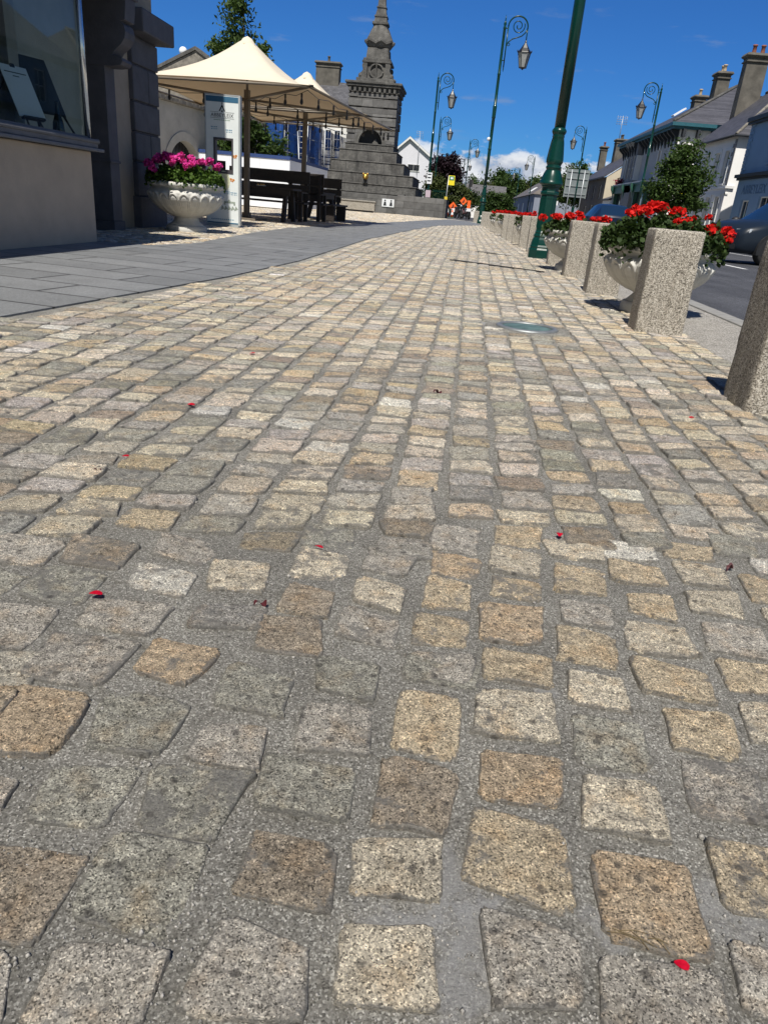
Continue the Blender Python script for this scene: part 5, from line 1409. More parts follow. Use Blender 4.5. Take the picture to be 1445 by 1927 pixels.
def netting(parent, P0_, U, ln, z0, z1, seed):
    V = []; F = []; P0_ = Vector(P0_); U = Vector(U); Nn = Vector((U.y, -U.x, 0)); n, m = 40, 14
    for i in range(n + 1):
        for j in range(m + 1):
            o_ = 0.09 * math.sin(i * 0.9 + seed) + 0.06 * math.sin(i * 2.3 + j * 0.7)
            zz = z0 + (z1 - z0) * j / m
            if j == 0: zz += 0.25 * math.sin(i * 0.55 + seed) + 0.12 * math.sin(i * 1.7)
            V.append(P0_ + U * (ln * i / n) + Nn * o_ + Vector((0, 0, zz)))
    for i in range(n):
        for j in range(m): F.append((i * (m + 1) + j, (i + 1) * (m + 1) + j, (i + 1) * (m + 1) + j + 1, i * (m + 1) + j + 1))
    mb = MB(); mb.add(V, F, 0, True); return mb.build('netting', M['net'], parent, fix=False)
netting(bd, (-18, 45.6, 0), (1, 0, 0), 7.2, 2.1, 5.3, 1)
netting(bd, (-10.7, 45.7, 0), (0.13, 0.99, 0), 13.0, 1.9, 4.7, 3)
sc_ = thing('scaffold', 'steel scaffold poles and deck round the netted building', 'scaffold', (-11, 46, 0), world=True)
M['galv'] = plain('galvanised_tube', (0.40, 0.42, 0.44), 0.45, 0.1, 6, metal=0.5)
for x in (-17.5, -15.4, -13.2, -11.0):
    for y in (45.8, 46.9): mb = MB(); mb.tube([(x, y, 0), (x, y, 5.6)], 0.03, 6); mb.build('upright', M['galv'], sc_)
for y in (49.5, 53, 56.5):
    for x in (-10.6 + (y - 46) * 0.13, -11.4): mb = MB(); mb.tube([(x, y, 0), (x, y, 5.2)], 0.03, 6); mb.build('upright', M['galv'], sc_)
for z in (1.9, 2.9, 3.9, 4.9):
    mb = MB(); mb.tube([(-17.8, 45.72, z), (-10.9, 45.72, z)], 0.025, 6); mb.tube([(-10.75, 45.8, z), (-9.1, 58, z)], 0.025, 6); mb.build('ledger', M['galv'], sc_)
mb = MB(); mb.box(-17.6, -11, 45.9, 46.85, 1.93, 1.98); mb.build('deck', plain('scaffold_board', (0.30, 0.26, 0.19), 0.8, 0.2, 3), sc_)
t = thing('ladder', 'grey ladder leaning on the scaffold by the blue netting', 'ladder', (-9.8, 44, 0), world=True)
A0, A1 = Vector((-9.2, 44.6, 0)), Vector((-9.75, 45.5, 4.5))
for s in (-0.2, 0.2):
    mb = MB(); mb.tube([A0 + Vector((s, 0, 0)), A1 + Vector((s, 0, 0))], 0.035, 6); mb.build('rail', M['galv'], t)
for i in range(15):
    p = A0 + (A1 - A0) * ((i + 0.7) / 15.5)
    mb = MB(); mb.tube([p + Vector((-0.2, 0, 0)), p + Vector((0.2, 0, 0))], 0.018, 5); mb.build('rung', M['galv'], t)
wb = thing('white_building', 'narrow sunlit white building with railings between the netting and the monument', 'building', (-10.5, 60, 0), world=True)
mb = MB(); mb.box(-11.35, -9.4, 61, 70, -0.1, 6.2); mb.build('wall', plain('white_wall', (0.70, 0.69, 0.64), 0.85, 0.05, 1), wb)
for x in (-10.9, -10.2): window(wb, (x - 0.25, 61, 0), (1, 0, 0), (0, -1, 0), (0, 0.5, 4.1, 5.4), -0.03)
mb = MB()
for z in (3.6, 4.1): mb.tube([(-11.4, 60.6, z), (-9.2, 60.6, z)], 0.03, 5)
for x in (-11.3, -10.6, -9.9, -9.3): mb.tube([(x, 60.6, 2.5), (x, 60.6, 4.6)], 0.03, 5)
mb.build('railing', M['galv'], wb)
# house with a big chimney, left of the monument
M['slate_x'] = m_slate('slate_x', (0.06, 0.06, 0.07), 'X'); M['slate_y'] = m_slate('slate_y', (0.075, 0.075, 0.082), 'Y')
M['chim'] = plain('rendered_chimney', (0.105, 0.097, 0.083), 0.95, 0.35, 1.8, 0.6, 10, dirt=0.4)
M['pot'] = plain('clay_pot', (0.22, 0.075, 0.045), 0.8, 0.2, 8)
M['pot_pale'] = plain('pale_clay_pot', (0.42, 0.33, 0.22), 0.8, 0.2, 8)
def chimney(parent, x0, x1, y0, y1, z0, z1, npot, potmat=None, taper=0.0):
    mb = MB(); cx_, cy_ = (x0 + x1) / 2, (y0 + y1) / 2; hx, hy = (x1 - x0) / 2, (y1 - y0) / 2; H_ = z1 - z0
    mb.frustum(cx_, cy_, z0, z1 - 0.5, hx, hy, hx - taper, hy - taper)
    e = hx - taper
    mb.box(cx_ - e - 0.07, cx_ + e + 0.07, cy_ - hy - 0.07, cy_ + hy + 0.07, z1 - 0.5, z1 - 0.42)
    mb.box(cx_ - e, cx_ + e, cy_ - hy, cy_ + hy, z1 - 0.42, z1 - 0.28)
    mb.frustum(cx_, cy_, z1 - 0.28, z1 - 0.15, e, hy, e + 0.16, hy + 0.16); mb.frustum(cx_, cy_, z1 - 0.15, z1, e + 0.16, hy + 0.16, e + 0.08, hy + 0.08)
    c = mb.build('chimney', M['chim'], parent, bevel=0.02)
    for i in range(npot):
        px = cx_ + (x1 - x0 - 0.3) * ((i + 0.5) / npot - 0.5) if hx > hy else cx_; py = cy_ if hx > hy else cy_ + (y1 - y0 - 0.3) * ((i + 0.5) / npot - 0.5)
        p = MB(); p.lathe([(0.15, z1), (0.13, z1 + 0.12), (0.115, z1 + 0.40), (0.15, z1 + 0.42), (0.15, z1 + 0.50), (0.10, z1 + 0.5)], 12, (px, py, 0)); p.build('chimney_pot', potmat or M['pot'], c)
    return c
hs = thing('slate_roof_house', 'grey slate roofed house with a broad chimney, left of the monument', 'house', (-14, 78, 0), world=True)
mb = MB(); mb.box(-19, -11.55, 75, 83, -0.1, 8.0); mb.build('wall', plain('grey_house_wall', (0.16, 0.155, 0.15), 0.9, 0.15, 1), hs)
mb = MB(); mb.prism([(-19.2, 74.6, 7.9), (-19.2, 83.4, 7.9), (-19.2, 79, 10.9)], (7.9, 0, 0)); mb.build('roof', M['slate_y'], hs)
chimney(hs, -15.5, -13.25, 78.4, 79.6, 9.8, 12.5, 1, M['chim'])
# old courtyard building with arch
M['old_render'] = plain('old_grey_render', (0.40, 0.385, 0.35), 0.9, 0.16, 1.3, 0.5, 12, dirt=0.35)
M['rubble'] = plain('rubble_stone', (0.19, 0.175, 0.15), 0.95, 0.45, 5, 1.0, 6)
ab = thing('courtyard_wall', 'grey rendered courtyard wall with an arched gateway and stone coping', 'wall', (-11, 32, 0), world=True)
Ua = Vector((math.sin(R_(9.5)), math.cos(R_(9.5)), 0)); Na = Vector((Ua.y, -Ua.x, 0)); Oa = Vector((-12.05, 26.5, 0))
P = lambda u, z, n=0: Oa + Ua * u + Na * n + Vector((0, 0, z))
c0, rr = 4.55, 1.28
arcp = [(c0 + rr * math.cos(a), 1.05 + 1.18 * math.sin(a)) for a in np.linspace(math.pi, 0, 22)]
mb = MB()
mb.prism([P(-4, -0.1), P(1.55, -0.1), P(1.55, 2.05), P(2.4, 2.05), P(2.4, -0.1), P(c0 - rr, -0.1)] + [P(u, z) for u, z in arcp] + [P(c0 + rr, -0.1), P(12, -0.1), P(12, 3.45), P(-4, 3.45)], -Na * 0.5) if False else None
for (u0, u1, z0, z1) in ((-4, 0.9, -0.1, 3.45), (0.9, 1.75, -0.1, 2.0), (0.9, 1.75, 3.15, 3.45), (1.75, c0 - rr, -0.1, 3.45)):
    mb.obox(Oa, Ua, (0, 0, 1), Na, u0, u1, z0, z1, -0.5, 0)
mb.prism([P(c0 - rr, 1.05)] + [P(u, z) for u, z in arcp] + [P(c0 + rr, 1.05), P(c0 + rr, 3.45), P(c0 - rr, 3.45)], -Na * 0.5)
mb.obox(Oa, Ua, (0, 0, 1), Na, c0 + rr, 12, -0.1, 3.45, -0.5, 0)
mb.build('wall', M['old_render'], ab)
mb = MB()
for i in range(32): mb.obox(Oa, Ua, (0, 0, 1), Na, -4 + i * 0.5, -3.52 + i * 0.5, 3.455, 3.455 + 0.20 + random.uniform(-.03, .05), -0.55, 0.16)
mb.build('coping', M['rubble'], ab, bevel=0.03)
am = MB()
ringp = [P(c0 + 1.62 * math.cos(a), 1.05 + 1.5 * math.sin(a)) for a in np.linspace(math.pi, 0, 22)] + [P(u, z) for u, z in arcp[::-1]]
am.prism(ringp, Na * 0.035); am.build('arch_band', M['old_render'], ab)
gt = MB()
for i in range(22): gt.obox(Oa, Ua, (0, 0, 1), Na, c0 - rr + 0.03 + i * 0.115, c0 - rr + 0.09 + i * 0.115, 0, 2.2, -0.36, -0.33)
gt.obox(Oa, Ua, (0, 0, 1), Na, c0 - rr, c0 + rr, 0, 2.25, -0.5, -0.48)
gt.build('gate', M['black_metal'], ab)
lv = MB()
for i in range(12): lv.obox(Oa, Ua, (0, 0.25, 1), Na, 0.9, 1.75, 2.05 + i * 0.09, 2.09 + i * 0.09, -0.16, -0.06)
lv.obox(Oa, Ua, (0, 0, 1), Na, 0.9, 1.75, 2.0, 3.15, -0.42, -0.40)
lv.build('louvre', M['card'], ab)
bx = thing('netted_house', 'house end wrapped in blue netting showing above the courtyard wall', 'house', (-17, 44, 0), world=True)
mb = MB(); mb.box(-24, -16.3, 42.4, 50, -0.1, 5.2); mb.build('wall', plain('blue_wrapped_wall', (0.03, 0.07, 0.16), 0.7, 0.3, 1.2), bx)
netting(bx, (-23, 42.0, 0), (1, 0, 0), 8.6, 2.9, 5.4, 6)
mb = MB()
for z in (3.6, 4.35, 5.1): mb.tube([(-23, 41.8, z), (-14.6, 41.8, z)], 0.035, 6)
for x in (-20, -18.4, -16.9): mb.tube([(x, 41.75, 2.5), (x, 41.75, 5.5)], 0.035, 6)
mb.build('scaffold_tube', M['galv'], bx)
gs = thing('stone_gable', 'dark rubble stone gable end rising behind the first umbrella', 'house', (-14, 40, 0), world=True)
mb = MB(); mb.prism([(-17.3, 40, -0.1), (-10.9, 40, -0.1), (-10.9, 40, 4.9), (-13.9, 40, 6.70), (-17.3, 40, 5.1)], (0, 0.6, 0)); mb.build('gable_wall', M['rubble'], gs)
mb = MB(); mb.prism([(-17.5, 39.92, 5.02), (-13.9, 39.92, 6.72), (-10.7, 39.92, 4.82), (-10.7, 39.92, 4.96), (-13.9, 39.92, 6.88), (-17.5, 39.92, 5.16)], (0, 0.8, 0)); mb.build('verge_coping', M['mon_plain'], gs)
mb = MB(); mb.sphere((-14.6, 40.2, 6.66), 0.20, 12, 8); mb.build('finial_ball', M['card'], gs)
ch = MB(); ch.box(-16.9, -16.2, 36, 36.8, 0, 6.1); ch.box(-17.0, -16.1, 35.9, 36.9, 5.75, 5.95)
tag(ch.build('chimney_stack', M['mon_dark']), 'dark chimney stack just showing past the shop corner', 'chimney')
# white gable house right of the monument (far)
def at72(x, z, Yd=130.0): return x * Yd / 72.0, 0.62 + (z - 0.62) * Yd / 72.0
wg = thing('white_gable_house', 'white gabled house with one wide window, right of the monument', 'house', (-9.3, 130, 0), world=True)
xl, xr = -12.35, -6.45; xp, zp = -9.85, 10.45; ze = 8.1
mb = MB(); mb.prism([(xl, 130, -0.1), (xr, 130, -0.1), (xr, 130, ze), (xp, 130, zp), (xl, 130, ze + 0.1)], (0, 9, 0)); mb.build('wall', plain('white_gable', (0.62, 0.62, 0.66), 0.85, 0.04, 0.8), wg)
mb = MB(); mb.prism([(xl - 0.4, 129.7, ze - 0.15), (xp, 129.7, zp + 0.02), (xr + 0.3, 129.7, ze - 0.2), (xr + 0.3, 129.7, ze + 0.08), (xp, 129.7, zp + 0.35), (xl - 0.4, 129.7, ze + 0.15)], (0, 9.6, 0)); mb.build('roof', M['slate_x'], wg)
mb = MB(); mb.prism([(xl - 0.45, 129.55, ze - 0.25), (xp, 129.55, zp - 0.05), (xr + 0.35, 129.55, ze - 0.3), (xr + 0.35, 129.55, ze + 0.02), (xp, 129.55, zp + 0.30), (xl - 0.45, 129.55, ze + 0.07)], (0, 0.14, 0)); mb.build('bargeboard', M['win_white'], wg)
window(wg, (-9.9, 130, 0), (1, 0, 0), (0, -1, 0), (0, 1.95, 5.75, 6.75), -0.05, bars=1, sash=False, sill=M['win_white'])
mb = MB(); mb.tube([(-8.3, 129.4, 5.2), (-8.3, 129.4, 11.6)], 0.035, 5)
for z in (10.6, 10.9, 11.2, 11.5): mb.tube([(-8.9, 129.4, z), (-7.7, 129.4, z)], 0.018, 4)
for x in (-8.8, -8.5, -8.1, -7.8): mb.tube([(x, 129.4, 10.5), (x, 129.4, 11.6)], 0.012, 4)
mb.build('aerial', M['galv'], wg)
mb = MB(); mb.box(-16.5, -12.4, 130.5, 138, -0.1, 8.3); mb.prism([(-16.8, 130.3, 8.3), (-12.5, 130.3, 8.3), (-12.5, 130.3, 9.9), (-16.8, 130.3, 9.9)], (0, 7, 0)); mb.build('rear_wing', M['slate_y'], wg)

# ------------------------------------------------------------------ trees and hedges
M['bark'] = plain('bark', (0.07, 0.055, 0.04), 0.95, 0.3, 12, 0.8, 20)
M['leaf_mid'] = m_leaf('leaf_mid_green', (0.020, 0.040, 0.010), (0.065, 0.110, 0.025), 0.5, 0.28, 0.8)
M['leaf_pale'] = m_leaf('leaf_pale_green', (0.030, 0.055, 0.016), (0.10, 0.15, 0.045), 0.5, 0.3, 0.8)
M['leaf_dark'] = m_leaf('leaf_dark_green', (0.012, 0.026, 0.009), (0.040, 0.068, 0.018), 0.5, 0.22, 0.7)
M['leaf_purple'] = m_leaf('leaf_copper', (0.010, 0.006, 0.009), (0.030, 0.014, 0.020), 0.5, 0.15, 0.7)
M['leaf_olive'] = m_leaf('leaf_olive', (0.028, 0.040, 0.012), (0.085, 0.105, 0.030), 0.55, 0.25, 0.3)
def crown_points(blobs, n, seed, clumps=60, spread=0.22):
    g = np.random.default_rng(seed); W_ = np.array([b[3] * b[4] * b[5] for b in blobs]) ** 0.7; W_ /= W_.sum()
    C = []
    for _ in range(clumps):
        b = blobs[g.choice(len(blobs), p=W_)]
        v = g.normal(0, 1, 3); v /= np.linalg.norm(v); r = g.random() ** 0.38
        C.append((np.array(b[:3]) + v * np.array(b[3:]) * r, min(b[3:])))
    out = []
    per = max(1, n // clumps)
    for c, s in C:
        k = int(per * g.uniform(0.5, 1.5))
        d = g.normal(0, 1, (k, 3)) * s * spread * g.uniform(0.7, 1.3) * np.array([1.15, 1.15, 0.75])
        out.append(c + d)
    return np.vstack(out)
def tree(name, label, loc, blobs, n, leaf, mat, seed, trunk_h, trunk_r, group=None, cat='tree', clumps=70, kind='blade', spread=0.24):
    t = thing(name, label, cat, loc, group=group)
    tb = MB(); g = random.Random(seed)
    tb.tube([(0, 0, -0.1), (0.02, 0.02, trunk_h * 0.4), (-0.03, 0.0, trunk_h * 0.8), (0.0, 0.03, trunk_h * 1.15)], [trunk_r * 1.25, trunk_r, trunk_r * 0.85, trunk_r * 0.6], 9)
    for b in blobs[:9]:
        z0 = trunk_h * g.uniform(0.75, 1.1)
        tb.tube([(0, 0, z0), (b[0] * 0.5, b[1] * 0.5, z0 + (b[2] - z0) * 0.6), (b[0], b[1], b[2])], [trunk_r * 0.55, trunk_r * 0.35, trunk_r * 0.12], 6)
    tb.build('trunk', M['bark'], t)
    leaf_cloud('crown', crown_points(blobs, n, seed, clumps, spread), leaf, mat, t, kind, seed)
    return t
tree('poplar_tree', 'tall feathery green tree rising behind the first umbrella', (-13.3, 46, 0),
     [(-0.2, 0, 8.2, .9, .9, 1.7), (0.1, 0, 10.2, .62, .6, 1.5), (-1.5, 0, 7.2, .7, .7, 1.0), (1.25, 0, 7.1, .55, .6, 1.1), (-0.9, 0, 6.0, 1.1, 1, 1.0), (0.6, 0, 5.6, 1.2, 1, 1.2), (0.2, 0, 4.2, 1.4, 1.2, 1.2)], 9500, 0.125, M['leaf_pale'], 3, 3.2, 0.16, clumps=150, spread=0.26).scale = (1.02, 1.0, 1.05)
tree('broadleaf_tree', 'small dark leafy tree under the umbrella edge beside the netting', (-9.25, 33.5, 0),
     [(0, 0, 3.3, .9, .9, .8), (-.5, 0, 2.4, .8, .8, .7), (.5, 0, 2.3, .7, .7, .8), (0, 0, 4.2, .7, .7, .6)], 4200, 0.11, M['leaf_mid'], 4, 1.4, 0.10)
tree('copper_beech', 'dark purple copper beech beyond the monument', (-2.75, 100, 0),
     [(0, 0, 4.6, 1.9, 1.9, 1.7), (-.8, 0, 5.4, 1.1, 1.2, 1.1), (.7, 0, 5.7, 1.1, 1.2, 1.1), (0, 0, 3.2, 1.9, 1.8, 1.1), (1.1, 0, 4.1, 1.0, 1, 1.2)], 9000, 0.20, M['leaf_purple'], 5, 1.8, 0.22, clumps=150)
def hedge(label, loc, blobs, n, leaf, mat, seed, name='hedge', group=None):
    t = thing(name, label, 'hedge', loc, group=group)
    tb = MB()
    for b in blobs[:4]: tb.tube([(b[0], b[1], -0.1), (b[0] + 0.1, b[1], b[2])], 0.05, 5)
    tb.build('stems', M['bark'], t)
    leaf_cloud('foliage', crown_points(blobs, n * 2, seed, 150, 0.28), leaf * 1.15, mat, t, 'blade', seed)
hedge('tall green hedge behind the bus stop sign', (-1.3, 70, 0), [(-1.6, 0, 1.3, .8, .8, 1.3), (-.7, 0, 1.7, .8, .8, 1.3), (0.1, 0, 1.4, .7, .8, 1.4), (.9, 0, 1.5, .7, .8, 1.2), (1.5, .4, 1.2, .6, .7, 1.0), (-1.5, 0, 2.5, .7, .7, .9)], 4200, 0.11, M['leaf_olive'], 6)
hedge('rounded green bush right of the second lamp post', (3.1, 85, 0), [(-.9, 0, 1.3, .8, .8, 1.2), (0, 0, 1.5, .9, .8, 1.3), (.9, 0, 1.3, .9, .8, 1.2), (1.6, 0, 1.0, .7, .7, 1.0), (-.3, 0, .6, 1.5, .8, .6)], 3600, 0.12, M['leaf_mid'], 7)
hedge('dark bush left of the second lamp post, behind the road works', (0.95, 95, 0), [(0, 0, 1.3, .9, .8, 1.4), (-.5, 0, 1.0, .8, .8, 1.0), (.6, 0, 1.4, .7, .7, 1.2)], 2200, 0.13, M['leaf_dark'], 8)
FT = [(888, 8.2, 2.4), (912, 8.0, 2.6), (934, 10.6, 3.9), (958, 9.6, 3.4), (979, 8.8, 3.0), (997, 9.6, 3.4), (1016, 10.2, 3.3), (1036, 9.4, 3.2), (1057, 9.8, 3.5), (1078, 9.0, 3.2)]
fl_ = ['small dome tree farthest left of the far tree row', 'dome tree just left of the second lamp post', 'tallest dome tree of the far row, just right of the second lamp post', 'dome tree right of the tallest in the far row',
       'lower tree in the middle of the far row', 'tree in the far row behind the faintest right lamp post', 'rounded dome tree between the two distant right lamp posts', 'pointed tree right of the distant right lamp posts', 'far row tree touching the nearest lamp post', 'far row tree just right of the nearest lamp post']
far0 = None
for i, (px, top, rw) in enumerate(FT):
    Yd = 225 + (i % 3) * 8; x = (px - 872) / 1464.0 * Yd
    if i < 3:
        g = random.Random(40 + i)
        bl = [(0, 0, 5.4, 2.9, 2.9, 3.6), (-1.3, 0, 4.4, 2.0, 2, 2.4), (1.3, 0, 4.4, 2.0, 2, 2.4), (g.uniform(-.5, .5), 0, 7.2, 1.9, 2, 1.9), (0, 0, 2.8, 3.0, 2.6, 2.0)]
        o = tree('dome_tree', fl_[i], (x, Yd, 0), bl, 5000, 0.36, M['leaf_olive'] if i % 2 else M['leaf_mid'], 50 + i, 2.2, 0.3, 'round trees at the end of the street', clumps=70, spread=0.26)
        if i == 0: T3 = []
        T3.append(o)
    else:
        o = dup_at(T3[i % 3], (x, Yd, 0), R_(37 * i), fl_[i])
    o.scale = (rw / 3.1, rw / 3.1, top / 7.4)
tree('street_tree', 'young leafy street tree in front of the white house', (11.75, 45.3, 0),
     [(0, 0, 2.7, .95, .95, .9), (.2, 0, 3.7, .75, .75, .75), (.45, 0, 4.4, .36, .4, .4), (-.75, 0, 2.2, .65, .7, .55), (.85, 0, 2.6, .6, .7, .7), (.3, 0, 1.7, .9, .9, .5), (-.2, 0, 3.3, .7, .7, .6)], 8000, 0.10, M['leaf_mid'], 9, 1.1, 0.07, clumps=170, spread=0.30).scale = (1.2, 1.2, 1.12)
tree('roadside_tree', 'bushy green tree behind the large road sign', (14.2, 104, 0),
     [(0, 0, 4.2, 2.0, 2, 2.2), (-1.0, 0, 5.0, 1.2, 1.2, 1.4), (.9, 0, 5.4, 1.2, 1.2, 1.4), (0, 0, 6.4, 1.2, 1.2, 1.2), (-1.7, 0, 3.6, 1.1, 1, 1.3), (1.3, 0, 3.2, 1.2, 1, 1.4)], 6500, 0.20, M['leaf_mid'], 10, 2.2, 0.18, clumps=80)
t = thing('cordyline', 'thin palm with drooping leaves in front of the white gable', 'palm', (-4.35, 60, 0))
mb = MB(); mb.tube([(0, 0, 0), (0.05, 0, 1.2), (0.02, 0, 2.25)], [0.13, 0.10, 0.09], 8); mb.build('trunk', plain('palm_trunk', (0.20, 0.16, 0.10), 0.95, 0.3, 20, 0.7, 30), t)
mb = MB(); g = random.Random(4)
for i in range(46):
    a = g.uniform(0, 6.28); l_ = g.uniform(0.5, 0.85); e = g.uniform(-0.1, 1.2)
    P_ = [Vector((0.02, 0, 2.25))]
    for k in range(1, 6): f = k / 5; P_.append(Vector((0.02 + math.cos(a) * l_ * f * math.cos(e * (1 - f)), math.sin(a) * l_ * f * math.cos(e * (1 - f)), 2.25 + l_ * f * math.sin(e) * 0.7 - 0.5 * f * f)))
    sd = Vector((-math.sin(a), math.cos(a), 0)) * 0.02
    V = []
    for k, p in enumerate(P_): V += [p - sd * (1 - k / 5.2), p + sd * (1 - k / 5.2)]
    mb.add(V, [(2 * k, 2 * k + 1, 2 * k + 3, 2 * k + 2) for k in range(5)])
mb.build('fronds', M['leaf_pale'], t, fix=False)

# ------------------------------------------------------------------ houses on the far side of the street
FX = 14.5
M['white_r'] = plain('white_house_render', (0.80, 0.79, 0.765), 0.85, 0.05, 0.9, 0.1, 30, dirt=0.10)
M['grey_r'] = plain('grey_house_render', (0.50, 0.485, 0.47), 0.85, 0.06, 0.9, 0.1, 30, dirt=0.1)
M['blue_r'] = plain('blue_house_paint', (0.18, 0.29, 0.44), 0.7, 0.05, 0.9)
M['blue_dark'] = plain('blue_lettering', (0.10, 0.18, 0.29), 0.6, 0.05, 2)
M['navy_trim'] = plain('dark_cornice', (0.018, 0.022, 0.028), 0.6, 0.1, 2)
M['teal'] = plain('teal_trim', (0.02, 0.10, 0.13), 0.5, 0.1, 3)
M['shopgreen'] = plain('shopfront_green', (0.022, 0.085, 0.058), 0.45, 0.12, 3)
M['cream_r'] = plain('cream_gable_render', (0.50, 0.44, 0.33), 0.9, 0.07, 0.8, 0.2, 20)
M['quoin'] = plain('grey_quoin', (0.22, 0.22, 0.225), 0.85, 0.15, 3)
def fwall(root, y0, y1, z1, holes, mat, x=FX, depth=0.16, name='front_wall'):
    """facade facing the street (-X); u runs from the near end y0 towards the far end"""
    mb = MB(); facade(mb, (x, y0, 0), (0, 1, 0), (-1, 0, 0), y1 - y0, z1, holes, depth); return mb.build(name, mat, root, fix=False)
def fwin(root, y0, holes, **k):
    for h in holes: window(root, (k.get('x', FX), y0, 0), (0, 1, 0), (-1, 0, 0), h, 0.16, sill=k.get('sill'), sash=k.get('sash', True), bars=k.get('bars', 1), mat=k.get('mat'))
# blue building
bb = thing('blue_building', 'blue painted shop building with dark cornice, at the right edge behind the large dark car', 'building', (FX, 38, 0), world=True)
y0, y1 = 26, 44.15
hU = [(13.6, 14.7, 3.95, 5.4), (10.6, 11.7, 3.95, 5.4), (7.4, 8.5, 3.95, 5.4)]; hG = [(15.9, 17.0, 0.9, 2.25), (13.2, 14.6, 0.7, 2.4), (10.6, 12.2, 0.1, 2.4), (7, 9.5, 0.7, 2.4)]
fwall(bb, y0, y1, 6.0, hU + hG, M['blue_r']); fwin(bb, y0, hU, sill=M['blue_r']); fwin(bb, y0, hG, sash=False)
mb = MB(); mb.box(FX + 0.17, 24, y0, y1 - 0.003, -0.1, 6.0); mb.box(FX + 0.003, FX + 0.17, y1 - 0.16, y1, -0.1, 6.0); mb.box(FX, FX + 0.17, y0, y0 + 0.003, 0, 6); mb.build('side_wall', M['blue_r'], bb)
mb = MB(); mb.box(FX - 0.30, 24.1, y0 - 0.1, y1 + 0.06, 6.003, 6.20); mb.box(FX - 0.20, FX, y0, y1 + 0.2, 5.88, 6.0); mb.build('eaves_cornice', M['navy_trim'], bb)
mb = MB(); mb.prism([(FX - 0.2, y0, 6.2), (24, y0, 6.2), (19, y0, 9.4)], (0, y1 - y0, 0)); mb.build('roof', M['slate_x'], bb)
mb = MB(); mb.box(FX - 0.22, FX - 0.003, y0, y1 + 0.22, 3.36, 3.52); mb.box(FX - 0.12, FX - 0.003, y0, y1 + 0.1, 3.24, 3.357); mb.build('shopfront_cornice', M['navy_trim'], bb)
mb = MB()
for i in range(14): mb.box(FX - 0.035, FX - 0.002, y1 - (0.55 if i % 2 else 0.35), y1 + 0.02, 3.56 + i * 0.17, 3.71 + i * 0.17)
mb.build('quoins', M['blue_r'], bb)
text_mesh('ABBEYLEIX', 0.62, M['blue_dark'], bb, Matrix.Translation(-Vector((FX, 38, 0))) @ upright(FX - 0.012, y1 - 0.9, 2.55, '-X'), 0.012, name='fascia_lettering', align='LEFT', spacing=1.1)
# white hipped house
WFX = 14.9
wh = thing('white_house', 'white hipped house with tall sash windows and a sunlit end wall', 'house', (WFX, 50, 0), world=True)
WFX = 14.9
y0, y1, ze = 47.2, 55.0, 5.70
hU = [(0.75, 1.5, 3.25, 5.0), (2.45, 3.2, 3.25, 5.0), (4.4, 5.15, 3.25, 5.0)]; hG = [(0.75, 1.5, 0.75, 2.55), (2.45, 3.2, 0.75, 2.55), (4.4, 5.3, 0.05, 2.6)]
fwall(wh, y0, y1, ze, hU + hG, M['white_r'], x=WFX); fwin(wh, y0, hU, sill=M['win_white'], x=WFX); fwin(wh, y0, hG, sill=M['win_white'], x=WFX)
mb = MB(); mb.box(WFX + 0.001, 22, y0, y0 + 0.16, -0.1, ze); mb.box(WFX + 0.17, 22, y0 + 0.161, y1, -0.1, ze); mb.build('side_wall', M['white_r'], wh)
mb = MB(); mb.box(WFX - 0.07, WFX - 0.003, y0 - 0.1, y1, 2.98, 3.10); mb.box(WFX - 0.10, WFX + 0.4, y0 - 0.12, y0 - 0.003, 2.98, 3.12); mb.box(WFX - 0.05, WFX - 0.003, y0 - 0.06, y1, 2.66, 2.74); mb.box(WFX - 0.05, WFX + 0.16, y0 - 0.06, y0 - 0.003, 2.66, 2.74); mb.build('string_course', M['win_white'], wh)
mb = MB()
for i in range(11): mb.box(WFX - 0.03, WFX - 0.002, y0 - 0.02, y0 + (0.5 if i % 2 else 0.3), 3.13 + i * 0.22, 3.33 + i * 0.22)
mb.build('quoins', M['quoin'], wh)
mb = MB(); V = [(WFX - 0.3, y0 - 0.3, ze), (22.3, y0 - 0.3, ze), (22.3, y1 + 0.1, ze), (WFX - 0.3, y1 + 0.1, ze), (18.4, y0 + 3.6, 9.0), (18.4, y1 + 0.1, 9.0)]
mb.add(V, [(0, 3, 5, 4), (0, 4, 1), (1, 4, 5, 2), (2, 5, 3), (0, 1, 2, 3)]); mb.build('roof', M['slate_x'], wh)
mb = MB(); mb.tube([(WFX - 0.33, y0 - 0.3, ze - 0.03), (WFX - 0.33, y1, ze - 0.03)], 0.06, 6); mb.tube([(WFX - 0.33, y0 - 0.33, ze - 0.03), (22, y0 - 0.33, ze - 0.03)], 0.06, 6); mb.build('gutter', M['navy_trim'], wh)
mb = MB(); mb.tube([(WFX - 0.25, y0 - 0.25, ze + 0.03), (18.4, y0 + 3.6, 9.04)], 0.09, 6); mb.tube([(18.4, y0 + 3.6, 9.04), (18.4, y1, 9.04)], 0.09, 6); mb.build('ridge_tiles', M['rubble'], wh)
chimney(wh, 16.70, 18.05, y1 - 0.15, y1 + 0.75, 6.4, 11.15, 2, M['pot'], taper=0.03)
for h in hU + hG:
    mb = MB()
    for (u0, u1, v0, v1) in ((h[0] - 0.16, h[0] - 0.003, h[2], h[3] + 0.16), (h[1] + 0.003, h[1] + 0.16, h[2], h[3] + 0.16), (h[0], h[1], h[3] + 0.003, h[3] + 0.16)):
        mb.box(WFX - 0.045, WFX - 0.003, y0 + u0, y0 + u1, v0, v1)
    mb.build('window_surround', M['win_white'], wh)
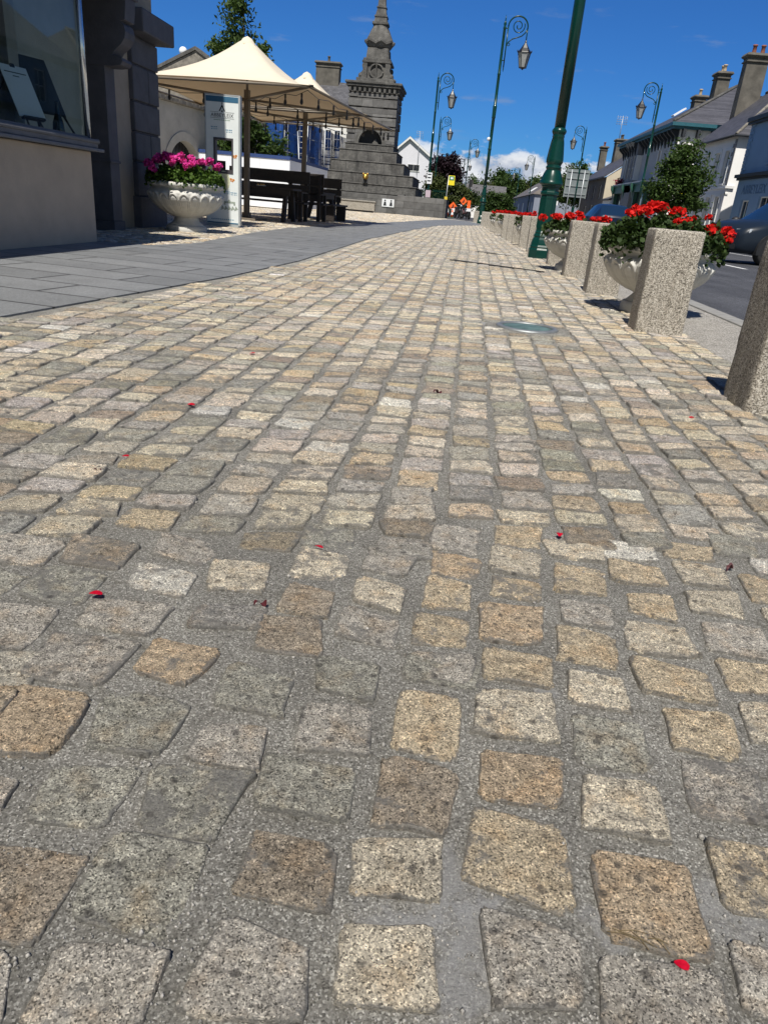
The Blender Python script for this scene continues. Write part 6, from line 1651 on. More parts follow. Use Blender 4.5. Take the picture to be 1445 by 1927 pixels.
# grey house with brackets, bay and green shopfront
gh = thing('grey_house', 'long grey house with teal eaves, dark brackets and a green shopfront', 'house', (FX, 68, 0), world=True)
y0, y1, ze = 58.8, 77.5, 7.05
hU = [(1.0, 1.75, 4.25, 6.0), (4.2, 4.95, 4.25, 6.0), (14.6, 15.3, 4.25, 6.0), (16.6, 17.3, 4.25, 6.0)]; hG = [(1.0, 1.9, 1.0, 2.9), (4.0, 4.9, 1.0, 2.9)]
fwall(gh, y0, y1, ze, hU + hG, M['grey_r']); fwin(gh, y0, hU, sill=M['win_white']); fwin(gh, y0, hG, sill=M['win_white'])
mb = MB()
for h in hU:
    c = (h[0] + h[1]) / 2 + y0; 
    mb.box(FX - 0.05, FX - 0.003, y0 + h[0] - 0.16, y0 + h[0] - 0.002, h[2], h[3]); mb.box(FX - 0.05, FX - 0.003, y0 + h[1] + 0.002, y0 + h[1] + 0.16, h[2], h[3])
    ring = [(FX - 0.003, c + 0.535 * math.cos(a), h[3] + 0.40 * math.sin(a)) for a in np.linspace(0, math.pi, 14)] + [(FX - 0.003, c + 0.375 * math.cos(a), h[3] + 0.01 + 0.22 * math.sin(a)) for a in np.linspace(math.pi, 0, 14)]
    mb.prism(ring, (-0.05, 0, 0))
mb.build('window_surround', M['win_white'], gh)
mb = MB(); mb.box(FX + 0.17, 24.4, y0 + 0.161, y1, -0.1, ze); mb.box(FX + 0.001, 24.4, y0, y0 + 0.16, -0.1, ze); mb.build('side_wall', M['white_r'], gh)
# bay: grey darkened, with the sunlit strip of its return painted white
mb = MB(); facade(mb, (FX - 0.45, 69.6, 0), (1, 0, 0), (0, -1, 0), 0.45, ze, [], 0.1); facade(mb, (FX - 0.45, 69.6, 0), (0, 1, 0), (-1, 0, 0), 3.4, ze, [(0.5, 1.3, 4.2, 6.0), (2.0, 2.8, 4.2, 6.0)], 0.12); mb.box(FX - 0.3, FX, 69.75, 73, 0, 4.0); mb.box(FX - 0.45, FX, 72.9, 73, 0, ze); mb.build('bay', plain('darkened_grey_bay', (0.22, 0.22, 0.225), 0.85, 0.08, 1), gh, fix=False)
mb = MB(); mb.box(FX - 0.45, FX - 0.003, 69.50, 69.597, 4.1, 6.05); mb.build('sunlit_reveal', M['win_white'], gh)
for h in ((0.5, 1.3, 4.2, 6.0), (2.0, 2.8, 4.2, 6.0)): window(gh, (FX - 0.45, 69.6, 0), (0, 1, 0), (-1, 0, 0), h, 0.12)
mb = MB(); mb.box(FX - 0.75, 24.6, y0 - 0.6, y1 + 0.3, ze + 0.15, ze + 0.37); mb.box(FX - 0.55, 24.5, y0 - 0.4, y1 + 0.2, ze + 0.003, ze + 0.147); mb.build('eaves', M['teal'], gh)
y = y0 + 0.2
while y < y1:
    mb = MB()
    x = FX - 0.45 if 69.5 < y < 73 else FX
    mb.prism([(x - 0.003, y, ze), (x - 0.6, y, ze), (x - 0.55, y, ze - 0.15), (x - 0.2, y, ze - 0.45), (x - 0.06, y, ze - 0.95), (x - 0.003, y, ze - 1.0)], (0, 0.20, 0)); y += 1.02; mb.build('eaves_bracket', M['navy_trim'], gh)
for x in np.arange(FX + 0.1, 17, 1.0): mb = MB(); mb.box(x, x + 0.2, y0 - 0.5, y0 - 0.003, ze - 0.5, ze); mb.build('eaves_bracket', M['navy_trim'], gh)
mb = MB(); V = [(FX - 0.75, y0 - 0.6, ze + 0.37), (24.6, y0 - 0.6, ze + 0.37), (24.6, y1 + 0.3, ze + 0.37), (FX - 0.75, y1 + 0.3, ze + 0.37), (19.6, y0 + 6.4, 10.9), (19.6, y1 - 5, 10.9)]
mb.add(V, [(0, 3, 5, 4), (0, 4, 1), (1, 4, 5, 2), (2, 5, 3), (0, 1, 2, 3)]); mb.build('roof', M['slate_x'], gh)
mb = MB(); mb.tube([(FX - 0.7, y0 - 0.55, ze + 0.42), (19.6, y0 + 6.4, 10.94)], 0.10, 6); mb.tube([(19.6, y0 + 6.4, 10.94), (19.6, y1 - 5, 10.94)], 0.1, 6); mb.build('ridge_tiles', M['mon_plain'], gh)
mb = MB(); mb.obox((FX + 1.2, 66.5, 8.75), (0, 1, 0), Vector((0.826, 0, 0.563)), Vector((-0.563, 0, 0.826)), 0, 0.8, 0, 1.0, 0, 0.12); mb.build('skylight', M['card'], gh)
chimney(gh, 18.3, 19.3, 66.3, 67.6, 9.4, 12.0, 2, M['pot_pale'], taper=0.03); chimney(gh, 18.2, 19.1, 71.0, 72.2, 9.4, 11.0, 1, M['pot_pale'])
mb = MB(); mb.box(19.9, 20.7, 66.0, 66.9, 9.3, 11.3) if False else mb.box(20.2, 20.9, 62.0, 62.9, 8.2, 9.9); mb.build('roof_vent', M['mon_dark'], gh)
sf = MB(); sf.box(FX - 0.45, FX - 0.003, 64.5, 77.2, 3.15, 3.72); sf.box(FX - 0.55, FX - 0.003, 64.4, 77.3, 3.723, 3.85)
for y in (64.5, 68.2, 72.0, 76.8):
    sf.box(FX - 0.35, FX - 0.003, y, y + 0.4, 0, 3.147); sf.prism([(FX - 0.46, y - 0.02, 3.72), (FX - 0.75, y - 0.02, 3.85), (FX - 0.72, y - 0.02, 3.5), (FX - 0.52, y - 0.02, 3.1), (FX - 0.46, y - 0.02, 2.7)], (0, 0.44, 0))
sf.box(FX - 0.2, FX - 0.003, 64.9, 76.8, 0, 0.7); sf.build('shopfront', M['shopgreen'], gh)
sg_ = MB(); sg_.box(FX - 0.08, FX - 0.003, 64.9, 68.2, 0.703, 3.14); sg_.box(FX - 0.08, FX - 0.003, 68.6, 72.0, 0.703, 3.14); sg_.box(FX - 0.08, FX - 0.003, 72.4, 76.8, 0.703, 3.14); sg_.build('shop_window', M['dark_glass'], gh)
mb = MB(); mb.box(FX - 0.58, FX - 0.003, 64.4, 77.3, 3.853, 3.93); mb.build('shopfront_capping', M['win_white'], gh)
t = thing('flower_basket', 'dark red flower basket on the green shopfront ledge', 'flowers', (FX - 0.35, 75.6, 3.94))
leaf_cloud('foliage', np.random.default_rng(2).normal(0, 0.22, (220, 3)) * np.array([.8, 1.6, .7]) + np.array([0, 0, .2]), 0.07, plain('dark_red_bloom', (0.20, 0.01, 0.03), 0.7, 0.4, 12), t, 'round', 3)
MB().box(-0.2, 0.2, -0.5, 0.5, 0.0, 0.14).build('trough', M['darkwood'], t)
t = thing('yellow_sign', 'yellow and green hanging sign seen through the young street tree', 'sign', (13.2, 50, 0), world=True)
mb = MB(); mb.tube([(13.2, 50, 0), (13.2, 50, 3.0)], 0.04, 6); mb.build('pole', M['galv'], t)
mb = MB(); mb.box(12.9, 13.5, 49.95, 49.99, 2.3, 3.0); mb.build('board', plain('sign_yellow', (0.75, 0.58, 0.02), 0.5, 0.1, 3), t)
mb = MB(); mb.box(12.95, 13.45, 49.94, 49.948, 2.65, 2.95); mb.build('green_panel', M['shopgreen'], t)
# cream gabled house and low lean-to
yh = thing('cream_gable_house', 'dark fronted house with a sunlit cream gable and mossy chimney', 'house', (FX, 90, 0), world=True)
y0, y1, ze = 84.8, 101, 5.0
hU = [(2.5, 3.4, 2.9, 4.3), (6.5, 7.4, 2.9, 4.3), (10.5, 11.4, 2.9, 4.3)]; hG = [(2.2, 3.6, 0.3, 2.2), (6.2, 7.6, 0.1, 2.3), (10.5, 11.8, 0.6, 2.2)]
M['shaded_r'] = plain('brown_shaded_render', (0.115, 0.095, 0.080), 0.9, 0.15, 1)  # street front: its shade is put into this darkened render colour
fwall(yh, y0, y1, ze, hU + hG, M['shaded_r']); fwin(yh, y0, hU); fwin(yh, y0, hG)
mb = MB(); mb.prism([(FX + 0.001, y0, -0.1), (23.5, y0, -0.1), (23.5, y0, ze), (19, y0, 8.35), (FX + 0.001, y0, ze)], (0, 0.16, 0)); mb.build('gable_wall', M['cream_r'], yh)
mb = MB(); mb.box(FX + 0.17, 23.5, y0 + 0.161, y1, -0.1, ze); mb.build('body', M['shaded_r'], yh)
mb = MB(); mb.prism([(FX - 0.35, y0 - 0.12, ze - 0.12), (19, y0 - 0.12, 8.38), (23.8, y0 - 0.12, ze - 0.12), (23.8, y0 - 0.12, ze + 0.03), (19, y0 - 0.12, 8.56), (FX - 0.35, y0 - 0.12, ze + 0.03)], (0, y1 - y0 + 0.2, 0)); mb.build('roof', M['slate_x'], yh)
c_ = chimney(yh, 17.3, 18.6, 98.6, 100.2, 7.0, 9.9, 2, M['chim']); chimney(yh, 16.4, 17.2, 103.5, 104.6, 6.6, 9.4, 1, M['pot'])
mb = MB(); mb.tube([(17.6, 99.4, 9.8), (17.6, 99.4, 12.4)], 0.04, 5)
for z in (11.5, 11.75, 12.0, 12.25): mb.tube([(16.9, 99.4, z), (18.2, 99.4, z)], 0.02, 4)
for x in (17.0, 17.3, 17.9, 18.1): mb.tube([(x, 99.4, 11.4), (x, 99.4, 12.4)], 0.014, 4)
mb.build('aerial', M['galv'], yh)
lt = thing('lean_to', 'low white lean-to between the cream gable and the green shopfront', 'shed', (FX, 81, 0), world=True)
mb = MB(); mb.prism([(FX, 80.2, -0.1), (22, 80.2, -0.1), (22, 80.2, 5.6), (FX, 80.2, 2.7)], (0, 4.4, 0)); mb.build('wall', M['white_r'], lt)
mb = MB(); mb.prism([(FX - 0.2, 80.1, 2.66), (22, 80.1, 5.68), (22, 80.1, 5.82), (FX - 0.2, 80.1, 2.8)], (0, 4.6, 0)); mb.build('roof', M['slate_x'], lt)
mb = MB(); mb.box(FX - 0.03, FX - 0.003, 82.6, 83.3, 0.9, 2.2); mb.build('window', M['dark_glass'], lt)
fe = thing('picket_fence', 'dark timber fence with white post caps beside the green shopfront', 'fence', (FX - 0.6, 79, 0), world=True)
mb = MB()
for i in range(18): mb.box(FX - 0.62, FX - 0.58, 77.6 + i * 0.2, 77.74 + i * 0.2, 0.1, 1.9)
mb.build('boards', M['darkwood'], fe)
mb = MB()
for i in range(5): mb.sphere((FX - 0.6, 77.7 + i * 0.85, 2.0), 0.10, 8, 6)
mb.build('post_cap', M['card'], fe)
# low house far down the street
lh = thing('low_grey_roofed_house', 'long low blue-grey house with a brown slate roof and skylight, far down the street', 'house', (11, 125, 0), world=True)
X_, y0, y1, ze = 10.6, 122, 172, 3.7
h_ = [(3, 5.5, 0.2, 2.6), (8, 10.5, 0.2, 2.6), (20, 24, 0.5, 2.6), (32, 36, 0.5, 2.6)]
M['bluegrey'] = plain('blue_grey_render', (0.20, 0.22, 0.27), 0.85, 0.08, 0.5)
fwall(lh, y0, y1, ze, h_, M['bluegrey'], x=X_)
for h in h_: window(lh, (X_, y0, 0), (0, 1, 0), (-1, 0, 0), h, 0.16, glass=M['card'], bars=1, sash=False)
mb = MB(); mb.box(X_ + 0.001, 19, y0, y0 + 0.16, -0.1, ze); mb.box(X_ + 0.17, 19, y0 + 0.161, y1, -0.1, ze); mb.build('side_wall', M['bluegrey'], lh)
mb = MB(); mb.box(X_ + 1.3, X_ + 1.75, y0 - 0.03, y0 - 0.003, 0.1, 3.0); mb.build('white_post', M['win_white'], lh)
mb = MB(); V = [(X_ - 0.4, y0 - 0.3, ze), (19.3, y0 - 0.3, ze), (19.3, y1, ze), (X_ - 0.4, y1, ze), (14.8, y0 + 5, 6.9), (14.8, y1 - 3, 6.9)]
mb.add(V, [(0, 3, 5, 4), (0, 4, 1), (1, 4, 5, 2), (2, 5, 3), (0, 1, 2, 3)]); mb.build('roof', m_slate('brown_slate', (0.12, 0.105, 0.09), 'X'), lh)
mb = MB(); mb.obox((X_ + 0.5, y0 + 14, ze + 0.68), (0, 1, 0), Vector((0.81, 0, 0.586)), Vector((-0.586, 0, 0.81)), 0, 5, 0, 1.2, 0.0, 0.1); mb.build('skylight', M['card'], lh)
ls = thing('low_grey_roofed_house', 'pair of plain grey roofs behind the bushes at the end of the street', 'house', (4, 190, 0), world=True)
mb = MB(); mb.box(-1, 9.5, 192, 200, -0.1, 3.4); mb.build('wall', M['bluegrey'], ls)
mb = MB(); mb.prism([(-1.3, 191.6, 3.4), (-1.3, 200.4, 3.4), (-1.3, 196, 6.6)], (11.2, 0, 0)); mb.build('roof', m_slate('grey_slate_far', (0.09, 0.087, 0.09), 'Y'), ls)
mb = MB(); mb.box(1.0, 1.6, 195.6, 196.3, 6.1, 7.4); mb.build('chimney', M['chim'], ls)

# ------------------------------------------------------------------ cars
M['paint_blue'] = plain('dark_blue_car_paint', (0.010, 0.016, 0.026), 0.4, 0.05, 2, metal=0.0, spec=0.25, coat=0.12)
M['paint_navy'] = plain('navy_car_paint', (0.006, 0.014, 0.036), 0.35, 0.05, 2, metal=0.0, spec=0.3, coat=0.25)
M['tyre'] = plain('tyre_rubber', (0.018, 0.018, 0.018), 0.85, 0.2, 20)
M['alloy'] = plain('alloy_rim', (0.35, 0.36, 0.38), 0.3, 0.1, 6, metal=0.8)
M['plastic'] = plain('black_plastic', (0.015, 0.015, 0.016), 0.55, 0.1, 9)
M['lamp_clear'] = plain('headlamp_glass', (0.50, 0.54, 0.58), 0.08, 0.1, 9, coat=1.0)
M['lamp_red'] = plain('tail_lamp', (0.28, 0.005, 0.008), 0.15, 0.1, 9, coat=1.0)
def car(label, loc, rz, paint, st, cab, ws, rw, wheels, wr, suv=True):
    """st: stations front to back (x, half width, bottom z, belt z, top z, roof half width); glass rows are cut out as parts"""
    t = thing('parked_car', label, 'car', loc, rz, 'dark cars in the street')
    rows = []
    for (x, w, zb, zbelt, ztop, wr_) in st:
        rows.append([(x, 0, zb), (x, w * 0.86, zb), (x, w * 0.98, zb + 0.10), (x, w, zb + (zbelt - zb) * 0.5), (x, w * 0.99, zbelt - 0.10), (x, w * 0.955, zbelt),
                     (x, wr_ + 0.02, ztop - 0.05), (x, wr_ * 0.86, ztop), (x, 0, ztop + 0.02)])
    m = len(rows[0]); body = MB(); side = {1: MB(), -1: MB()}; wsb = MB(); rwb = MB()
    for i in range(len(rows) - 1):
        for s in (1, -1):
            for j in range(m - 1):
                q = [rows[i][j], rows[i + 1][j], rows[i + 1][j + 1], rows[i][j + 1]]
                q = [(p[0], p[1] * s, p[2]) for p in q]
                if s < 0: q = q[::-1]
                tgt = body
                if j == 5 and i in cab: tgt = side[s]
                if j in (6, 7) and i == ws: tgt = wsb
                if j in (6, 7) and i == rw: tgt = rwb
                tgt.add(q, [(0, 1, 2, 3)], 0, True)
    for k in (0, len(rows) - 1):
        for s in (1, -1): body.poly([(p[0], p[1] * s, p[2]) for p in rows[k]])
    def weld(mb, name, mat):
        o = mb.build(name, mat, t, fix=False); bm = bmesh.new(); bm.from_mesh(o.data); bmesh.ops.remove_doubles(bm, verts=bm.verts, dist=1e-4); bmesh.ops.recalc_face_normals(bm, faces=bm.faces); bm.to_mesh(o.data); bm.free(); return o
    weld(body, 'body', paint); weld(wsb, 'windscreen', M['glass_blue']); weld(rwb, 'rear_window', M['glass_blue'])
    for s in (1, -1): weld(side[s], 'side_window', M['glass_blue'])
    hw = max(s_[1] for s_ in st)
    for xw in wheels:
        for s in (1, -1):
            a = MB(); arc_ = [(xw + (wr + 0.07) * math.cos(q), s * (hw + 0.004), wr + (wr + 0.07) * math.sin(q)) for q in np.linspace(-0.25, math.pi + 0.25, 20)]
            a.prism(arc_, (0, -s * 0.25, 0)); a.build('wheel_arch', M['plastic'], t)
            ty = MB(); ty.lathe([(wr * 0.62, -0.10), (wr * 0.93, -0.11), (wr, -0.07), (wr, 0.07), (wr * 0.93, 0.11), (wr * 0.62, 0.10)], 28)
            ri = MB(); ri.lathe([(0.01, 0.075), (wr * 0.16, 0.085), (wr * 0.18, 0.06), (wr * 0.60, 0.05), (wr * 0.66, 0.10), (wr * 0.62, 0.02), (0.01, 0.0)], 28)
            for k in range(5):
                an = 2 * math.pi * k / 5; U = Vector((math.cos(an), math.sin(an), 0)); V_ = Vector((-math.sin(an), math.cos(an), 0))
                ri.obox((0, 0, 0), U, V_, (0, 0, 1), wr * 0.15, wr * 0.63, -0.028, 0.028, 0.05, 0.088)
            w_ = ty.build('wheel', M['tyre'], t); r_ = ri.build('rim', M['alloy'], w_)
            w_.location = (xw, s * (hw - 0.105), wr); w_.rotation_euler = (R_(-90) * s, 0, 0)
    for s in (1, -1):
        xm = st[ws][0] - 0.22
        mi = MB(); mi.sphere((xm, s * (hw + 0.14), st[ws][3] + 0.06), 0.115, 12, 8, sz=0.72); mi.box(xm - 0.03, xm + 0.04, min(s * hw * .93, s * (hw + 0.1)), max(s * hw * .93, s * (hw + 0.1)), st[ws][3] - 0.03, st[ws][3] + 0.03); mi.build('wing_mirror', M['plastic'], t)
        x0, w0 = st[1][0], st[1][1]
        hl = MB(); hl.prism([(x0 + 0.03, s * w0 * 0.52, st[1][3] - 0.12), (x0 - 0.05, s * (w0 * 0.99), st[1][3] - 0.10), (x0 - 0.10, s * (w0 * 1.0), st[1][3] + 0.0), (x0 + 0.01, s * w0 * 0.55, st[1][3] - 0.02)], (0.05, 0, 0)); hl.build('headlight', M['lamp_clear'], t)
        xr_, wr0 = st[-2][0], st[-2][1]
        tl = MB(); tl.prism([(xr_ - 0.03, s * wr0 * 0.6, st[-2][3] - 0.16), (xr_ - 0.03, s * wr0 * 0.985, st[-2][3] - 0.18), (xr_ - 0.03, s * wr0 * 0.97, st[-2][3] - 0.02), (xr_ - 0.03, s * wr0 * 0.6, st[-2][3] - 0.03)], (-0.10, 0, 0)); tl.build('tail_light', M['lamp_red'], t)
    x0 = st[0][0]; g = MB(); g.box(x0 - 0.08, x0 + 0.012, -0.42, 0.42, st[0][3] - 0.20, st[0][3] - 0.06); g.box(x0 - 0.08, x0 + 0.02, -0.6, 0.6, st[0][2] + 0.02, st[0][2] + 0.14); g.build('grille', M['plastic'], t)
    c = MB(); c.tube([(x0 + 0.015, -0.42, st[0][3] - 0.13), (x0 + 0.015, 0.42, st[0][3] - 0.13)], 0.008, 5); c.build('chrome_strip', M['alloy'], t)
    if suv:
        for s in (1, -1):
            rr_ = MB(); rr_.tube([(0.1, s * 0.56, 1.66), (0.0, s * 0.56, 1.70), (-1.5, s * 0.56, 1.69), (-1.62, s * 0.56, 1.64)], 0.018, 6); rr_.build('roof_rail', M['plastic'], t)
    xe = st[-1][0]; p = MB(); p.box(xe - 0.02, xe + 0.02, -0.26, 0.26, st[-1][3] - 0.42, st[-1][3] - 0.31); p.build('number_plate', M['card'], t)
    return t
SUV = [(2.18, 0.66, 0.34, 0.74, 0.78, 0.40), (2.06, 0.84, 0.27, 0.86, 0.92, 0.62), (1.45, 0.905, 0.25, 0.98, 1.06, 0.70), (0.98, 0.915, 0.25, 1.02, 1.10, 0.72), (0.22, 0.92, 0.25, 1.04, 1.60, 0.62), (0.14, 0.92, 0.25, 1.04, 1.615, 0.625),
       (-0.50, 0.92, 0.25, 1.05, 1.65, 0.64), (-0.62, 0.92, 0.25, 1.05, 1.65, 0.64), (-1.45, 0.915, 0.26, 1.06, 1.61, 0.63), (-1.58, 0.915, 0.26, 1.06, 1.59, 0.62), (-1.98, 0.90, 0.30, 1.07, 1.42, 0.60), (-2.16, 0.86, 0.34, 1.02, 1.08, 0.70), (-2.24, 0.78, 0.42, 0.95, 0.99, 0.62)]
car('large dark blue car at the right edge crossing behind the planter', (8.75, 22.0, -0.10), math.atan2(-0.43, -0.90), M['paint_blue'], SUV, (4, 6, 8), 3, 10, (1.32, -1.36), 0.355)
HAT = [(2.0, 0.60, 0.30, 0.62, 0.66, 0.36), (1.9, 0.78, 0.22, 0.74, 0.80, 0.56), (1.2, 0.85, 0.20, 0.86, 0.93, 0.64), (0.85, 0.86, 0.20, 0.90, 0.97, 0.66), (0.05, 0.865, 0.20, 0.93, 1.40, 0.56), (-0.05, 0.865, 0.20, 0.93, 1.41, 0.565), (-0.6, 0.865, 0.20, 0.94, 1.44, 0.58), (-0.7, 0.865, 0.2, 0.94, 1.44, 0.58), (-1.35, 0.86, 0.22, 0.95, 1.39, 0.57), (-1.45, 0.855, 0.22, 0.95, 1.37, 0.565), (-1.88, 0.83, 0.28, 0.95, 1.00, 0.62), (-1.98, 0.76, 0.34, 0.86, 0.90, 0.56)]
car('small navy car seen from behind between two clumps of red geraniums', (6.35, 35.5, -0.10), R_(92), M['paint_navy'], HAT, (4, 6, 8), 3, 9, (1.2, -1.25), 0.30, False)

# ------------------------------------------------------------------ signs, road works, street clutter
t = thing('road_sign', 'back of a large grey direction sign on two posts beyond the nearest lamp post', 'road sign', (11.9, 90, 0), world=True)
M['sign_grey'] = plain('sign_back_grey', (0.20, 0.23, 0.235), 0.5, 0.06, 2, metal=0.3)
mb = MB(); mb.box(11.0, 13.4, 89.98, 90.04, 2.9, 5.75); mb.build('panel', M['sign_grey'], t)
mb = MB()
for z in (3.2, 4.0, 4.75, 5.45): mb.box(11.0, 13.4, 89.90, 89.977, z, z + 0.12)
mb.box(10.95, 11.06, 89.93, 90.05, 2.85, 5.8); mb.box(13.34, 13.45, 89.93, 90.05, 2.85, 5.8)
mb.build('stiffener', plain('sign_rib', (0.26, 0.29, 0.29), 0.5, 0.05, 2, metal=0.3), t)
for x in (11.5, 12.9):
    mb = MB(); mb.tube([(x, 89.84, 0), (x, 89.84, 5.7)], 0.06, 8); mb.build('post', M['galv'], t)
t = thing('small_white_sign', 'small white road sign just right of the nearest lamp post', 'sign', (9.5, 92, 0), world=True)
mb = MB(); mb.box(9.95, 10.75, 92, 92.05, 1.95, 2.4); mb.build('panel', M['card'], t)
mb = MB(); mb.tube([(10.35, 92.08, 0), (10.35, 92.08, 2.35)], 0.04, 6); mb.build('post', M['galv'], t)
t = thing('bus_stop_sign', 'green and yellow bus stop flag on a thin pole behind the low wall', 'bus stop', (-1.2, 52.5, 0), world=True)
mb = MB(); mb.tube([(-1.27, 52.5, -0.1), (-1.22, 52.5, 2.6)], 0.025, 8); mb.build('pole', M['galv'], t)
mb = MB(); mb.box(-1.21, -0.80, 52.48, 52.51, 2.04, 2.62); mb.build('flag', plain('stop_yellow', (0.80, 0.66, 0.02), 0.5, 0.05, 3), t)
mb = MB(); mb.box(-1.17, -0.84, 52.470, 52.478, 2.34, 2.58); mb.build('green_panel', plain('stop_green', (0.01, 0.22, 0.10), 0.5, 0.05, 3), t)
mb = MB(); mb.box(-1.09, -0.92, 52.462, 52.469, 2.41, 2.52); mb.box(-1.07, -1.04, 52.462, 52.469, 2.385, 2.408); mb.box(-0.97, -0.94, 52.462, 52.469, 2.385, 2.408); mb.build('bus_pictogram', M['card'], t)
mb = MB(); mb.box(-1.36, -1.16, 52.42, 52.49, 1.0, 1.32); mb.build('timetable_case', plain('case_yellow', (0.62, 0.48, 0.04), 0.5, 0.1, 3), t)
t = thing('notice_board', 'white notice panels on the green post behind the low wall', 'sign', (-2.5, 54, 0), world=True)
mb = MB(); mb.tube([(-2.55, 54, 0), (-2.55, 54, 2.9)], 0.05, 8); mb.build('post', M['green'], t)
for z0, z1, m_ in ((2.05, 2.75, M['card']), (1.2, 1.65, plain('pinkish_notice', (0.50, 0.40, 0.46), 0.7, 0.1, 4))):
    mb = MB(); mb.box(-2.72, -2.38, 53.90, 53.94, z0, z1); b_ = mb.build('panel', m_, t)
mb = MB()
for z in (2.2, 2.4, 2.6): mb.box(-2.68, -2.44, 53.892, 53.898, z, z + 0.07)
mb.build('printing', M['ink'], t)
t = thing('white_box', 'small white cabinet at the foot of the thin palm', 'cabinet', (-3.8, 57, 0), world=True)
mb = MB(); mb.box(-4.0, -3.6, 56.8, 57.2, 0, 1.62); mb.build('cabinet', M['card'], t, bevel=0.01)
mb = MB(); mb.box(-4.02, -3.58, 56.78, 57.22, 1.623, 1.68); mb.box(-3.98, -3.62, 56.785, 56.797, 1.1, 1.14); mb.build('lid', M['sign_grey'], t)
t = thing('green_fence', 'dark green railing fence in front of the white gabled house', 'fence', (-3, 62, 0), world=True)
mb = MB()
for i in range(16): mb.box(-4.0 + i * 0.16, -3.96 + i * 0.16, 61.9, 61.94, 0, 1.9)
mb.box(-4.0, -1.5, 61.9, 61.95, 1.75, 1.82); mb.box(-4.0, -1.5, 61.9, 61.95, 0.2, 0.27); mb.build('railing', M['green'], t)
M['orange'] = plain('roadworks_orange', (0.85, 0.13, 0.02), 0.5, 0.06, 2)
def works_sign(label, x, y, zc, h, a=0.0):
    t = thing('roadworks_sign', label, 'road sign', (x, y, -0.1), R_(a), 'orange road works signs')
    mb = MB(); mb.prism([(0, 0, zc - h), (h, 0, zc), (0, 0, zc + h), (-h, 0, zc)], (0, 0.03, 0)); mb.build('plate', M['orange'], t)
    mb = MB(); mb.sphere((0.02, -0.01, zc + h * 0.30), h * 0.12, 8, 6); mb.prism([(-0.05 * h, -0.004, zc + 0.2 * h), (0.2 * h, -0.004, zc + 0.1 * h), (0.15 * h, -0.004, zc - 0.35 * h), (-0.2 * h, -0.004, zc - 0.35 * h)], (0, -0.004, 0)); mb.prism([(-0.45 * h, -0.004, zc - 0.38 * h), (0.1 * h, -0.004, zc - 0.38 * h), (-0.2 * h, -0.004, zc - 0.1 * h)], (0, -0.004, 0)); mb.build('pictogram', M['ink'], t)
    mb = MB(); mb.tube([(-0.35, 0.25, 0), (0, 0.05, zc)], 0.025, 5); mb.tube([(0.35, 0.25, 0), (0, 0.05, zc)], 0.025, 5); mb.build('frame', M['black_metal'], t)
    return t
works_sign('lower orange diamond road works sign at the far kerb', -0.95, 68, 0.92, 0.36)
works_sign('higher orange diamond road works sign beside the white-footed orange board', -0.07, 62, 1.34, 0.30)
t = thing('warning_board', 'upright orange board with a white foot beside the higher diamond sign', 'road sign', (0.37, 62.5, -0.1), group='orange road works signs')
MB().box(-0.12, 0.13, 0, 0.04, 0.86, 1.42).build('board', M['orange'], t); MB().box(-0.28, 0.22, -0.1, 0.1, 0.62, 0.84).build('white_foot', M['card'], t)
mb = MB(); mb.tube([(-0.1, 0.05, 0), (-0.1, 0.05, 0.9)], 0.03, 6); mb.tube([(0.12, 0.05, 0), (0.12, 0.05, 0.9)], 0.03, 6); mb.build('post', M['black_metal'], t)
def cone(label, x, y, h):
    t = thing('traffic_cone', label, 'traffic cone', (x, y, -0.1), group='traffic cones at the road works')
    mb = MB(); mb.lathe([(h * 0.22, 0.04), (h * 0.06, h), (0.01, h)], 16); mb.build('cone', M['orange'], t)
    mb = MB(); mb.lathe([(h * 0.165, h * 0.40), (h * 0.112, h * 0.70)], 16, caps=False); c = mb.build('white_band', M['card'], t); c.scale = (1.08, 1.08, 1)
    mb = MB(); mb.box(-h * .27, h * .27, -h * .27, h * .27, 0, 0.04); mb.build('foot', plain('cone_base', (0.02, 0.10, 0.05), 0.7, 0.1, 5), t)
cone('tall white banded cone left of the lower orange sign', -1.45, 69, 1.0)
cone('short orange cone in front of the lower orange sign', -0.92, 66.5, 0.62)
M['sack'] = plain('white_sandbag', (0.62, 0.60, 0.57), 0.9, 0.1, 8, 0.4, 30)
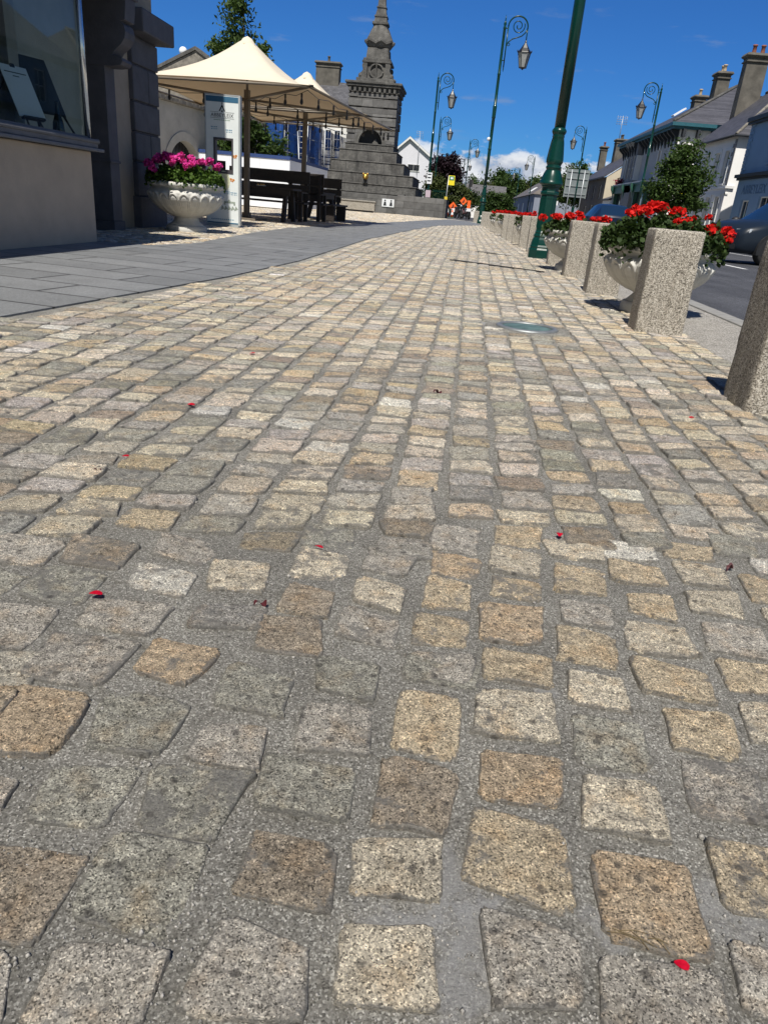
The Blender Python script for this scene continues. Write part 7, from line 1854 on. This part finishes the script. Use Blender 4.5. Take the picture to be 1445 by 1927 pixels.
def motorbike(label, x, y, rz, tone):
    t = thing('motorcycle', label, 'motorcycle', (x, y, -0.1), rz, 'motorcycles parked by the road works')
    for xx in (-0.68, 0.70):
        mb = MB(); mb.tube([(xx + 0.27 * math.cos(a), 0, 0.31 + 0.27 * math.sin(a)) for a in np.linspace(0, 2 * math.pi, 21)], 0.055, 8); w_ = mb.build('wheel', M['tyre'], t)
        mb = MB(); 
        for k in range(6): a = k * math.pi / 3; mb.tube([(xx, 0, 0.31), (xx + 0.25 * math.cos(a), 0, 0.31 + 0.25 * math.sin(a))], 0.012, 5)
        mb.build('spokes', M['alloy'], w_)
    mb = MB(); mb.prism([(-0.75, -0.13, 0.78), (-0.1, -0.13, 0.70), (0.05, -0.13, 0.88), (0.42, -0.13, 0.95), (0.55, -0.13, 1.18), (0.62, -0.13, 0.78), (0.35, -0.13, 0.42), (-0.30, -0.13, 0.36), (-0.5, -0.13, 0.62)], (0, 0.26, 0)); mb.build('body', tone, t, bevel=0.04)
    mb = MB(); mb.prism([(-0.80, -0.14, 0.80), (-0.12, -0.14, 0.72), (-0.1, -0.14, 0.80), (-0.7, -0.14, 0.90)], (0, 0.28, 0)); mb.build('saddle', M['plastic'], t, bevel=0.03)
    mb = MB(); mb.tube([(0.70, 0.09, 0.31), (0.48, 0.09, 1.05)], 0.03, 6); mb.tube([(0.70, -0.09, 0.31), (0.48, -0.09, 1.05)], 0.03, 6); mb.tube([(0.42, -0.36, 1.10), (0.48, 0, 1.06), (0.42, 0.36, 1.10)], 0.02, 6); mb.build('fork', M['alloy'], t)
    for s in (-1, 1): mb = MB(); mb.box(-0.85, -0.45, s * 0.16 if s > 0 else -0.36, 0.36 if s > 0 else -0.16, 0.45, 0.74); mb.build('pannier', M['card'], t, bevel=0.03)
    mb = MB(); mb.sphere((0.62, 0, 0.98), 0.10, 10, 7); mb.build('headlight', M['lamp_clear'], t)
    return t
motorbike('black and white motorcycle between the two orange diamond signs', -0.42, 66.2, R_(-70), M['plastic'])
motorbike('dark red and white motorcycle right of the black one', 0.22, 66.6, R_(-66), plain('maroon_paint', (0.10, 0.008, 0.015), 0.3, 0.1, 5, coat=0.6))
t = thing('traffic_light', 'slim grey signal pole with a pale green panel beyond the road works', 'traffic light', (0.3, 84, 0), world=True)
mb = MB(); mb.tube([(0.42, 84, -0.1), (0.42, 84, 3.7)], 0.05, 8); mb.build('pole', M['galv'], t)
mb = MB(); mb.box(0.25, 0.62, 83.85, 84.1, 2.9, 3.6); mb.build('signal_head', M['plastic'], t)
mb = MB(); mb.box(0.22, 0.58, 83.9, 83.94, 2.0, 2.6); mb.build('green_panel', plain('pale_green_panel', (0.20, 0.62, 0.50), 0.5, 0.05, 3), t)
mb = MB(); mb.box(0.8, 1.9, 84.6, 84.8, -0.1, 1.1); mb.box(0.75, 0.95, 84.5, 84.9, -0.1, 1.45); mb.box(1.75, 1.95, 84.5, 84.9, -0.1, 1.45)
w_ = thing('gate_pillars', 'pale low wall with two white gate pillars beyond the road works', 'wall', (1.3, 84.7, 0), world=True); mb.build('wall', M['white_r'], w_)
